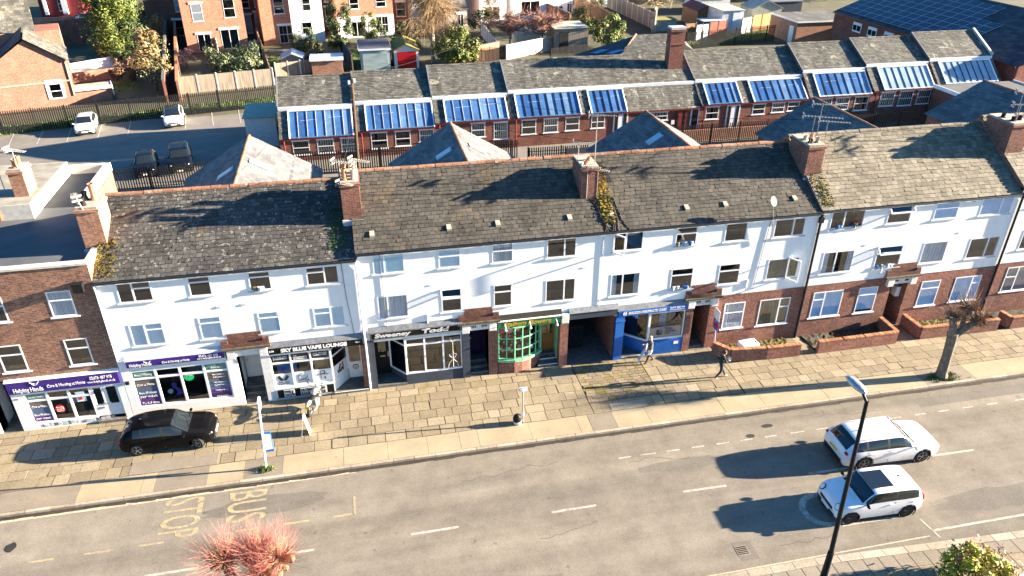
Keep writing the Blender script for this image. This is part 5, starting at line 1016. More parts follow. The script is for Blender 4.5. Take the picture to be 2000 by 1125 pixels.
q = MB(); q.lathe((.5,0,.9), [(.03,-.05),(.1,.0),(.1,.05)], M_['lens'], 12, 'X'); q.build('headlight', t); q = MB(); q.obox((-.88,0,.62), (.02,.18,.14), M_['plateY'], 0, 0, .3); q.build('number_plate', t); q = MB(); q.tube([(.5,-.02,.48),(.66,-.0,.63),(.86,0,.56)], .05, M_['offwhite'], 6); q.build('mudguard', t)

# ================================================================== people
def skin(name, joints, bones, mats_, parent, root=0, sub=2, matfn=None):
    me = bpy.data.meshes.new(name); me.from_pydata([j[0] for j in joints], bones, []); me.update()
    o = bpy.data.objects.new(name, me); COL.objects.link(o); o.parent = parent
    for m in mats_: me.materials.append(m)
    md = o.modifiers.new('skin', 'SKIN'); md.use_smooth_shade = True
    if not me.skin_vertices: bpy.context.view_layer.objects.active = o
    sv = me.skin_vertices[0].data if me.skin_vertices else None
    if sv is None: return o
    for i, j in enumerate(joints):
        r = j[1]; sv[i].radius = r if isinstance(r, tuple) else (r, r); sv[i].use_root = (i == root)
    s = o.modifiers.new('subsurf', 'SUBSURF'); s.levels = s.render_levels = sub
    dg = bpy.context.evaluated_depsgraph_get(); dg.update(); m2 = bpy.data.meshes.new_from_object(o.evaluated_get(dg)); o.modifiers.clear(); o.data = m2
    if not m2.materials:
        for m in mats_: m2.materials.append(m)
    if matfn:
        for p in m2.polygons: p.material_index = matfn(p.center)
    m2.polygons.foreach_set('use_smooth', [True]*len(m2.polygons)); return o
M_['skin'] = mat('skin', (.50,.29,.20), .55, .08, 6); M_['navy'] = mat('dark_green_navy_cloth', (.018,.026,.03), .85, .3, 6); M_['jeans'] = mat('dark_jeans', (.02,.024,.04), .85, .3, 6); M_['shoe'] = mat('pale_trainer', (.4,.35,.33), .7, .2, 6)
M_['jacket'] = mat('grey_pattern_jacket', (.16,.16,.15), .9, .6, 14, col2=(.03,.03,.03)); M_['shorts'] = mat('pale_skirt', (.60,.50,.45), .85, .15, 6); M_['legging'] = mat('black_legging', (.015,.015,.017), .8, .3, 6); M_['blonde'] = mat('pale_blonde_hair', (.50,.40,.26), .7, .3, 12); M_['hairdark'] = mat('dark_brown_hair', (.03,.018,.012), .7, .3, 12)
def hand(parent, wrist, d, up, s=1.0):
    """palm with four curled fingers and a thumb"""
    w = Vector(wrist); d = Vector(d).normalized(); up = Vector(up); up = (up-d*up.dot(d)).normalized(); sd_ = d.cross(up); mb = MB(); m = M_['skin']
    pts = [w, w+d*.05*s, w+d*.085*s]; mb.tube(pts, [.024*s,.036*s,.034*s], m, 8)
    for k, l in enumerate((.062,.072,.068,.052)):
        b = w+d*.085*s+sd_*(k-1.5)*.02*s; mb.tube([b, b+d*l*.5*s-up*.006*s, b+d*l*.8*s-up*.03*s], [.0095*s,.009*s,.007*s], m, 5)
    b = w+d*.035*s+sd_*.036*s; mb.tube([b, b+d*.025*s+sd_*.022*s-up*.01*s, b+d*.055*s+sd_*.02*s-up*.025*s], [.012*s,.011*s,.008*s], m, 5); return mb.build('hand', parent, smooth=True)
def head(parent, c, r, facing, hairm, long=False):
    c = Vector(c); mb = MB(); f = Vector((facing,0,0)); mb.ball(c, r, M_['skin'], 14, 10, (.92,.78,1.18)); mb.ball(c+f*r*.92+Vector((0,0,-r*.1)), r*.17, M_['skin'], 6, 4, (1.1,.7,1.2)); mb.ball(c+f*r*.35+Vector((0,0,-r*.8)), r*.5, M_['skin'], 8, 6, (.9,.8,.7))
    for s in (-1,1): mb.ball(c+Vector((0,s*r*.77,-r*.05)), r*.2, M_['skin'], 6, 4, (.7,.4,1.2)); mb.ball(c+f*r*.82+Vector((0,s*r*.3,r*.1)), r*.1, M_['hairdark'], 6, 4)
    mb.ball(c+f*r*.84+Vector((0,0,-r*.5)), r*.16, M_['redprint'], 6, 4, (.4,1.4,.4)); h = mb.build('head', parent, smooth=True)
    q = MB(); q.ball(c-f*r*.16+Vector((0,0,r*.32)), r*1.04, M_[hairm], 14, 10, (.98,.88,.98))
    if long: q.ball(c-f*r*.45+Vector((0,0,-r*.35)), r*.95, M_[hairm], 12, 8, (.7,.85,1.25))
    q.build('hair', parent, smooth=True); return h
def person_walk(label, loc, rz, H, top, legs, shoe, hairm, long, stride, arms, matfn, extra=None):
    t = lthing('person', label, 'person', loc, rz); k = H/1.7
    J = [((0,0,.9*k),(.15*k,.115*k)), ((.0,0,1.08*k),(.135*k,.105*k)), ((.03,0,1.26*k),(.165*k,.11*k)), ((.04,0,1.42*k),(.1*k,.085*k)), ((.06,0,1.5*k),(.052*k,.052*k))]
    B = [(0,1),(1,2),(2,3),(3,4)]
    for s, (kx, kz, ax, az) in zip((1,-1), stride):
        i = len(J); J += [((0,s*.085*k,.84*k),(.1*k,.1*k)), ((kx*k,s*.09*k,kz*k),(.066*k,.066*k)), ((ax*k,s*.09*k,az*k),(.042*k,.042*k)), ((ax*k+.05*k,s*.09*k,az*k-.05*k),(.04*k,.04*k)), ((ax*k+.16*k,s*.095*k,az*k-.055*k),(.036*k,.03*k))]; B += [(0,i),(i,i+1),(i+1,i+2),(i+2,i+3),(i+3,i+4)]
    for s, (e, w) in zip((1,-1), arms):
        i = len(J); J += [((.03,s*.17*k,1.37*k),(.066*k,.066*k)), ((e[0]*k,s*e[1]*k,e[2]*k),(.048*k,.048*k)), ((w[0]*k,s*w[1]*k,w[2]*k),(.032*k,.032*k))]; B += [(3,i),(i,i+1),(i+1,i+2)]
    skin('body', J, B, [M_[top], M_[legs], M_[shoe], M_['skin'], M_['shorts']], t, matfn=lambda c: matfn(c/k))
    head(t, (.09*k,0,1.6*k), .115*k, 1, hairm, long)
    for s, (e, w) in zip((1,-1), arms):
        a = Vector((e[0]*k,s*e[1]*k,e[2]*k)); b = Vector((w[0]*k,s*w[1]*k,w[2]*k)); hand(t, b, b-a, (0,0,1), k)
    if extra: extra(t, k)
    return t
def mf_man(c): return 3 if c.z > 1.47 else 0 if c.z > .93 or abs(c.y) > .16 else 1 if c.z > .11 else 2
def paper(t, k): q = MB(); q.obox((.38*k,0,1.19*k), (.17,.2,.012), M_['white'], 0, 0, -.5); o = q.build('folded_paper', None); tag(o, 'white folded paper held by the walking man in dark clothes', 'paper'); o.location = t.location; o.rotation_euler = t.rotation_euler
person_walk('man in dark jacket and jeans walking right while reading a paper', (17.35,-2.73,0), .0, 1.66, 'navy', 'jeans', 'shoe', 'hairdark', False, [(.16,.5,.36,.10),(-.02,.47,-.3,.13)], [((.1,.23,1.12),(.31,.12,1.15)),((.12,.23,1.12),(.31,.12,1.13))], mf_man, paper)
def mf_woman(c): return 3 if c.z > 1.47 else 0 if c.z > .92 or (abs(c.y) > .16 and c.z > .75) else 4 if c.z > .62 else 1
wp_ = person_walk('woman with pale hair in grey patterned jacket carrying a shop board', (14.35,-.72,0), math.pi+.1, 1.62, 'jacket', 'legging', 'legging', 'blonde', True, [(.14,.48,.24,.10),(-.04,.46,-.26,.12)], [((.14,.24,1.1),(.34,.2,1.0)),((.14,.24,1.12),(.34,.2,1.12))], mf_woman)
t = thing('shop_board', 'framed blue and white shop board tilted in the arms of the woman', 'sign', (13.85,-.75,.2)); q = MB(); R_ = Matrix.Rotation(.35, 3, 'Y'); Q = lambda a, b, d=0: Vector((13.84,-.95,.82)) + Matrix.Rotation(-.5,3,'Z') @ (Matrix.Rotation(.35,3,'Y') @ Vector((d,a,b)))
for a, b, c, d in ((-.3,-.5,.3,-.5),(.3,-.5,.3,.5),(.3,.5,-.3,.5),(-.3,.5,-.3,-.5)): q.beam(Q(a,b), Q(c,d), .04, .04, M_['upvc'])
q.build('board_frame', t); q = MB(); q.face([Q(-.28,-.48,.01),Q(.28,-.48,.01),Q(.28,.0,.01),Q(-.28,-.1,.01)], M_['upvc']); q.face([Q(-.28,-.1,.01),Q(.28,.0,.01),Q(.28,.48,.01),Q(-.28,.48,.01)], M_['graphic_dark']); q.face([Q(-.28,.1,-.012),Q(.28,.2,-.012),Q(.28,.3,-.012),Q(-.28,.25,-.012)], M_['mapgrey']); q.build('board_face', t)
# ================================================================== aerials, dishes on the terrace
def aerial(label, base, h, boom, ang, n=9, name='tv_aerial', cat='aerial', grp='aerials on the chimneys', tilt=0):
    b = Vector(base); t = thing(name, label, cat, b, 0, grp); m = M_['aerial']; q = MB(); q.tube([b, b+Vector((tilt,0,h))], .022, m, 5); q.build('mast', t)
    d = Vector((math.cos(ang), math.sin(ang), .0)); s_ = Vector((-d.y, d.x, 0)); top = b+Vector((tilt,0,h-.05)); q = MB(); q.beam(top-d*boom*.3, top+d*boom*.7, .025, .025, m)
    for i in range(n):
        p = top-d*boom*.25+d*boom*.93*i/(n-1); w = .17-.05*i/n; q.beam(p-s_*w, p+s_*w, .014, .014, m); q.beam(p-Vector((0,0,.05)), p+Vector((0,0,.05)), .012, .012, m)
    q.build('boom', t); q = MB(); p = top-d*boom*.3
    for k in (-1,1): q.beam(p-s_*.2+Vector((0,0,k*.1)), p+s_*.2+Vector((0,0,k*.1)), .03, .09, m)
    q.build('reflector', t); return t
aerial('aerial with white reflector, farthest left on the chimney above the vape shop', (-.38,2.2,9.5), 1.6, 1.0, -.5); aerial('aerial pointing right from the chimney above the barber', (.38,2.3,9.6), 1.5, 1.0, -.6)
aerial('aerial low in front on the pots of the chimney above the vape shop', (-.3,1.75,9.0), 1.25, .8, -.7)
aerial('tall pale mast aerial rising from the middle chimney with creeper', (11.6,2.0,9.0), 3.6, 1.3, -.35, 11); aerial('short thin aerial left of the tall mast on the middle chimney', (10.95,2.6,9.0), 2.1, .9, -.3); aerial('low aerial in front of the middle chimney', (11.2,1.75,8.5), 1.7, .9, -.5); aerial('aerial on the right corner of the middle chimney', (11.72,1.76,8.4), 1.6, .8, -.6)
aerial('upper right aerial on the chimney between the brown and tan roofs', (23.6,2.5,9.8), 2.5, 1.6, -.4, 12); aerial('upper left aerial on the chimney between the brown and tan roofs', (23.1,2.2,9.8), 2.0, 1.9, -.45, 12); aerial('lowest aerial on the chimney between the brown and tan roofs', (23.9,2.2,9.8), 1.7, 1.5, -.45, 11)
aerial('aerial cluster on the chimney at the right edge', (35.3,2.3,10.2), 1.5, 1.4, -.4); aerial('second aerial on the chimney at the right edge', (35.8,2.9,10.2), 2.0, 1.2, -.5)
aerial('white aerial over the flat roof chimney, left corner', (-15.5,7.4,9.2), 1.7, 1.1, -.5); aerial('white aerial partly cut by the left edge above the flat roof', (-16.6,7.9,8.6), 2.3, 1.2, -.4); aerial('small aerial leaning on the chimney above the care shop', (-10.9,1.72,8.6), 1.9, .7, 2.0, 6, tilt=-.4)
t = thing('satellite_dish', 'grey satellite dish on a pole at the eaves above the clinic end', 'satellite dish', (20.12,-.15,7.3), 0); q = MB(); q.tube([(20.45,-.1,6.2),(20.4,-.12,7.2),(20.15,-.15,8.3)], .02, M_['metal'], 5); q.build('pole', t)
q = MB(); q.lathe((0,0,0), [(.02,0),(.14,.02),(.25,.08),(.26,.09),(.24,.08),(.13,.04),(.02,.02)], M_['lead'], 16, 'Y'); o = q.build('dish'); o.parent = t; o.location = Vector((0,0,1.1)); o.rotation_euler = (.45,0,math.pi+.5)
# ================================================================== school range with blue rooflights
M_['glass_skytint'] = None
m, tt_, p = nodes('painted_sky_glass'); p.inputs['Base Color'].default_value = (.03,.12,.42,1); p.inputs['Roughness'].default_value = .15; p.inputs['Specular IOR Level'].default_value = .7
tt_.links.new(mixc(tt_, 1, ramp(tt_, N(tt_, 'ShaderNodeNewGeometry').outputs['Random Per Island'], [(0,(.02,.06,.18)),(.5,(.04,.11,.27)),(.85,(.07,.16,.33)),(1,(.17,.27,.40))]), ramp(tt_, noise(tt_, objco(tt_), .9, 5, .7), [(.3,.65),(.7,1.25)]), 'MULTIPLY'), p.inputs['Base Color']); M_['glass_skytint'] = m  # sky reflection painted into the pane colour, tone varying per pane
M_['glass_skypale'] = mat('painted_pale_sky_glass', (.26,.36,.46), .2, .25, .8, spec=.7); M_['redpaint'] = mat('dark_red_gutter_paint', (.17,.02,.018), .5, .2, 4); M_['oldslate'] = mat_island('weathered_slates', [(0,(.075,.073,.065)),(.5,(.115,.112,.098)),(.93,(.15,.145,.125)),(1,(.2,.19,.165))], patch=((.27,.255,.2), .9, .64), moss=((.15,.14,.06), .4, .62, .5), streak=.28); M_['whiteblind'] = mat('striped_blind', (.55,.52,.40), .8, .1, 3)  # pale panes: bright sky reflection put into the glass colour
M_['stripe'] = mat('pale_slat', (.6,.57,.45), .8, .1, 3); M_['whitewood'] = mat('white_lead_band', (.72,.75,.79), .6, .1, 2)
sc = thing('school_building', 'long brick school range with blue rooflights and stepped slate roofs', 'building', (20,36,0)); YF, YS, YG = 34.0, 36.0, 39.6
# left end px of the ridge, eave and rooflight lines for every bay of the range
SEC = [(541,151,545,217,545,270,690,145),(695,140,697,205,697,254,840,133),(842,128,850,195,850,238,985,122),(985,118,1000,183,1000,229,1333,103),(1330,100,1400,160,1370,203,1555,88),(1557,84,1582,143,1582,188,1678,79),(1680,74,1707,131,1707,175,1800,68),(1800,63,1830,120,1832,163,1962,55)]
LIGHTS = {0:[(566,690)],1:[(717,848)],2:[(872,993)],3:[(1012,1135),(1155,1225)],4:[(1384,1449),(1472,1577)],5:[(1600,1702)],6:[(1727,1825)],7:[(1847,1948)]}
xe = [GY(s[4], s[5], YF).x for s in SEC] + [GY(1955,158,YF).x]; ZS = []
for i, s in enumerate(SEC):
    zr = GY(s[0], s[1], YG).z; zt = GY(s[2], s[3], YS).z; zb = GY(s[4], s[5], YF).z-.12; ZS.append((zr, zt, zb)); x0, x1 = xe[i], xe[i+1]
    V = Vector((0, YG-YS-.12, zr-zt-.3)); q = MB(); slate_plane(q, (x0,YS+.12,zt+.3), (1,0,0), V, x1-x0, V.length, M_['oldslate'], .38, .22)
    q.face([(x0,YG,zr-.02),(x1,YG,zr-.02),(x1,YG+4.2,zt-.2),(x0,YG+4.2,zt-.2)], M_['oldslate']); q.face([(x0,YS,zt),(x0,YG,zr),(x0,YG+4.2,zt-.2)], M_['brick_school']); q.face([(x1,YS,zt),(x1,YG+4.2,zt-.2),(x1,YG,zr)], M_['brick_school'])
    r = q.build('roof', sc); ridge_tiles(r, (x0,YG,zr), (x1,YG,zr), M_['oldslate'], .12, .5); part('verge_board', r, M_['leadpale'], (x0-.02,YS+.1,zt+.1,x0+.03,YS+.2,zt+.34)) if False else None
    q = MB(); a = [(x0+.0,YS+.1,zt+.34),(x0,YG,zr+.05)]; q.beam(*[Vector(k) for k in a], .1, .12, M_['lead']); q.build('roof_verge', r)
    part('white_band', sc, M_['whitewood'], (x0+.05,YS-.02,zt+.02,x1-.05,YS+.11,zt+.3))
    V = Vector((0, YS-YF, zt-zb)); q = MB(); lights = [(GY(a,(s[5]+0),YF).x, GY(b,s[5]-(b-s[4])*.085,YF).x) for a, b in LIGHTS[i]]
    slate_plane(q, (x0,YF-.1,zb), (1,0,0), V, x1-x0, V.length, M_['oldslate'], .36, .25, clip=lambda u, v, L_=lights, x0=x0: not any(a-.1 < x0+u < b+.1 for a, b in L_)); q.build('lower_roof', sc)
    for (a, b) in lights:
        f = MB(); g = MB(); n = Vector((0,-V.z,V.y)).normalized()*.07; O = Vector((0,YF-.12,zb)); k = max(4, round((b-a)/.75)); pt = lambda x, t, h=1.: Vector((x,0,0))+O+V*t+n*h
        for x in (a, b): f.beam(pt(x,0), pt(x,1), .1, .12, M_['upvc'])
        f.beam(pt(a,.99), pt(b,.99), .22, .12, M_['upvc']); f.beam(pt(a,.02), pt(b,.02), .07, .1, M_['upvc'] if i > 4 else M_['glass_skytint'])
        for j in range(1, k): x = a+(b-a)*j/k; f.beam(pt(x,0), pt(x,1), .032 if i < 3 else .06, .04, M_['sill'] if i < 3 else M_['gutter'])
        fr = f.build('rooflight', sc); [g.face([pt(a+(b-a)*j/k,0,.6),pt(a+(b-a)*(j+1)/k,0,.6),pt(a+(b-a)*(j+1)/k,1,.6+random.uniform(-.15,.15)),pt(a+(b-a)*j/k,1,.6)], M_['glass_skypale'] if i >= 6 else M_['glass_skytint']) for j in range(k)]; g.build('pane', fr)
        l = MB()
        for (u0, u1, tv) in ((.18,.42,.62),(.62,.86,.68)): l.beam(pt(a+(b-a)*u0,tv,.68), pt(a+(b-a)*u1,tv+.02,.68), .05, .004, M_['upvc']) if i < 6 else None
        if l.f: l.build('lamp_strip', fr)
WIN = [(588,286,33,33),(636,283,33,31),(681,279,30,31),(741,274,32,32),(787,270,30,30),(833,262,28,28),(934,254,27,27),(978,255,27,32),(1033,246,28,32),(1076,243,28,31),(1118,240,27,29),(1168,236,26,28),(1285,224,38,22),(1391,220,25,25),(1482,212,24,22),(1520,209,24,20),(1550,206,22,20),(1612,202,24,24),(1645,201,26,26),(1682,200,26,30),(1733,191,27,31),(1769,190,26,31),(1804,187,25,30)]
DOOR = [(1212,233,28,30,'upvc'),(1330,224,22,26,'redpaint'),(1357,221,16,26,'upvc'),(1432,216,26,24,'upvc')]
holes = []; wv = []
for (u, v, w, h) in WIN:
    a = GY(u-w/2, v, YF); b = GY(u+w/2, v, YF); z1 = GY(u, v-h/2, YF).z; z0 = GY(u, v+h/2, YF).z; holes.append((a.x, b.x, z0, z1)); 
    wv.append((a.x, b.x, z0, z1, i))
for i, s in enumerate(SEC):
    x0, x1 = xe[i], xe[i+1]; zr, zt, zb = ZS[i]; q = MB(); hs = [h for h in holes if x0 < (h[0]+h[1])/2 < x1]
    hs = [(max(h[0],x0+.1), min(h[1],x1-.1), max(h[2],.22), min(h[3], zb-.22)) for h in hs]
    wall_holes(q, x0, x1, 0, zb+.02, YF, hs, M_['brick_school'], .1); q.face([(x0,YF,0),(x0,YF,zb),(x0,YS+7,zb),(x0,YS+7,0)], M_['brick_school']); q.face([(x1,YF,0),(x1,YS+7,0),(x1,YS+7,zb),(x1,YF,zb)], M_['brick_school']); q.face([(x0,YF,zb),(x0,YS,zt),(x0,YS,0),(x0,YF,0)], M_['brick_school']); q.build('wall', sc)
    g = MB(); g.box(x0,YF-.14,zb-.12,x1,YF-.004,zb-.02,M_['redpaint']); g.tube([(x0+.35,YF-.1,zb-.1),(x0+.35,YF-.1,0)], .06, M_['redpaint'], 6); g.build('gutter', sc)
    for h in hs:
        o = window(sc, *h, YF, [(1,.5)], sill='upvc'); st_ = MB(); n = 7
        if random.random() < .75:
            for k in range(n): xx = h[0]+.12+(h[1]-h[0]-.24)*k/(n-1); st_.box(xx-.045,YF+.2,h[2]+.05,xx+.045,YF+.21,h[3]-.05,M_['stripe'])
            st_.build('blind', o)
        part('white_head', o, M_['upvc'], (h[0]-.08,YF-.05,h[3]+.004,h[1]+.08,YF+.02,h[3]+.1))
for (u, v, w, h, m_) in DOOR:
    a = GY(u-w/2, v, YF).x; b = GY(u+w/2, v, YF).x; z1 = GY(u, v-h/2, YF).z; o = part('door', sc, M_[m_], (a,YF-.05,.02,b,YF-.004,z1)); c = (a+b)/2
    part('pane', o, M_['carglass'], (a+.12,YF-.06,.35,c-.25 if w > 20 else b-.1,YF-.051,z1-.15), *([(c+.25,YF-.06,.35,b-.12,YF-.051,z1-.15)] if w > 20 else []))
q = GY(1316,143,38); zt = GY(1322,52,38).z; xa = GY(1300,145,38).x; xb = GY(1327,145,38).x; ch = MB(); ch.box(xa,37.6,3.5,xb,38.6,zt-.4,M_['brick_school']); ch.box(xa-.06,37.54,zt-1.6,xb+.06,38.66,zt-1.45,M_['brick_school']); ch.box(xa-.08,37.52,zt-.4,xb+.08,38.68,zt-.2,M_['brick_school']); ch.box(xa-.02,37.58,zt-.2,xb+.02,38.62,zt,M_['leadpale']); ch.build('chimney', sc)
part('brick_pier', sc, M_['brick_school'], (xe[0]-.05,YF-.02,0,xe[0]+.15,YG+4,ZS[0][2]-.3)); q = MB(); l = GY(1120,107,45); m1 = GY(1240,69,45); 
pk = [GY(1118,108,43.9), GY(1212,112,YG), GY(1242,69,44.5), GY(1306,66,44.5), GY(1355,98,YG)]
hb = (pk[1]+pk[4])/2; ht_ = (pk[2]+pk[3])/2; HV = ht_-hb; HV.x = 0; LL = pk[4].x-pk[1].x; q.face([pk[1],pk[4],pk[3],pk[2]], M_['slate_under']); slate_plane(q, Vector((pk[1].x,hb.y,hb.z))+Vector((0,-.05,.06)), (1,0,0), HV, LL, HV.length, M_['oldslate'], .38, .22, under=False, clip=lambda u, v: (pk[2].x-pk[1].x)*v/HV.length < u < LL-(pk[4].x-pk[3].x)*v/HV.length); q.face([pk[0],pk[1],pk[2]], M_['slate_blue_and_shade']); q.face([pk[4],pk[0]+Vector((14,4,0)),pk[3]], M_['oldslate']); q.face([pk[0],pk[2],pk[3],pk[0]+Vector((14,4,0))], M_['slate_blue_and_shade']); q.build('hipped_roof', sc)  # left and back faces have their shade painted in with darker slates
o = MB(); e = (pk[0]+pk[1]+pk[2])/3; nn = (pk[1]-pk[0]).cross(pk[2]-pk[0]).normalized(); nn = nn if nn.z > 0 else -nn
for a, b in ((.45,.12),(.2,.1)): c = pk[0]+(pk[1]-pk[0])*a*1.2+(pk[2]-pk[0])*b+nn*.06; u_ = (pk[1]-pk[0]).normalized()*.9; v_ = (pk[2]-pk[0]).normalized()*1.3; o.face([c,c+u_,c+u_+v_,c+v_], M_['glass_skytint'])
o.build('solar_panel', sc); q = MB(); q.tube([pk[1]+Vector((0,0,.05)),pk[2]+Vector((0,0,.08))], .13, M_['ridge'], 5); q.build('hip_tiles', sc)
part('notice_board', sc, M_['upvc'], (GY(1312,225,34).x,33.93,1.2,GY(1318,225,34).x,33.99,1.6)); part('terrace_wall', sc, M_['brick_orange'], (GY(1290,250,32.5).x,32.4,0,GY(1505,230,32.5).x,32.6,1.0),)
# hall with solar panels, at right angles to the range
ZE, ZR = 5.0, 8.6; HY0 = G(1954,132,ZE).y; A = G(1655,30,ZE); B = G(1775,68,ZE); xh = (A.x+B.x)/2; C = G(1940,4,ZR); xr = C.x+.5
hl = thing('school_hall', 'brick hall with dark roof covered in blue black solar panels', 'building', (xh,B.y,0)); y0, y1 = HY0, A.y+3; q = MB()
hs = []; 
q.box(xh+.3,y0,0,2*xr-xh-.3,y1,ZE-.05,M_['brick_school']); q.face([(xh+.3,y0,ZE-.05),(2*xr-xh-.3,y0,ZE-.05),(xr,y0,ZR-.1)], M_['brick_school']); q.build('wall', hl)
q = MB(); V = Vector((xr-xh,0,ZR-ZE)); q.face([(xh,y0-.2,ZE),(xr,y0-.2,ZR),(xr,y1,ZR),(xh,y1,ZE)], M_['oldslate']); slate_plane(q, (xh,y1,ZE+.02), (0,-1,0), V, y1-y0+.2, V.length, M_['slate_blue_and_shade'], .7, .5, under=False); slate_plane(q, (2*xr-xh,y0-.2,ZE+.02), (0,1,0), (xh-xr,0,ZR-ZE), y1-y0+.2, V.length, M_['oldslate'], .7, .5); rr = q.build('roof', hl)  # left slope's shade put into its darker slate colour
M_['pv'] = mat('solar_cell', (.005,.008,.035), .35, .3, .3, spec=.3); n = Vector((-(ZR-ZE),0,xr-xh)).normalized(); vv = V.normalized(); HL = V.length; W_p, H_p = 1.75, 1.08
cnt = 0
for i in range(20):
    for j in range(int((HL-1.0)/(H_p))):
        yy = y1-.6-i*W_p; 
        if yy-W_p < 42.5 or (yy < 47 and j > 4) or cnt >= 98: continue
        q = MB(); O = Vector((xh,yy,ZE))+vv*(.7+j*H_p)+n*.14; u_ = Vector((0,-1,0)); P4 = [O, O+u_*(W_p-.03), O+u_*(W_p-.03)+vv*(H_p-.03), O+vv*(H_p-.03)]; q.extr(P4, -n*.03, M_['leadpale']); c = sum(P4, Vector())/4
        q.face([p_+(c-p_).normalized()*.045+n*.004 for p_ in P4], M_['pv']); q.build('solar_panel', hl); cnt += 1
for u, v in ((1677,42),(1706,53),(1738,64),(1762,72)):
    t_ = ((xh+.3)-CP.x)/ray(u,v).x; c = CP+ray(u,v)*t_; f = MB(); f.box(xh+.22,c.y-.9,ZE-1.7,xh+.29,c.y+.9,ZE-.5,M_['upvc']); o = f.build('window', hl); part('pane', o, M_['carglass'], (xh+.2,c.y-.78,ZE-1.5,xh+.216,c.y-.06,ZE-.85), (xh+.2,c.y+.06,ZE-1.5,xh+.216,c.y+.78,ZE-.85))
part('red_gutter', hl, M_['redpaint'], (xh-.1,y0,ZE-.14,xh+.02,y1,ZE-.03)); q = MB(); q.beam((xe[8],YS+.1,ZS[7][1]+.4),(xe[8],YG,ZS[7][0]+.15),.22,.25,M_['coping']); q.build('verge_coping', sc)
# porch roof and glazed entrance between hall and range
t = thing('porch', 'flat roofed brick porch with white fascia at the right end of the school range', 'porch', (60,33,0)); pa_ = GY(1835,165,33.0); pz = pa_.z; px = pa_.x; part('wall', t, M_['brick_school'], (px,29.5,0,px+9,33.7,pz-.3)); part('flat_roof', t, M_['felt'], (px+.2,29.7,pz-.3,px+8.8,33.6,pz-.22)); part('fascia', t, M_['upvc'], (px-.1,29.3,pz-.45,px+9.1,29.49,pz-.1), (px-.1,29.5,pz-.45,px-.01,33.6,pz-.1), (px+9.01,29.5,pz-.45,px+9.1,33.6,pz-.1)); dd = part('door', t, M_['upvc'], (px+.4,29.42,.1,px+3.4,29.49,pz-.6)); part('pane', dd, M_['carglass'], *[(px+.55+k*.95,29.4,.3,px+1.35+k*.95,29.418,pz-.8) for k in range(3)])
# flat roofed outbuilding
def flat_shed(name, label, cat, uL, uR, vB, h, depth, wall, roof, fascia='upvc', door=None, over=.15, group=None, pitch=0, dcol='upvc'):
    a = G(*uL); b = G(*uR); yy = (a.y+b.y)/2; t = thing(name, label, cat, (a.x, yy, 0), 0, group); part('wall', t, M_[wall], (a.x, yy, 0, b.x, yy+depth, h))
    q = MB(); x0, x1 = a.x-over, b.x+over
    if pitch == 'gable': 
        xm = (x0+x1)/2; rz_ = h+(x1-x0)*.22
        q.extr([(x0,yy-over,h),(xm,yy-over,rz_),(x1,yy-over,h),(x1,yy-over,h+.08),(xm,yy-over,rz_+.09),(x0,yy-over,h+.08)], (0,depth+2*over,0), M_[roof]); q.face([(a.x,yy+.01,h),(b.x,yy+.01,h),(xm,yy+.01,rz_-.05)], M_[wall])
    else: q.extr([(x0,yy-over,h+.02),(x0,yy+depth,h+.02+pitch),(x0,yy+depth,h+.12+pitch),(x0,yy-over,h+.12)], (x1-x0,0,0), M_[roof])
    q.build('roof', t)
    if fascia and pitch != 'gable': part('fascia', t, M_[fascia], (x0-.02,yy-over-.04,h-.06,x1+.02,yy-over-.003,h+.14), (x0-.05,yy-over,h-.06,x0-.003,yy+depth,h+.14))
    if door: w = b.x-a.x; part('door', t, M_[dcol], (a.x+w*door[0],yy-.06,.02,a.x+w*door[1],yy-.004,h*door[2]))
    return t
flat_shed('outbuilding', 'flat roofed brick outbuilding with white side door near the solar hall', 'outbuilding', (1550,86), (1660,82), 0, 3.0, 7.5, 'brick_orange', 'oldslate', 'upvc')
ob = bpy.data.objects['outbuilding']; l_ = ob.location; part('side_door', ob, M_['upvc'], (l_.x-.06,l_.y+.8,.05,l_.x-.004,l_.y+1.9,2.3))
flat_shed('felt_roof_shed', 'low green felt roofed annex under the hall windows', 'outbuilding', (1640,80), (1715,85), 0, 2.4, 4.5, 'brick_school', 'felt')
flat_shed('storage_cabin', 'green metal storage cabin at the left end of the school range', 'cabin', (486,290), (546,284), 0, 2.7, 4.5, 'sill', 'felt', None)
bpy.data.objects['storage_cabin'].children[0].data.materials[0] = mat('sage_green_metal', (.22,.32,.25), .6, .2, 1.5)
# telegraph pole and wires
t = thing('telegraph_pole', 'brown wooden telegraph pole with steps in front of the school range', 'pole', (2.3,28.0,0)); pb_ = GY(700,330,28.0); ptp = GY(686,148,28.0); q = MB(); q.tube([(pb_.x,28,-.05),(ptp.x,28,ptp.z)], [.15,.1], M_['stem'], 8)
for k in range(12): f_ = .25+.06*k; c = Vector((pb_.x+(ptp.x-pb_.x)*f_,28,ptp.z*f_)); q.beam(c+Vector((-.2 if k % 2 else 0,-.1,0)), c+Vector((0 if k % 2 else .2,-.1,0)), .03, .03, M_['aerial'])
q.build('pole', t); part('insulators', t, M_['upvc'], (ptp.x-.3,27.8,ptp.z-.6,ptp.x-.12,27.95,ptp.z-.3), (ptp.x+.12,27.8,ptp.z-.5,ptp.x+.3,27.95,ptp.z-.2))
q = MB(); top = Vector((ptp.x,28,ptp.z-.1))
for e in ((-6,62,7),(12,2.5,11),(23,2.5,11.5),(-.2,2.4,10.8),(20,60,7)):
    e = Vector(e); q.tube([top+(e-top)*k/8-Vector((0,0,.9*math.sin(math.pi*k/8))) for k in range(9)], .012, M_['gutter'], 3)
q.build('wires', t)
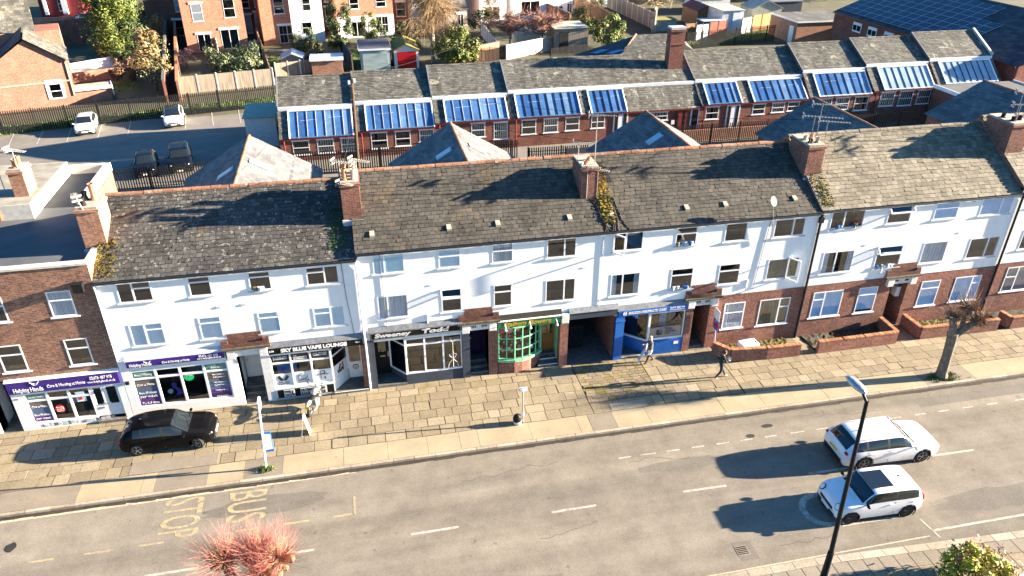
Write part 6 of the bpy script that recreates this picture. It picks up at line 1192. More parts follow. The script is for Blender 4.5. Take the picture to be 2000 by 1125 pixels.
# railings
def palisade(label, a, b, h=2.1, gap=.19, mat_='gutter', name='palisade_fence', w=.1, grp=None):
    a, b = Vector((a[0],a[1],0)), Vector((b[0],b[1],0)); t = thing(name, label, 'fence', a, 0, grp); d = (b-a).normalized(); L = (b-a).length; q = MB(); an = math.atan2(d.y, d.x)
    for k in range(int(L/gap)): q.obox(a+d*(k+.5)*gap+Vector((0,0,h/2)), (w,.02,h), M_[mat_], an)
    q.build('pales', t); q = MB()
    for z in (.35, h-.35): q.beam(a+Vector((0,0,z))+Vector((-d.y,d.x,0))*.04, b+Vector((0,0,z))+Vector((-d.y,d.x,0))*.04, .04, .05, M_[mat_])
    q.build('rails', t)
    for k in range(int(L/2.8)+1): c = a+d*min(L,k*2.8)-Vector((-d.y,d.x,0))*-.09; part('post', t, M_[mat_], (c.x-.05,c.y-.05,0,c.x+.05,c.y+.05,h+.05))
    return t
g0, g1 = G(-60,270), G(545,206); palisade('long dark steel railings along the back of the car park', g0, g1, 2.2)
palisade('dark steel railings in front of the two dark cars', GY(222,375,29.2)[:2]+(0,), (-9.5,29.6), 2.0); palisade('black railings under the school windows behind the slate wings', (-9,30.5), (14,30.0), 2.0); palisade('black railings in the yard right of the second slate wing', (14.2,27.0), (19.5,26.8), 2.3)
palisade('black railings below the right hand school windows', (24,31.0), (66,31.0), 2.0); part_ = None
t = thing('fence_panel', 'solid grey steel gate panel in the yard beside the white bungalow wall', 'gate', (17.6,25.5,0)); part('panel', t, M_['charcoal'], (17.0,25.4,.1,19.6,25.46,2.6)); part('posts', t, M_['black'], (16.9,25.35,0,16.99,25.5,2.7), (19.61,25.35,0,19.7,25.5,2.7))
ga, gb = G(1338,97), G(1512,80); palisade('black railings with lawn behind the school, right of the chimney', ga, gb, 2.3); palisade('rusty railings behind the middle of the school range', G(880,128), G(990,116), 1.8, mat_='stem'); palisade('railings beside the open shed behind the school', G(1075,122), G(1150,112), 1.8, mat_='gutter')
# ================================================================== houses beyond the gardens
M_['frost'] = mat('net_curtain', (.5,.52,.5), .8, .1, 3); M_['fencewood'] = mat('weathered_fence_wood', (.26,.22,.17), .9, .4, 1.2, stretch=(6,6,.5)); M_['fencebrown'] = mat('brown_fence_wood', (.24,.13,.065), .9, .35, 1.2, stretch=(6,6,.5)); M_['fenceorange'] = mat('orange_fence_wood', (.36,.18,.07), .9, .35, 1.2, stretch=(6,6,.5)); M_['fencered'] = mat('red_painted_fence', (.36,.07,.04), .85, .45, 1.5, stretch=(6,6,.6)); M_['pinkwall'] = mat('pale_painted_brick', (.5,.40,.34), .9, .25, 2); M_['redwall'] = mat('dark_red_stucco', (.20,.02,.025), .8, .2, 2)
M_['corrugated'] = mat('corrugated_sheet', (.10,.11,.13), .6, .3, 3); M_['garagedoor'] = mat('pale_blue_metal_door', (.34,.42,.42), .6, .3, 2, stretch=(.3,.3,6)); M_['reddoor'] = mat('bright_red_door', (.42,.005,.012), .45, .15, 2, stretch=(6,6,.4)); M_['mossroof'] = mat('mossy_felt', (.26,.21,.03), .95, .5, 2, col2=(.13,.11,.04)); M_['maroon'] = mat('maroon_roof', (.14,.035,.03), .7, .2, 2); M_['palefelt'] = mat('pale_felt', (.34,.35,.30), .9, .25, 1.5)
def house(label, pL, pR, H, wall, wins, name='terraced_house', depth=8, lower=None, group='brick and white houses beyond the gardens', y=None, yy=None, roofm='slate_blue_and_shade', pitch=2.2, rot=.16):
    a, b = G(*pL), G(*pR); y = yy if yy is not None else (a.y+b.y)/2; a = GY(pL[0], pL[1], y); b = GY(pR[0], pR[1], y); x0, x1 = a.x, b.x
    t = thing(name, label, 'house', ((x0+x1)/2, y, 0), 0, group); mb = MB(); hs = []
    for (u, v, w, h, k) in wins:
        c = GY(u, v, y); s = abs(GY(u+w/2, v, y).x-GY(u-w/2, v, y).x)/2; z0 = GY(u, v+h/2, y).z; z1 = GY(u, v-h/2, y).z; z0 = max(z0, .12)
        if z1-z0 > .3: hs.append((c.x-s, c.x+s, z0, z1, k))
    wall_holes(mb, x0, x1, 0, H, y, hs, M_[wall], .12); mb.face([(x1,y,0),(x1,y+depth,0),(x1,y+depth,H),(x1,y,H)], M_[wall]); mb.face([(x0,y,0),(x0,y,H),(x0,y+depth,H),(x0,y+depth,0)], M_[wall]); mb.face([(x0,y+depth,0),(x0,y+depth,H),(x1,y+depth,H),(x1,y+depth,0)], M_[wall])
    if lower: mb.face([(x0-.01,y-.02,0),(x1+.01,y-.02,0),(x1+.01,y-.02,.1),(x0-.01,y-.02,.1)], M_[lower])
    mb.build('wall', t); r = MB(); r.extr([(x0-.2,y-.25,H),(x0-.2,y+depth/2,H+pitch),(x0-.2,y+depth+.2,H)], (x1-x0+.4,0,0), M_[roofm]); r.build('roof', t)
    if lower:
        l = MB(); wall_holes(l, x0-.02, x1+.02, 0, lower_h, y-.06, [h for h in hs if h[3] < lower_h], M_[lower], .06, room=False); l.build('white_ground_floor', t)
    for h in hs:
        if h[4] == 'F':
            o = window(t, *h[:4], y-.02, [(1,0),(1,0)], sill=None)
        elif h[4] == 'G': o = window(t, *h[:4], y-.02, [(1,.5),(1,.5)], sill=None, bars=1)
        else: o = window(t, *h[:4], y-.02, [(1,.5)], sill='upvc', fill='frost' if random.random() < .3 else None)
        if wall != 'render': part('white_head', o, M_['upvc'], (h[0]-.2,y-.08,h[3]+.004,h[1]+.2,y+.02,h[3]+.28))
    t.rotation_euler.z = rot; return t
lower_h = 3.0
house('long dark brick terrace rear seen in the gaps between the orange wings', (300,96), (905,58), 8.5, 'brick_school', [(351,56,20,34,'W'),(350,10,18,26,'W'),(482,47,20,36,'W'),(509,42,22,36,'W'),(477,4,18,24,'W'),(505,4,18,20,'W'),(647,32,22,36,'W'),(640,-8,18,24,'W'),(783,18,18,28,'W')], yy=92, name='terrace_row', rot=0)
house('orange brick wing with two French doors, left of the gardens', (370,103), (487,98), 8.5, 'brick_orange', [(385,24,21,34,'W'),(447,17,22,36,'W'),(401,83,26,34,'F'),(450,77,34,38,'F')])
house('narrow orange brick wing with a glazed bar French door', (517,88), (574,83), 8.5, 'brick_orange', [(544,12,20,30,'W'),(562,68,32,36,'G')], yy=83.5)
house('narrow white painted wing joined to the orange brick wing', (574.2,82), (636,75), 8.5, 'render', [(598,8,16,26,'W'),(600,54,20,22,'W')], yy=83.6)
house('orange brick house with white ground floor and two garden doors', (662,79), (772,66), 8.5, 'brick_orange', [(691,7,18,20,'W'),(744,4,20,20,'W'),(698,58,24,32,'F'),(747,49,24,32,'G')], yy=86.5, lower='render')
house('pale rendered wing behind the bare birch tree', (806,62), (880,52), 7, 'render', [(850,40,14,18,'W')], yy=90)
house('low lean to wing with brown roof right of the birch', (872,62), (914,56), 3.2, 'pinkwall', [(900,40,12,24,'F')], yy=88, depth=6, pitch=1.6, roofm='oldslate')
house('white house with one dark garden door', (936,45), (990,40), 6.5, 'render', [(962,26,30,26,'F')], yy=93)
house('white house with wide sliding glass door', (1003,38), (1069,33), 6.5, 'render', [(1036,16,38,28,'F')], yy=95)
house('white single storey extension with glazed corner beside the brown fence', (1071,36), (1120,30), 3.0, 'render', [(1084,16,8,12,'W'),(1095,17,8,12,'W'),(1113,18,10,22,'F')], yy=99, pitch=.4, roofm='palefelt')
house('brick house with white lower wall beyond the brown fence', (1145,20), (1186,15), 7, 'brick_orange', [(1158,3,7,9,'W'),(1170,2,7,9,'W'),(1180,1,7,9,'W')], yy=108, lower='render')
house('far brick house behind the pale bare tree', (1190,8), (1330,-2), 7, 'brick_orange', [(1205,-6,14,10,'W'),(1240,-8,14,10,'W')], yy=116)
house('far brick row at the top edge over the sheds', (1400,8), (1600,-4), 7, 'brick_old', [(1430,-6,12,10,'W'),(1470,-8,12,10,'W')], yy=120)
t = house('dark red fronted house across the far street', (86,45), (168,40), 8, 'redwall', [(121,7,16,28,'W')], yy=109.5, rot=0); part('bay_surround', t, M_['white'], (-46.9,109.1,.9,-46.4,109.48,4), (-44.2,109.1,.9,-43.5,109.48,4)); part('front_wall', t, M_['brick_orange'], (-48,106.5,0,-41,106.8,.9))
house('brick house front behind the parked silver car', (285,30), (372,24), 7, 'brick_old', [(300,8,14,20,'W'),(326,8,12,16,'W'),(345,8,12,16,'W')], yy=114, rot=0)
# big orange brick house at the left edge
bh = thing('brick_house', 'large orange brick gabled house cut by the left edge beside the car park', 'house', (GY(128,116,56.5).x,56.5,0)); y0 = 56.5
ap = GY(45,72,y0); er = GY(128,116,y0); xl = 2*ap.x-er.x; mb = MB(); wn = GY(114,187,y0); wh = [(wn.x-.55, wn.x+.55, .9, 2.4)]
wall_holes(mb, xl-6, er.x, 0, er.z, y0, wh, M_['brick_salmon'], .12); mb.face([(xl,y0,er.z),(er.x,y0,er.z),(ap.x,y0,ap.z-.2)], M_['brick_salmon']); mb.face([(er.x,y0,0),(er.x,y0+12,0),(er.x,y0+12,er.z),(er.x,y0,er.z)], M_['brick_salmon']); mb.face([(xl-6,y0+6,0),(er.x,y0+6,0),(er.x,y0+6,er.z+2),(xl-6,y0+6,er.z+2)], M_['brick_salmon']); mb.build('wall', bh)
w_ = window(bh, *wh[0], y0, [(1,.5)], sill='upvc'); part('white_surround', w_, M_['upvc'], (wh[0][0]-.25,y0-.05,2.404,wh[0][1]+.25,y0+.02,2.8), (wh[0][0]-.25,y0-.06,.9,wh[0][0]-.004,y0+.02,2.4), (wh[0][1]+.004,y0-.06,.9,wh[0][1]+.25,y0+.02,2.4))
mb = MB(); n1 = Vector((er.x-ap.x,0,er.z-ap.z)); 
slate_plane(mb, (er.x+.25,y0-.35,er.z-.1), (0,1,0), Vector((ap.x-er.x,0,ap.z-er.z)), 7.5, n1.length+.2, M_['oldslate'], .5, .35); slate_plane(mb, (xl-.25,y0+7.1,er.z-.1), (0,-1,0), Vector((ap.x-xl,0,ap.z-er.z)), 7.5, n1.length+.2, M_['slate_blue_and_shade'], .5, .35); mb.build('gable_roof', bh)  # shade of the left slope coloured in by the darker slates
mb = MB(); yb_ = y0+5; zb = GY(118,98,yb_).z; V = Vector((0,4.2,2.6)); slate_plane(mb, (xl-8,yb_,zb-.6), (1,0,0), V, GY(120,98,yb_).x-xl+8.1, V.length*.4, M_['oldslate'], .5, .35); z2 = zb+.55; slate_plane(mb, (xl-8,yb_+2.0,z2+.5), (1,0,0), Vector((0,5,4)), GY(106,55,yb_+2).x-xl+8.3, 7.5, M_['oldslate'], .5, .35); mb.build('main_roof', bh)
part('white_gutter', bh, M_['upvc'], (xl-8,yb_+1.75,z2+.1,GY(106,55,yb_+2).x+.3,yb_+1.98,z2+.45)); part('side_wall', bh, M_['brick_salmon'], (xl-8,yb_+2.0,0,er.x-.05,yb_+12,z2+.4)); c = GY(45,12,yb_+4.5); part('chimney', bh, M_['pinkwall'], (c.x-.7,yb_+4.3,z2+1,c.x+.7,yb_+5.3,z2+4.6))
part('downpipe', bh, M_['potpale'], (er.x-.16,y0-.12,1.0,er.x-.04,y0-.004,er.z)); part('pipe_run', bh, M_['potpale'], (er.x-7,y0-.1,2.55,er.x-.2,y0-.004,2.66))
an = GY(217,190,y0); part('extension', bh, M_['brick_salmon'], (er.x+.02,y0+.3,0,an.x,y0+2.0,1.5)); part('extension_roof', bh, M_['palefelt'], (er.x+.02,y0+.05,1.5,an.x+.2,y0+2.1,1.6)); part('fascia', bh, M_['upvc'], (er.x+.02,y0-.02,1.35,an.x+.25,y0+.048,1.65), (an.x+.2,y0+.05,.6,an.x+.28,y0+2.1,1.65))
bh.rotation_euler.z = .3
# far street and its cars
mb = MB(); mb.face([(-80,102,.0),(-12,102,.0),(-12,113,.0),(-80,113,.0)], M_['road']); structure(mb.build('far_street'))
car('parked_car', 'silver hatchback parked on the far street behind the evergreen', HATCH, 5.0, 2.0, 1.8, (-31.6,107.5,.0), 0, 'carsilver', group='cars on the far street'); car('parked_car', 'red car half hidden on the far street', HATCH, 4.8, 2.0, 1.8, (-26.6,109,.0), 0, 'carred', group='cars on the far street'); car('parked_car', 'dim grey car on the far street left of the evergreen', HATCH, 4.8, 2.0, 1.8, (-38.8,104.8,.0), 0, 'carsilver', group='cars on the far street')
# car park surface and bays
mb = MB(); f0, f1 = G(-80,272), G(545,206); mb.face([(-70,8.6,-.004),(-6.2,8.6,-.004),(-6.2,f1.y-1.2,-.004),(f1.x,f1.y-1.4,-.004),(f0.x,f0.y-1.4,-.004),(-70,f0.y-4,-.004)], M_['tarmac']); structure(mb.build('car_park'))
mb = MB()
for a, b in (((16,287),(28,259)),((72,281),(86,252)),((130,277),(140,250)),((190,271),(200,240)),((249,264),(256,234)),((362,252),(363,221)),((417,246),(413,217)),((470,240),(465,211)),((520,234),(513,206)),((1338,94),(1348,102)),((1370,88),(1398,96))):
    p, q = G(*a), G(*b); line(mb, p.x,p.y,q.x,q.y,.1,'white_paint')
for o_ in range(len(mb.v)): mb.v[o_] = (mb.v[o_][0], mb.v[o_][1], .004)
structure(mb.build('bay_lines'))
# grass strips and lawns
def lawn(pts, n, label, hh=(.05,.2)):
    q = [G(*p) for p in pts]; mb = MB(); mb.face([(p.x,p.y,.0) for p in q], M_['lawn']); a, b, c, d = q[:4]
    L = []
    for _ in range(n): s, r = random.random(), random.random(); p = (a*(1-s)+b*s)*(1-r)+(d*(1-s)+c*s)*r; L.append((p.x,p.y,0))
    scatter_blades(mb, L, M_['grass'], hh, .05); tag(mb.build('grass'), label, 'grass', kind='stuff')
lawn([(-20,268),(540,203),(540,188),(-20,250)], 2600, 'strip of rough grass along the back railings of the car park', (.08,.3)); lawn([(1345,93),(1512,78),(1508,58),(1340,72)], 900, 'green lawn behind the railings right of the school chimney'); lawn([(520,140),(600,128),(590,108),(522,112)], 400, 'small lawn among the sheds'); lawn([(688,140),(708,138),(705,95),(690,95)], 200, 'narrow green lawn left of the pale garage'); lawn([(215,182),(275,172),(270,155),(220,160)], 300, 'little lawn below the ivy hedge')
# walls and garden fences
def wall_line(name, label, cat, a, b, h, m, th=.22, cop=None, panel=0, z0=0):
    p, q = G(*a), G(*b); t = thing(name, label, cat, (p.x,p.y,0)); mb = MB(); mb.beam((p.x,p.y,h/2),(q.x,q.y,h/2), th, h, M_[m]); mb.build('panels' if panel else 'brickwork', t)
    L = (q-p).length; d = (q-p)/L
    if cop: mb = MB(); mb.beam((p.x,p.y,h+.05),(q.x,q.y,h+.05), th+.08, .09, M_[cop]); mb.build('coping', t)
    if panel:
        n = max(1, int(L/panel))
        for k in range(n+1): c = p+d*(L*k/n); part('post', t, M_['sill'] if m == 'fencewood' else M_['fencewood'], (c.x-.07,c.y-.09,0,c.x+.07,c.y+.09,h+.12))
    return t
wall_line('garden_fence','grey close board panel fence above the car park railings','fence',(352,186),(536,168),2.0,'fencewood',.08,panel=1.9); wall_line('garden_fence','tall brown board fence running back between two gardens','fence',(1122,20),(1203,66),2.6,'fencebrown',.1,panel=2.2); wall_line('garden_fence','grey board fence running back beside the pale bare tree','fence',(1186,14),(1278,58),2.4,'fencewood',.1,panel=2.2); wall_line('garden_wall','dark red brick wall running back behind the reddish shrubs','wall',(1066,36),(1112,58),2.4,'brick_school',cop='step'); wall_line('garden_wall','pale pink painted wall behind the school ridge','wall',(988,117),(1078,98),1.8,'pinkwall',cop='coping'); wall_line('garden_wall','short orange brick wall left of the pale pink wall','wall',(928,122),(974,112),2.0,'brick_orange',cop='step')
wall_line('garden_wall','long brick wall along the right side of the dark alley','wall',(347,70),(354,198),2.2,'brick_old',.25,cop='copebrick'); wall_line('garden_wall','long brick wall along the left side of the dark alley','wall',(330,70),(328,200),2.4,'brick_school',.25,cop='step'); wall_line('garden_wall','shaded red brick wall left of the evergreen tree','wall',(112,92),(200,80),3.4,'brick_old',.25); wall_line('garden_wall','white painted garden wall below the evergreen tree','wall',(138,152),(268,128),1.6,'white',.3); wall_line('garden_wall','low orange brick wall below the white garden wall','wall',(140,163),(230,152),1.2,'brick_orange',.22); wall_line('garden_wall','brick wall right of the evergreen below the far street','wall',(270,62),(332,54),3.0,'brick_school',.25)
wall_line('garden_fence','short orange fence panel below the corrugated lean to','fence',(540,150),(612,142),1.6,'fencewood',.08,panel=1.4); wall_line('garden_fence','red painted upright boards behind the railings','fence',(1383,77),(1416,73),2.4,'fencered',.08,panel=1.2); wall_line('garden_fence','white washed upright boards left of the red ones','fence',(1357,80),(1382,77),2.2,'white',.08,panel=1.2); wall_line('garden_fence','brown wooden boards beside the school chimney top','fence',(1336,80),(1356,78),2.4,'fencebrown',.08,panel=1.2); wall_line('garden_fence','orange wooden fence at the end of the lawn','fence',(1466,62),(1520,54),2.4,'fenceorange',.08,panel=2); wall_line('garden_fence','pale post fence between the white board shed and orange fence','fence',(1446,66),(1465,62),2.2,'white',.08,panel=1); wall_line('garden_fence','dark fence running back between the lean to and conifer','fence',(656,80),(690,140),1.9,'charcoal',.08,panel=2); wall_line('garden_fence','brown fence running back between the orange wings','fence',(505,85),(532,165),1.9,'fencebrown',.08,panel=2); wall_line('garden_fence','pale wooden fence between the two French doors','fence',(422,88),(428,112),1.9,'fencewood',.1,panel=2); wall_line('garden_fence','blue grey fence right of the birch','fence',(940,68),(972,110),1.9,'sill',.08,panel=2)
# sheds and garages
flat_shed('garage','pale metal garage with black corrugated roof','garage',(706,137),(764,137),0,2.5,6,'garagedoor','corrugated','upvc',(.08,.92,.86),dcol='garagedoor'); flat_shed('garage','garage with bright red double doors and mossy roof','garage',(772,135),(819,133),0,2.2,5.5,'offwhite','mossroof',None,(.12,.9,.95),pitch='gable',dcol='reddoor')
flat_shed('shed','small pale blue roofed shed with gable','shed',(552,141),(594,139),0,1.5,3,'fencewood','leadpale',None,pitch='gable'); flat_shed('lean_to','brick lean to with white corrugated plastic roof','lean-to',(611,147),(671,143),0,1.7,3.2,'brick_orange','upvc','upvc'); flat_shed('shed','rounded pale green shed under the reddish shrubs','shed',(1010,99),(1053,95),0,1.7,3,'palefelt','garagedoor',None,pitch='gable'); flat_shed('shed','tall pale shed with dark open doorway','shed',(1086,104),(1144,97),0,3.0,5,'fencewood','palefelt',None,(.12,.4,.85),dcol='room'); flat_shed('shed','brown cabin with maroon felt roof','shed',(1360,54),(1396,52),0,2.4,6,'fencebrown','maroon',None,pitch='gable'); flat_shed('shed','small shed with yellow mossy roof left of the school chimney','shed',(1282,62),(1318,60),0,1.6,2.5,'palefelt','mossroof',None); flat_shed('shed','white boarded shed with flat pale roof','shed',(1408,66),(1446,63),0,3.2,6,'sill','palefelt',None,(.5,.95,.95)); flat_shed('shed','low dark lean to shed with pale roof beside the maroon cabin','shed',(1372,70),(1414,68),0,2.0,2.5,'charcoal','leadpale',None); flat_shed('shed','grey green shed with pitched roof over the orange fence','shed',(1468,50),(1520,46),0,2.4,4,'palefelt','palefelt',None,pitch='gable'); flat_shed('shed','pale flat roofed garage at the top edge','shed',(1370,30),(1420,26),0,2.6,7,'offwhite','palefelt',None); flat_shed('shed','dark tarpaulin covered shed at the top edge by the brick outbuilding','shed',(1510,32),(1560,28),0,2.2,5,'charcoal','lead',None); flat_shed('wheelie_store','grey bin store beside the orange brick wing','store',(490,110),(508,108),0,1.5,2,'sill','felt',None)  # the open shed's doorway is a flat panel coloured dark as shade
t = thing('patio_table', 'white garden table and seat near the clothes pole', 'table', (-10,74,0)); p_ = G(545,112); part('tabletop', t, M_['fencewood'], (p_.x-1.4,p_.y-.6,.8,p_.x+1.4,p_.y+.6,.9)); part('leg', t, M_['fencewood'], (p_.x-1.2,p_.y-.5,0,p_.x-1.1,p_.y-.4,.8)); part('leg', t, M_['fencewood'], (p_.x+1.1,p_.y-.5,0,p_.x+1.2,p_.y-.4,.8))
# ================================================================== plants
def leafmass(mb, c, rx, ry, h, n, mat_, leaf=.16, lumps=14, shape='ball', bottom=.1):
    c = Vector(c); rdm = random.Random(hash((round(c.x,2), n)) & 0xffff); L = []
    for _ in range(lumps):
        t = rdm.uniform(0, 6.283); z = rdm.uniform(bottom, .95); k = math.sqrt(max(.05, 1-(2*z-1)**2)) if shape == 'ball' else (1-z)**.6*1.0 if shape == 'cone' else 1.0
        r = rdm.uniform(.45,.85)*k; L.append((c+Vector((rx*r*math.cos(t), ry*r*math.sin(t), h*z)), rdm.uniform(.24,.42)*min(rx, h*.6)))
    for _ in range(n):
        p, r = L[rdm.randrange(len(L))]; v = Vector((rdm.gauss(0,1), rdm.gauss(0,1), rdm.gauss(0,1)+.25)).normalized(); q = p+v*r*rdm.uniform(.6,1.12)
        if q.z < .02: q.z = rdm.uniform(.02,.3)
        a = Vector((rdm.gauss(0,1), rdm.gauss(0,1), rdm.gauss(0,1))); a = (a-v*a.dot(v)*.6).normalized(); b = v.cross(a).normalized(); s = leaf*rdm.uniform(.6,1.4)
        mb.face([q-a*s-b*s*.25, q+b*s*-.5, q+a*s, q+b*s*.5], mat_)
def shrub(name, label, cat, uv, w, h, mat_, n=900, leaf=.2, shape='ball', depth=None, stem=True, lumps=14, mat2=None):
    n = int(n*2.2); leaf *= .68; p = G(*uv); t = thing(name, label, cat, (p.x,p.y,0)); mb = MB(); leafmass(mb, (p.x,p.y,0), w/2, (depth or w)/2, h, n, M_[mat_], leaf, lumps, shape)
    if mat2: leafmass(mb, (p.x,p.y,h*.1), w/2, (depth or w)/2, h, n//4, M_[mat2], leaf, lumps, shape)
    mb.build('crown' if cat == 'tree' else 'foliage', t); mb = MB(); mb.tube([(p.x,p.y,0),(p.x+.05,p.y,h*.6)], [.05+.012*h,.03], M_['bark'], 6)
    for k in range(4): mb.tube([(p.x,p.y,h*.2),(p.x+w*.25*math.cos(k*1.6),p.y+w*.25*math.sin(k*1.6),h*.6)], [.05,.02], M_['bark'], 5)
    mb.build('trunk' if cat == 'tree' else 'stems', t); return t
M_['bark'] = mat('brown_bark', (.10,.075,.05), .9, .4, 5, bump=.5); M_['knobbark'] = mat('tan_knobbly_bark', (.24,.17,.09), .9, .5, 6, bump=.6); M_['greybark'] = mat('grey_bark', (.17,.14,.11), .9, .45, 5, bump=.6); M_['birchbark'] = mat('white_birch_bark', (.55,.47,.36), .8, .35, 4, col2=(.22,.17,.12)); M_['twigtan'] = mat('tan_twigs', (.25,.165,.085), .85, .3, 4); M_['twigpale'] = mat('pale_twigs', (.40,.29,.15), .85, .3, 4); M_['twigred'] = mat('red_twigs', (.32,.07,.06), .75, .3, 5); M_['twigpink'] = mat('pink_red_twigs', (.40,.15,.125), .75, .3, 5); M_['twigbrown'] = mat('brown_twigs', (.15,.085,.045), .85, .3, 5); M_['twigmauve'] = mat('reddish_brown_twigs', (.24,.12,.09), .85, .3, 4)
M_['leafbright'] = mat_leaf('bright_leaves', (0.039,0.061,0.007), (0.083,0.110,0.014), (0.165,0.187,0.039)); M_['leafmid'] = mat_leaf('mid_leaves', (0.019,0.036,0.008), (0.041,0.066,0.017), (0.083,0.110,0.033)); M_['leafolive'] = mat_leaf('olive_leaves', (0.039,0.041,0.011), (0.072,0.072,0.019), (0.121,0.116,0.039)); M_['leaftan'] = mat_leaf('tan_dry_leaves', (0.132,0.078,0.024), (0.228,0.150,0.060), (0.300,0.228,0.120)); M_['leafyellow'] = mat_leaf('yellow_leaves', (0.121,0.121,0.006), (0.209,0.198,0.008), (0.248,0.231,0.017)); M_['leafpale'] = mat_leaf('pale_variegated_leaves', (0.066,0.088,0.028), (0.132,0.154,0.066), (0.231,0.242,0.143)); M_['leafbush'] = mat_leaf('yellow_green_leaves', (.22,.22,.015), (.36,.34,.025), (.48,.44,.07)); M_['leafpink'] = mat_leaf('pink_new_leaves', (.55,.12,.10), (.65,.30,.26), (.60,.45,.30))
shrub('evergreen_tree','large glossy evergreen tree left of the alley','tree',(238,114),8.0,9.5,'leafbright',6000,.22,lumps=40,mat2='leafdark'); shrub('shrub','orange tan shrub right of the evergreen','shrub',(302,100),5,4.5,'leaftan',900,.22); shrub('ivy_hedge','dark ivy mound over the white garden wall','hedge',(285,132),8.5,3.2,'leafmid',1400,.22,depth=4,lumps=22); shrub('shrub','tall tan dried bush at the corner of the alley','shrub',(308,178),4.2,6.5,'leaftan',1500,.2,lumps=20,mat2='leafpale'); shrub('shrub','brown leafless looking bush in front of the ivy mound','shrub',(258,162),4.5,2.6,'twigbrown',700,.2); shrub('hedge','long dull hedge along the far street','hedge',(232,42),14,4.5,'leafolive',1500,.35,depth=4,lumps=26)
shrub('ivy_hedge','pale variegated ivy hedge above the grey panel fence','hedge',(461,156),8.2,3.6,'leafpale',2000,.2,depth=2.5,shape='box',lumps=30,mat2='leafmid'); shrub('conifer','upright dark conifer beside the white ground floor','tree',(668,104),4.2,6.6,'leafmid',1500,.22,'cone' if False else 'ball',lumps=20); shrub('topiary_bush','clipped yellow green bush by the French doors','shrub',(722,84),2.8,4.4,'leafyellow',900,.16,lumps=16,mat2='leafmid'); shrub('topiary_bush','rounded dark green bush right of the yellow one','shrub',(738,88),3.4,3.2,'leafmid',800,.18); shrub('shrub','wide yellow green bush below the birch','shrub',(893,122),7.0,4.2,'leafbright',1700,.24,lumps=22,mat2='leafolive'); shrub('shrub','bright green bush right of the open shed','shrub',(1178,94),7.5,4.4,'leafbright',1800,.24,lumps=22); shrub('shrub','dark green bush below the white wing','shrub',(596,96),5.0,2.4,'leafmid',800,.2); shrub('shrub','mixed brown and green bush behind the lean to','shrub',(590,118),6.5,2.6,'leafolive',900,.2); shrub('shrub','olive bush left of the birch','shrub',(800,96),6,3.4,'leafolive',1000,.24); shrub('shrub','ivy clump on the blue grey fence','shrub',(940,66),4,3.2,'leafmid',700,.22); shrub('shrub','yellow flowering shrub by the brown fence','shrub',(1130,62),3.2,3.4,'leaftan',600,.2,mat2='leafyellow'); shrub('shrub','red leaved shrub at the alley garden corner','shrub',(366,132),2.6,2.2,'leafpink',350,.16); shrub('shrub','dark shrub against the white lower wall','shrub',(1162,28),4,2.6,'leafdark',400,.25); shrub('shrub','ochre dry grass clump in front of the evergreen','shrub',(210,120),2.4,2.4,'leaftan',300,.18)
for k_, (u_, v_, w_, h_, l_) in enumerate(((1245,2,9,6,'dark green tree at the top edge left of the far brick row'),(1400,0,10,6,'broad olive tree at the top edge over the pale garage'),(1505,-2,9,5,'olive bush at the top edge beside the far brick row'),(1610,-4,10,6,'green tree at the top edge above the brick outbuilding'),(1690,-6,8,6,'dark tree at the top edge left of the solar hall'))): shrub('distant_tree', l_, 'tree', (u_,v_), w_, h_, 'leafolive' if k_ % 2 else 'leafmid', 500, .4, group='distant trees' if False else None) if False else shrub('distant_tree', l_, 'tree', (u_,v_), w_, h_, 'leafolive' if k_ % 2 else 'leafmid', 500, .4)
rdt = random.Random(5)
def twig(mb, p, d, L, r, m, droop=0, n=3, segs=3):
    pts = [p]; v = d.normalized()
    for k in range(segs): v = (v+Vector((rdt.gauss(0,.19), rdt.gauss(0,.19), rdt.gauss(0,.15)-droop))).normalized(); pts.append(pts[-1]+v*L/segs)
    mb.tube(pts, [r*(1-.75*k/segs) for k in range(segs+1)], m, n, cap=False); return pts
def bare_tree(label, uv, h, spread, bark, tm, ntw, name='bare_tree', droop=0, r=.16, up=.5, limbs=9, tl=(1,2.4), tr=.03):
    p = G(*uv); p.z = 0; t = thing(name, label, 'tree', p); mb = MB(); top = p+Vector((rdt.uniform(-.3,.3),0,h*.8)); mb.tube([p, p+Vector((.1,0,h*.3)), p+Vector((-.05,.05,h*.55)), top], [r,r*.8,r*.55,r*.2], M_[bark], 7); ends = []
    for k in range(limbs):
        a = k*2.4+rdt.uniform(-.3,.3); z = h*rdt.uniform(.28,.72); b = p+Vector((0,0,z)); e = b+Vector((spread*math.cos(a)*rdt.uniform(.5,1), spread*math.sin(a)*rdt.uniform(.5,1), h*up*rdt.uniform(.25,.6))); m_ = b+(e-b)*.5+Vector((0,0,h*.06)); mb.tube([b,m_,e], [r*.42,r*.26,r*.1], M_[bark], 5); ends += [(b,m_,e)]
    mb.build('trunk', t); mb = MB()
    for k in range(ntw):
        b, m_, e = ends[rdt.randrange(len(ends))]; f = rdt.uniform(.15,1.0); q = (b+(m_-b)*f*2) if f < .5 else m_+(e-m_)*(f*2-1); d = Vector((rdt.gauss(0,1), rdt.gauss(0,1), rdt.uniform(-.2,1) if not droop else rdt.uniform(-.3,.6)))
        twig(mb, q, d, rdt.uniform(*tl), tr, M_[tm], droop)
    mb.build('crown', t); return t
bare_tree('weeping birch with white trunk and tan hanging twigs', (846,122), 11.5, 4.0, 'birchbark', 'twigtan', 3200, 'birch_tree', droop=.36, r=.3, tl=(1.4,4.0), tr=.02, limbs=13); bare_tree('pale bare tree with cream bark beside the grey board fence', (1276,62), 9.5, 5.0, 'birchbark', 'twigpale', 900, 'bare_tree', r=.32, droop=.1, limbs=12, tl=(1,2.6), tr=.04)
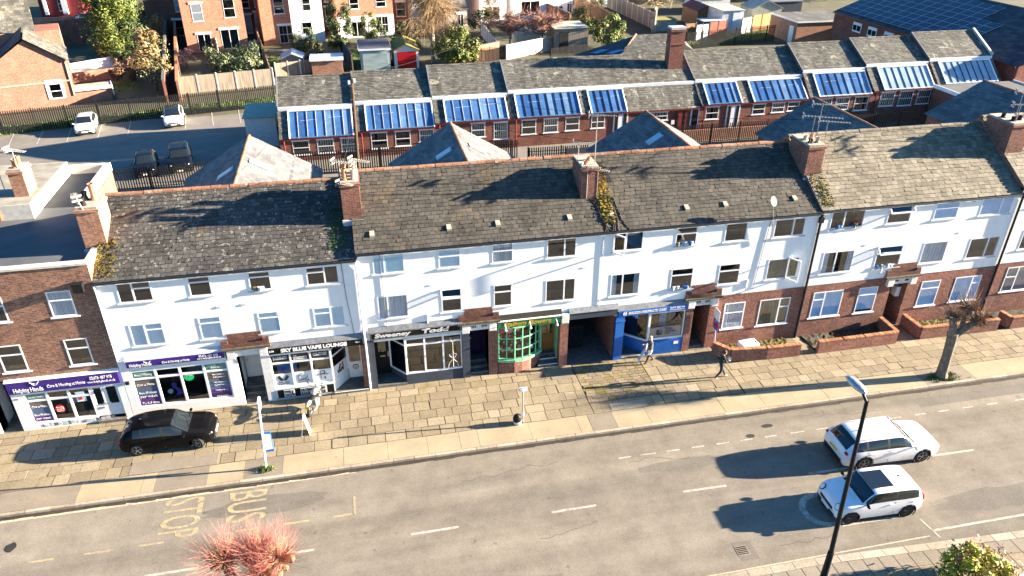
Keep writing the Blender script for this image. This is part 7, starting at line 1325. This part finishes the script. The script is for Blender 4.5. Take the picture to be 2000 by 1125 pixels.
bare_tree('reddish brown bare shrub left of the green shed', (995,96), 5.5, 4.6, 'bark', 'twigmauve', 900, 'bare_shrub', r=.13, limbs=11, tl=(.8,2), tr=.03); bare_tree('reddish bare shrub right of the green shed', (1058,96), 5.0, 4.2, 'bark', 'twigmauve', 800, 'bare_shrub', r=.13, limbs=11, tl=(.8,2), tr=.03); bare_tree('small thin bare tree by the brown fence', (1152,48), 4.5, 2.0, 'bark', 'twigtan', 200, 'bare_tree', r=.07, limbs=7, tl=(.6,1.4), tr=.025); bare_tree('tan bare shrub against the white house', (958,58), 5, 2.4, 'bark', 'twigtan', 300, 'bare_shrub', r=.08, tl=(.8,1.6), tr=.03)
# pollarded street trees
def pollard(label, base, trunk, heads, tmats, ntw, tl, name='pollarded_tree', tr=.009, bark='bark', knob=.2):
    t = thing(name, label, 'tree', base); mb = MB(); mb.tube(*trunk, M_[bark], 12)
    for pts, rr in heads: mb.tube(pts, rr, M_[bark], 9)
    for pts, rr in heads:
        for k in range(16): mb.ball(Vector(pts[-1])+Vector((rdt.gauss(0,knob*.6), rdt.gauss(0,knob*.6), rdt.gauss(0,knob*.5))), rdt.uniform(.05,.13)*knob*5, M_[bark], 6, 4)
    mb.build('trunk', t); mb = MB()
    for pts, rr in heads:
        c = Vector(pts[-1])
        for k in range(ntw):
            d = Vector((rdt.gauss(0,.8), rdt.gauss(0,.8), rdt.uniform(-.25,1.3))).normalized(); q = c+d*knob*rdt.uniform(.4,1.0); m = tmats[rdt.randrange(len(tmats))]; s = rdt.uniform(*tl)*(1.15 if d.z > .3 else .7)
            if m == tmats[0]: twig(mb, q, d, s*.5, tr*1.7, M_[m], -.05)
            else: twig(mb, q, d, s, tr, M_[m], -.06, 3, 4)
    mb.build('crown', t); return t
B = Vector((28.55,-4.87,0))
pollard('grey pollarded street tree with brown twiggy head on the right pavement', B, ([B+Vector((0,0,-.05)), B+Vector((-.03,0,.25)), B+Vector((-.06,0,1.2)), B+Vector((-.12,0,2.2)), B+Vector((-.2,0,2.7))], [.34,.27,.24,.25,.27]),
    [([B+Vector((-.22,0,2.55)), B+Vector((-.38,-.05,3.1)), B+Vector((-.5,0,3.55))], [.2,.17,.15]), ([B+Vector((-.1,0,2.5)), B+Vector((.35,-.1,3.0)), B+Vector((.75,-.2,3.35))], [.2,.17,.14]), ([B+Vector((.2,0,2.85)), B+Vector((.45,.25,3.3)), B+Vector((.5,.3,3.75))], [.13,.12,.1])], ['twigbrown','twigbrown','twigmauve','twigtan'], 230, (.5,1.25), bark='greybark', knob=.22)
mb = MB(); scatter_blades(mb, [(28.55+random.gauss(.05,.38),-4.92+random.gauss(0,.16),0) for _ in range(700)], M_['grass'], (.04,.16), .025); tag(mb.build('weeds'), 'bright green weeds round the foot of the pollarded street tree', 'weeds', kind='stuff')
K = lambda u, v, y: GY(u, v, y)
h1, h2, h3, h4 = K(438,1096,-15.0), K(497,1082,-14.8), K(543,1092,-15.1), K(512,1125,-15.4); Bt = Vector((h2.x-.1,-15.15,0)); F = Vector((h2.x-.05,-15.15,3.2))
pollard('pollarded tree with red shoots at the bottom edge over the road', Bt, ([Bt+Vector((0,0,-.05)), Bt+Vector((0,0,1)), Bt+Vector((.03,0,2.4)), F], [.36,.28,.27,.3]),
    [([F, (F+h1)/2+Vector((-.15,0,-.1)), h1], [.2,.16,.13]), ([F, (F+h2)/2, h2], [.2,.16,.14]), ([F, (F+h3)/2+Vector((.15,0,-.1)), h3], [.2,.16,.13]), ([F, (F+h4)/2, h4], [.18,.14,.12])], ['twigpale','twigred','twigpink','twigpale','twigpink'], 760, (.35,1.1), bark='knobbark', knob=.22, tr=.0052)
c = GY(1908,1122,-16.4); t = thing('flowering_bush', 'yellow green bush with pink tips at the bottom right corner', 'shrub', (c.x,c.y,0)); mb = MB(); leafmass(mb, (c.x,c.y,0), 1.5,1.5, c.z+.68, 4200, M_['leafbush'], .075, 40); leafmass(mb, (c.x,c.y,0), 1.52,1.52, c.z+.68, 500, M_['leafmid'], .08, 40); mb.build('foliage', t); mb = MB(); leafmass(mb, (c.x+.25,c.y,.1), 1.5,1.5, c.z+.7, 520, M_['leafpink'], .055, 40, bottom=.4); mb.build('blossom', t); mb = MB(); mb.tube([(c.x,c.y,0),(c.x,c.y,1.3)], .06, M_['bark'], 6); mb.build('stems', t)
t = thing('blue_canopy', 'pale blue canopy edge just showing in the bottom right corner', 'canopy', (c.x+2,-17,0)); d_ = GY(1990,1122,-16.6); part('cover', t, M_['blind'], (d_.x-.15,-17.6,d_.z-.1,d_.x+2,-16.6,d_.z), bevel=.03); part('leg', t, M_['metal'], (d_.x,-16.7,0,d_.x+.05,-16.65,d_.z-.1)); part('leg', t, M_['metal'], (d_.x+1.8,-16.7,0,d_.x+1.85,-16.65,d_.z-.1))
t = person_walk('person in white top standing behind the yard railings', (GY(1042,303,27.6).x,27.6,0), math.pi, 1.7, 'upvc', 'jeans', 'shoe', 'blonde', False, [(.02,.5,0,.1),(.0,.5,-.02,.1)], [((.05,.24,1.12),(.2,.2,.95)),((.05,.24,1.12),(.2,.2,.95))], mf_man)

for x0_, w_, y0_, y1_, zf, m_, lb in ((-1.15,.7,.5,2.6,lambda y: 7.24+.529*(y+.07),'leafdark','dark ivy beside the chimney over the vape shop'),(23.25,.7,.1,2.2,lambda y: 7.58+.595*(y+.07),'mossy','yellow moss on the slates below the chimney at the tan roof'),(-10.95,.8,.1,1.9,lambda y: 7.24+.529*(y+.07),'mossy','yellow moss on the slates below the chimney above the care shop')):
    q = MB()
    for k in range(330):
        x = x0_+random.random()**1.4*w_ if m_ == 'mossy' else x0_+w_*(1-random.random()**1.6); y = random.uniform(y0_,y1_); z = zf(y)+random.uniform(.02,.09); r = random.uniform(.025,.07); a = random.uniform(0,6.3)
        q.face([(x-r,y-r*math.sin(a),z),(x+r,y-r,z+r*.6*math.cos(a)),(x,y+r,z+r*.8)], M_[m_])
    tag(q.build('roof_moss'), lb, 'moss', kind='stuff')
bpy.context.view_layer.update()
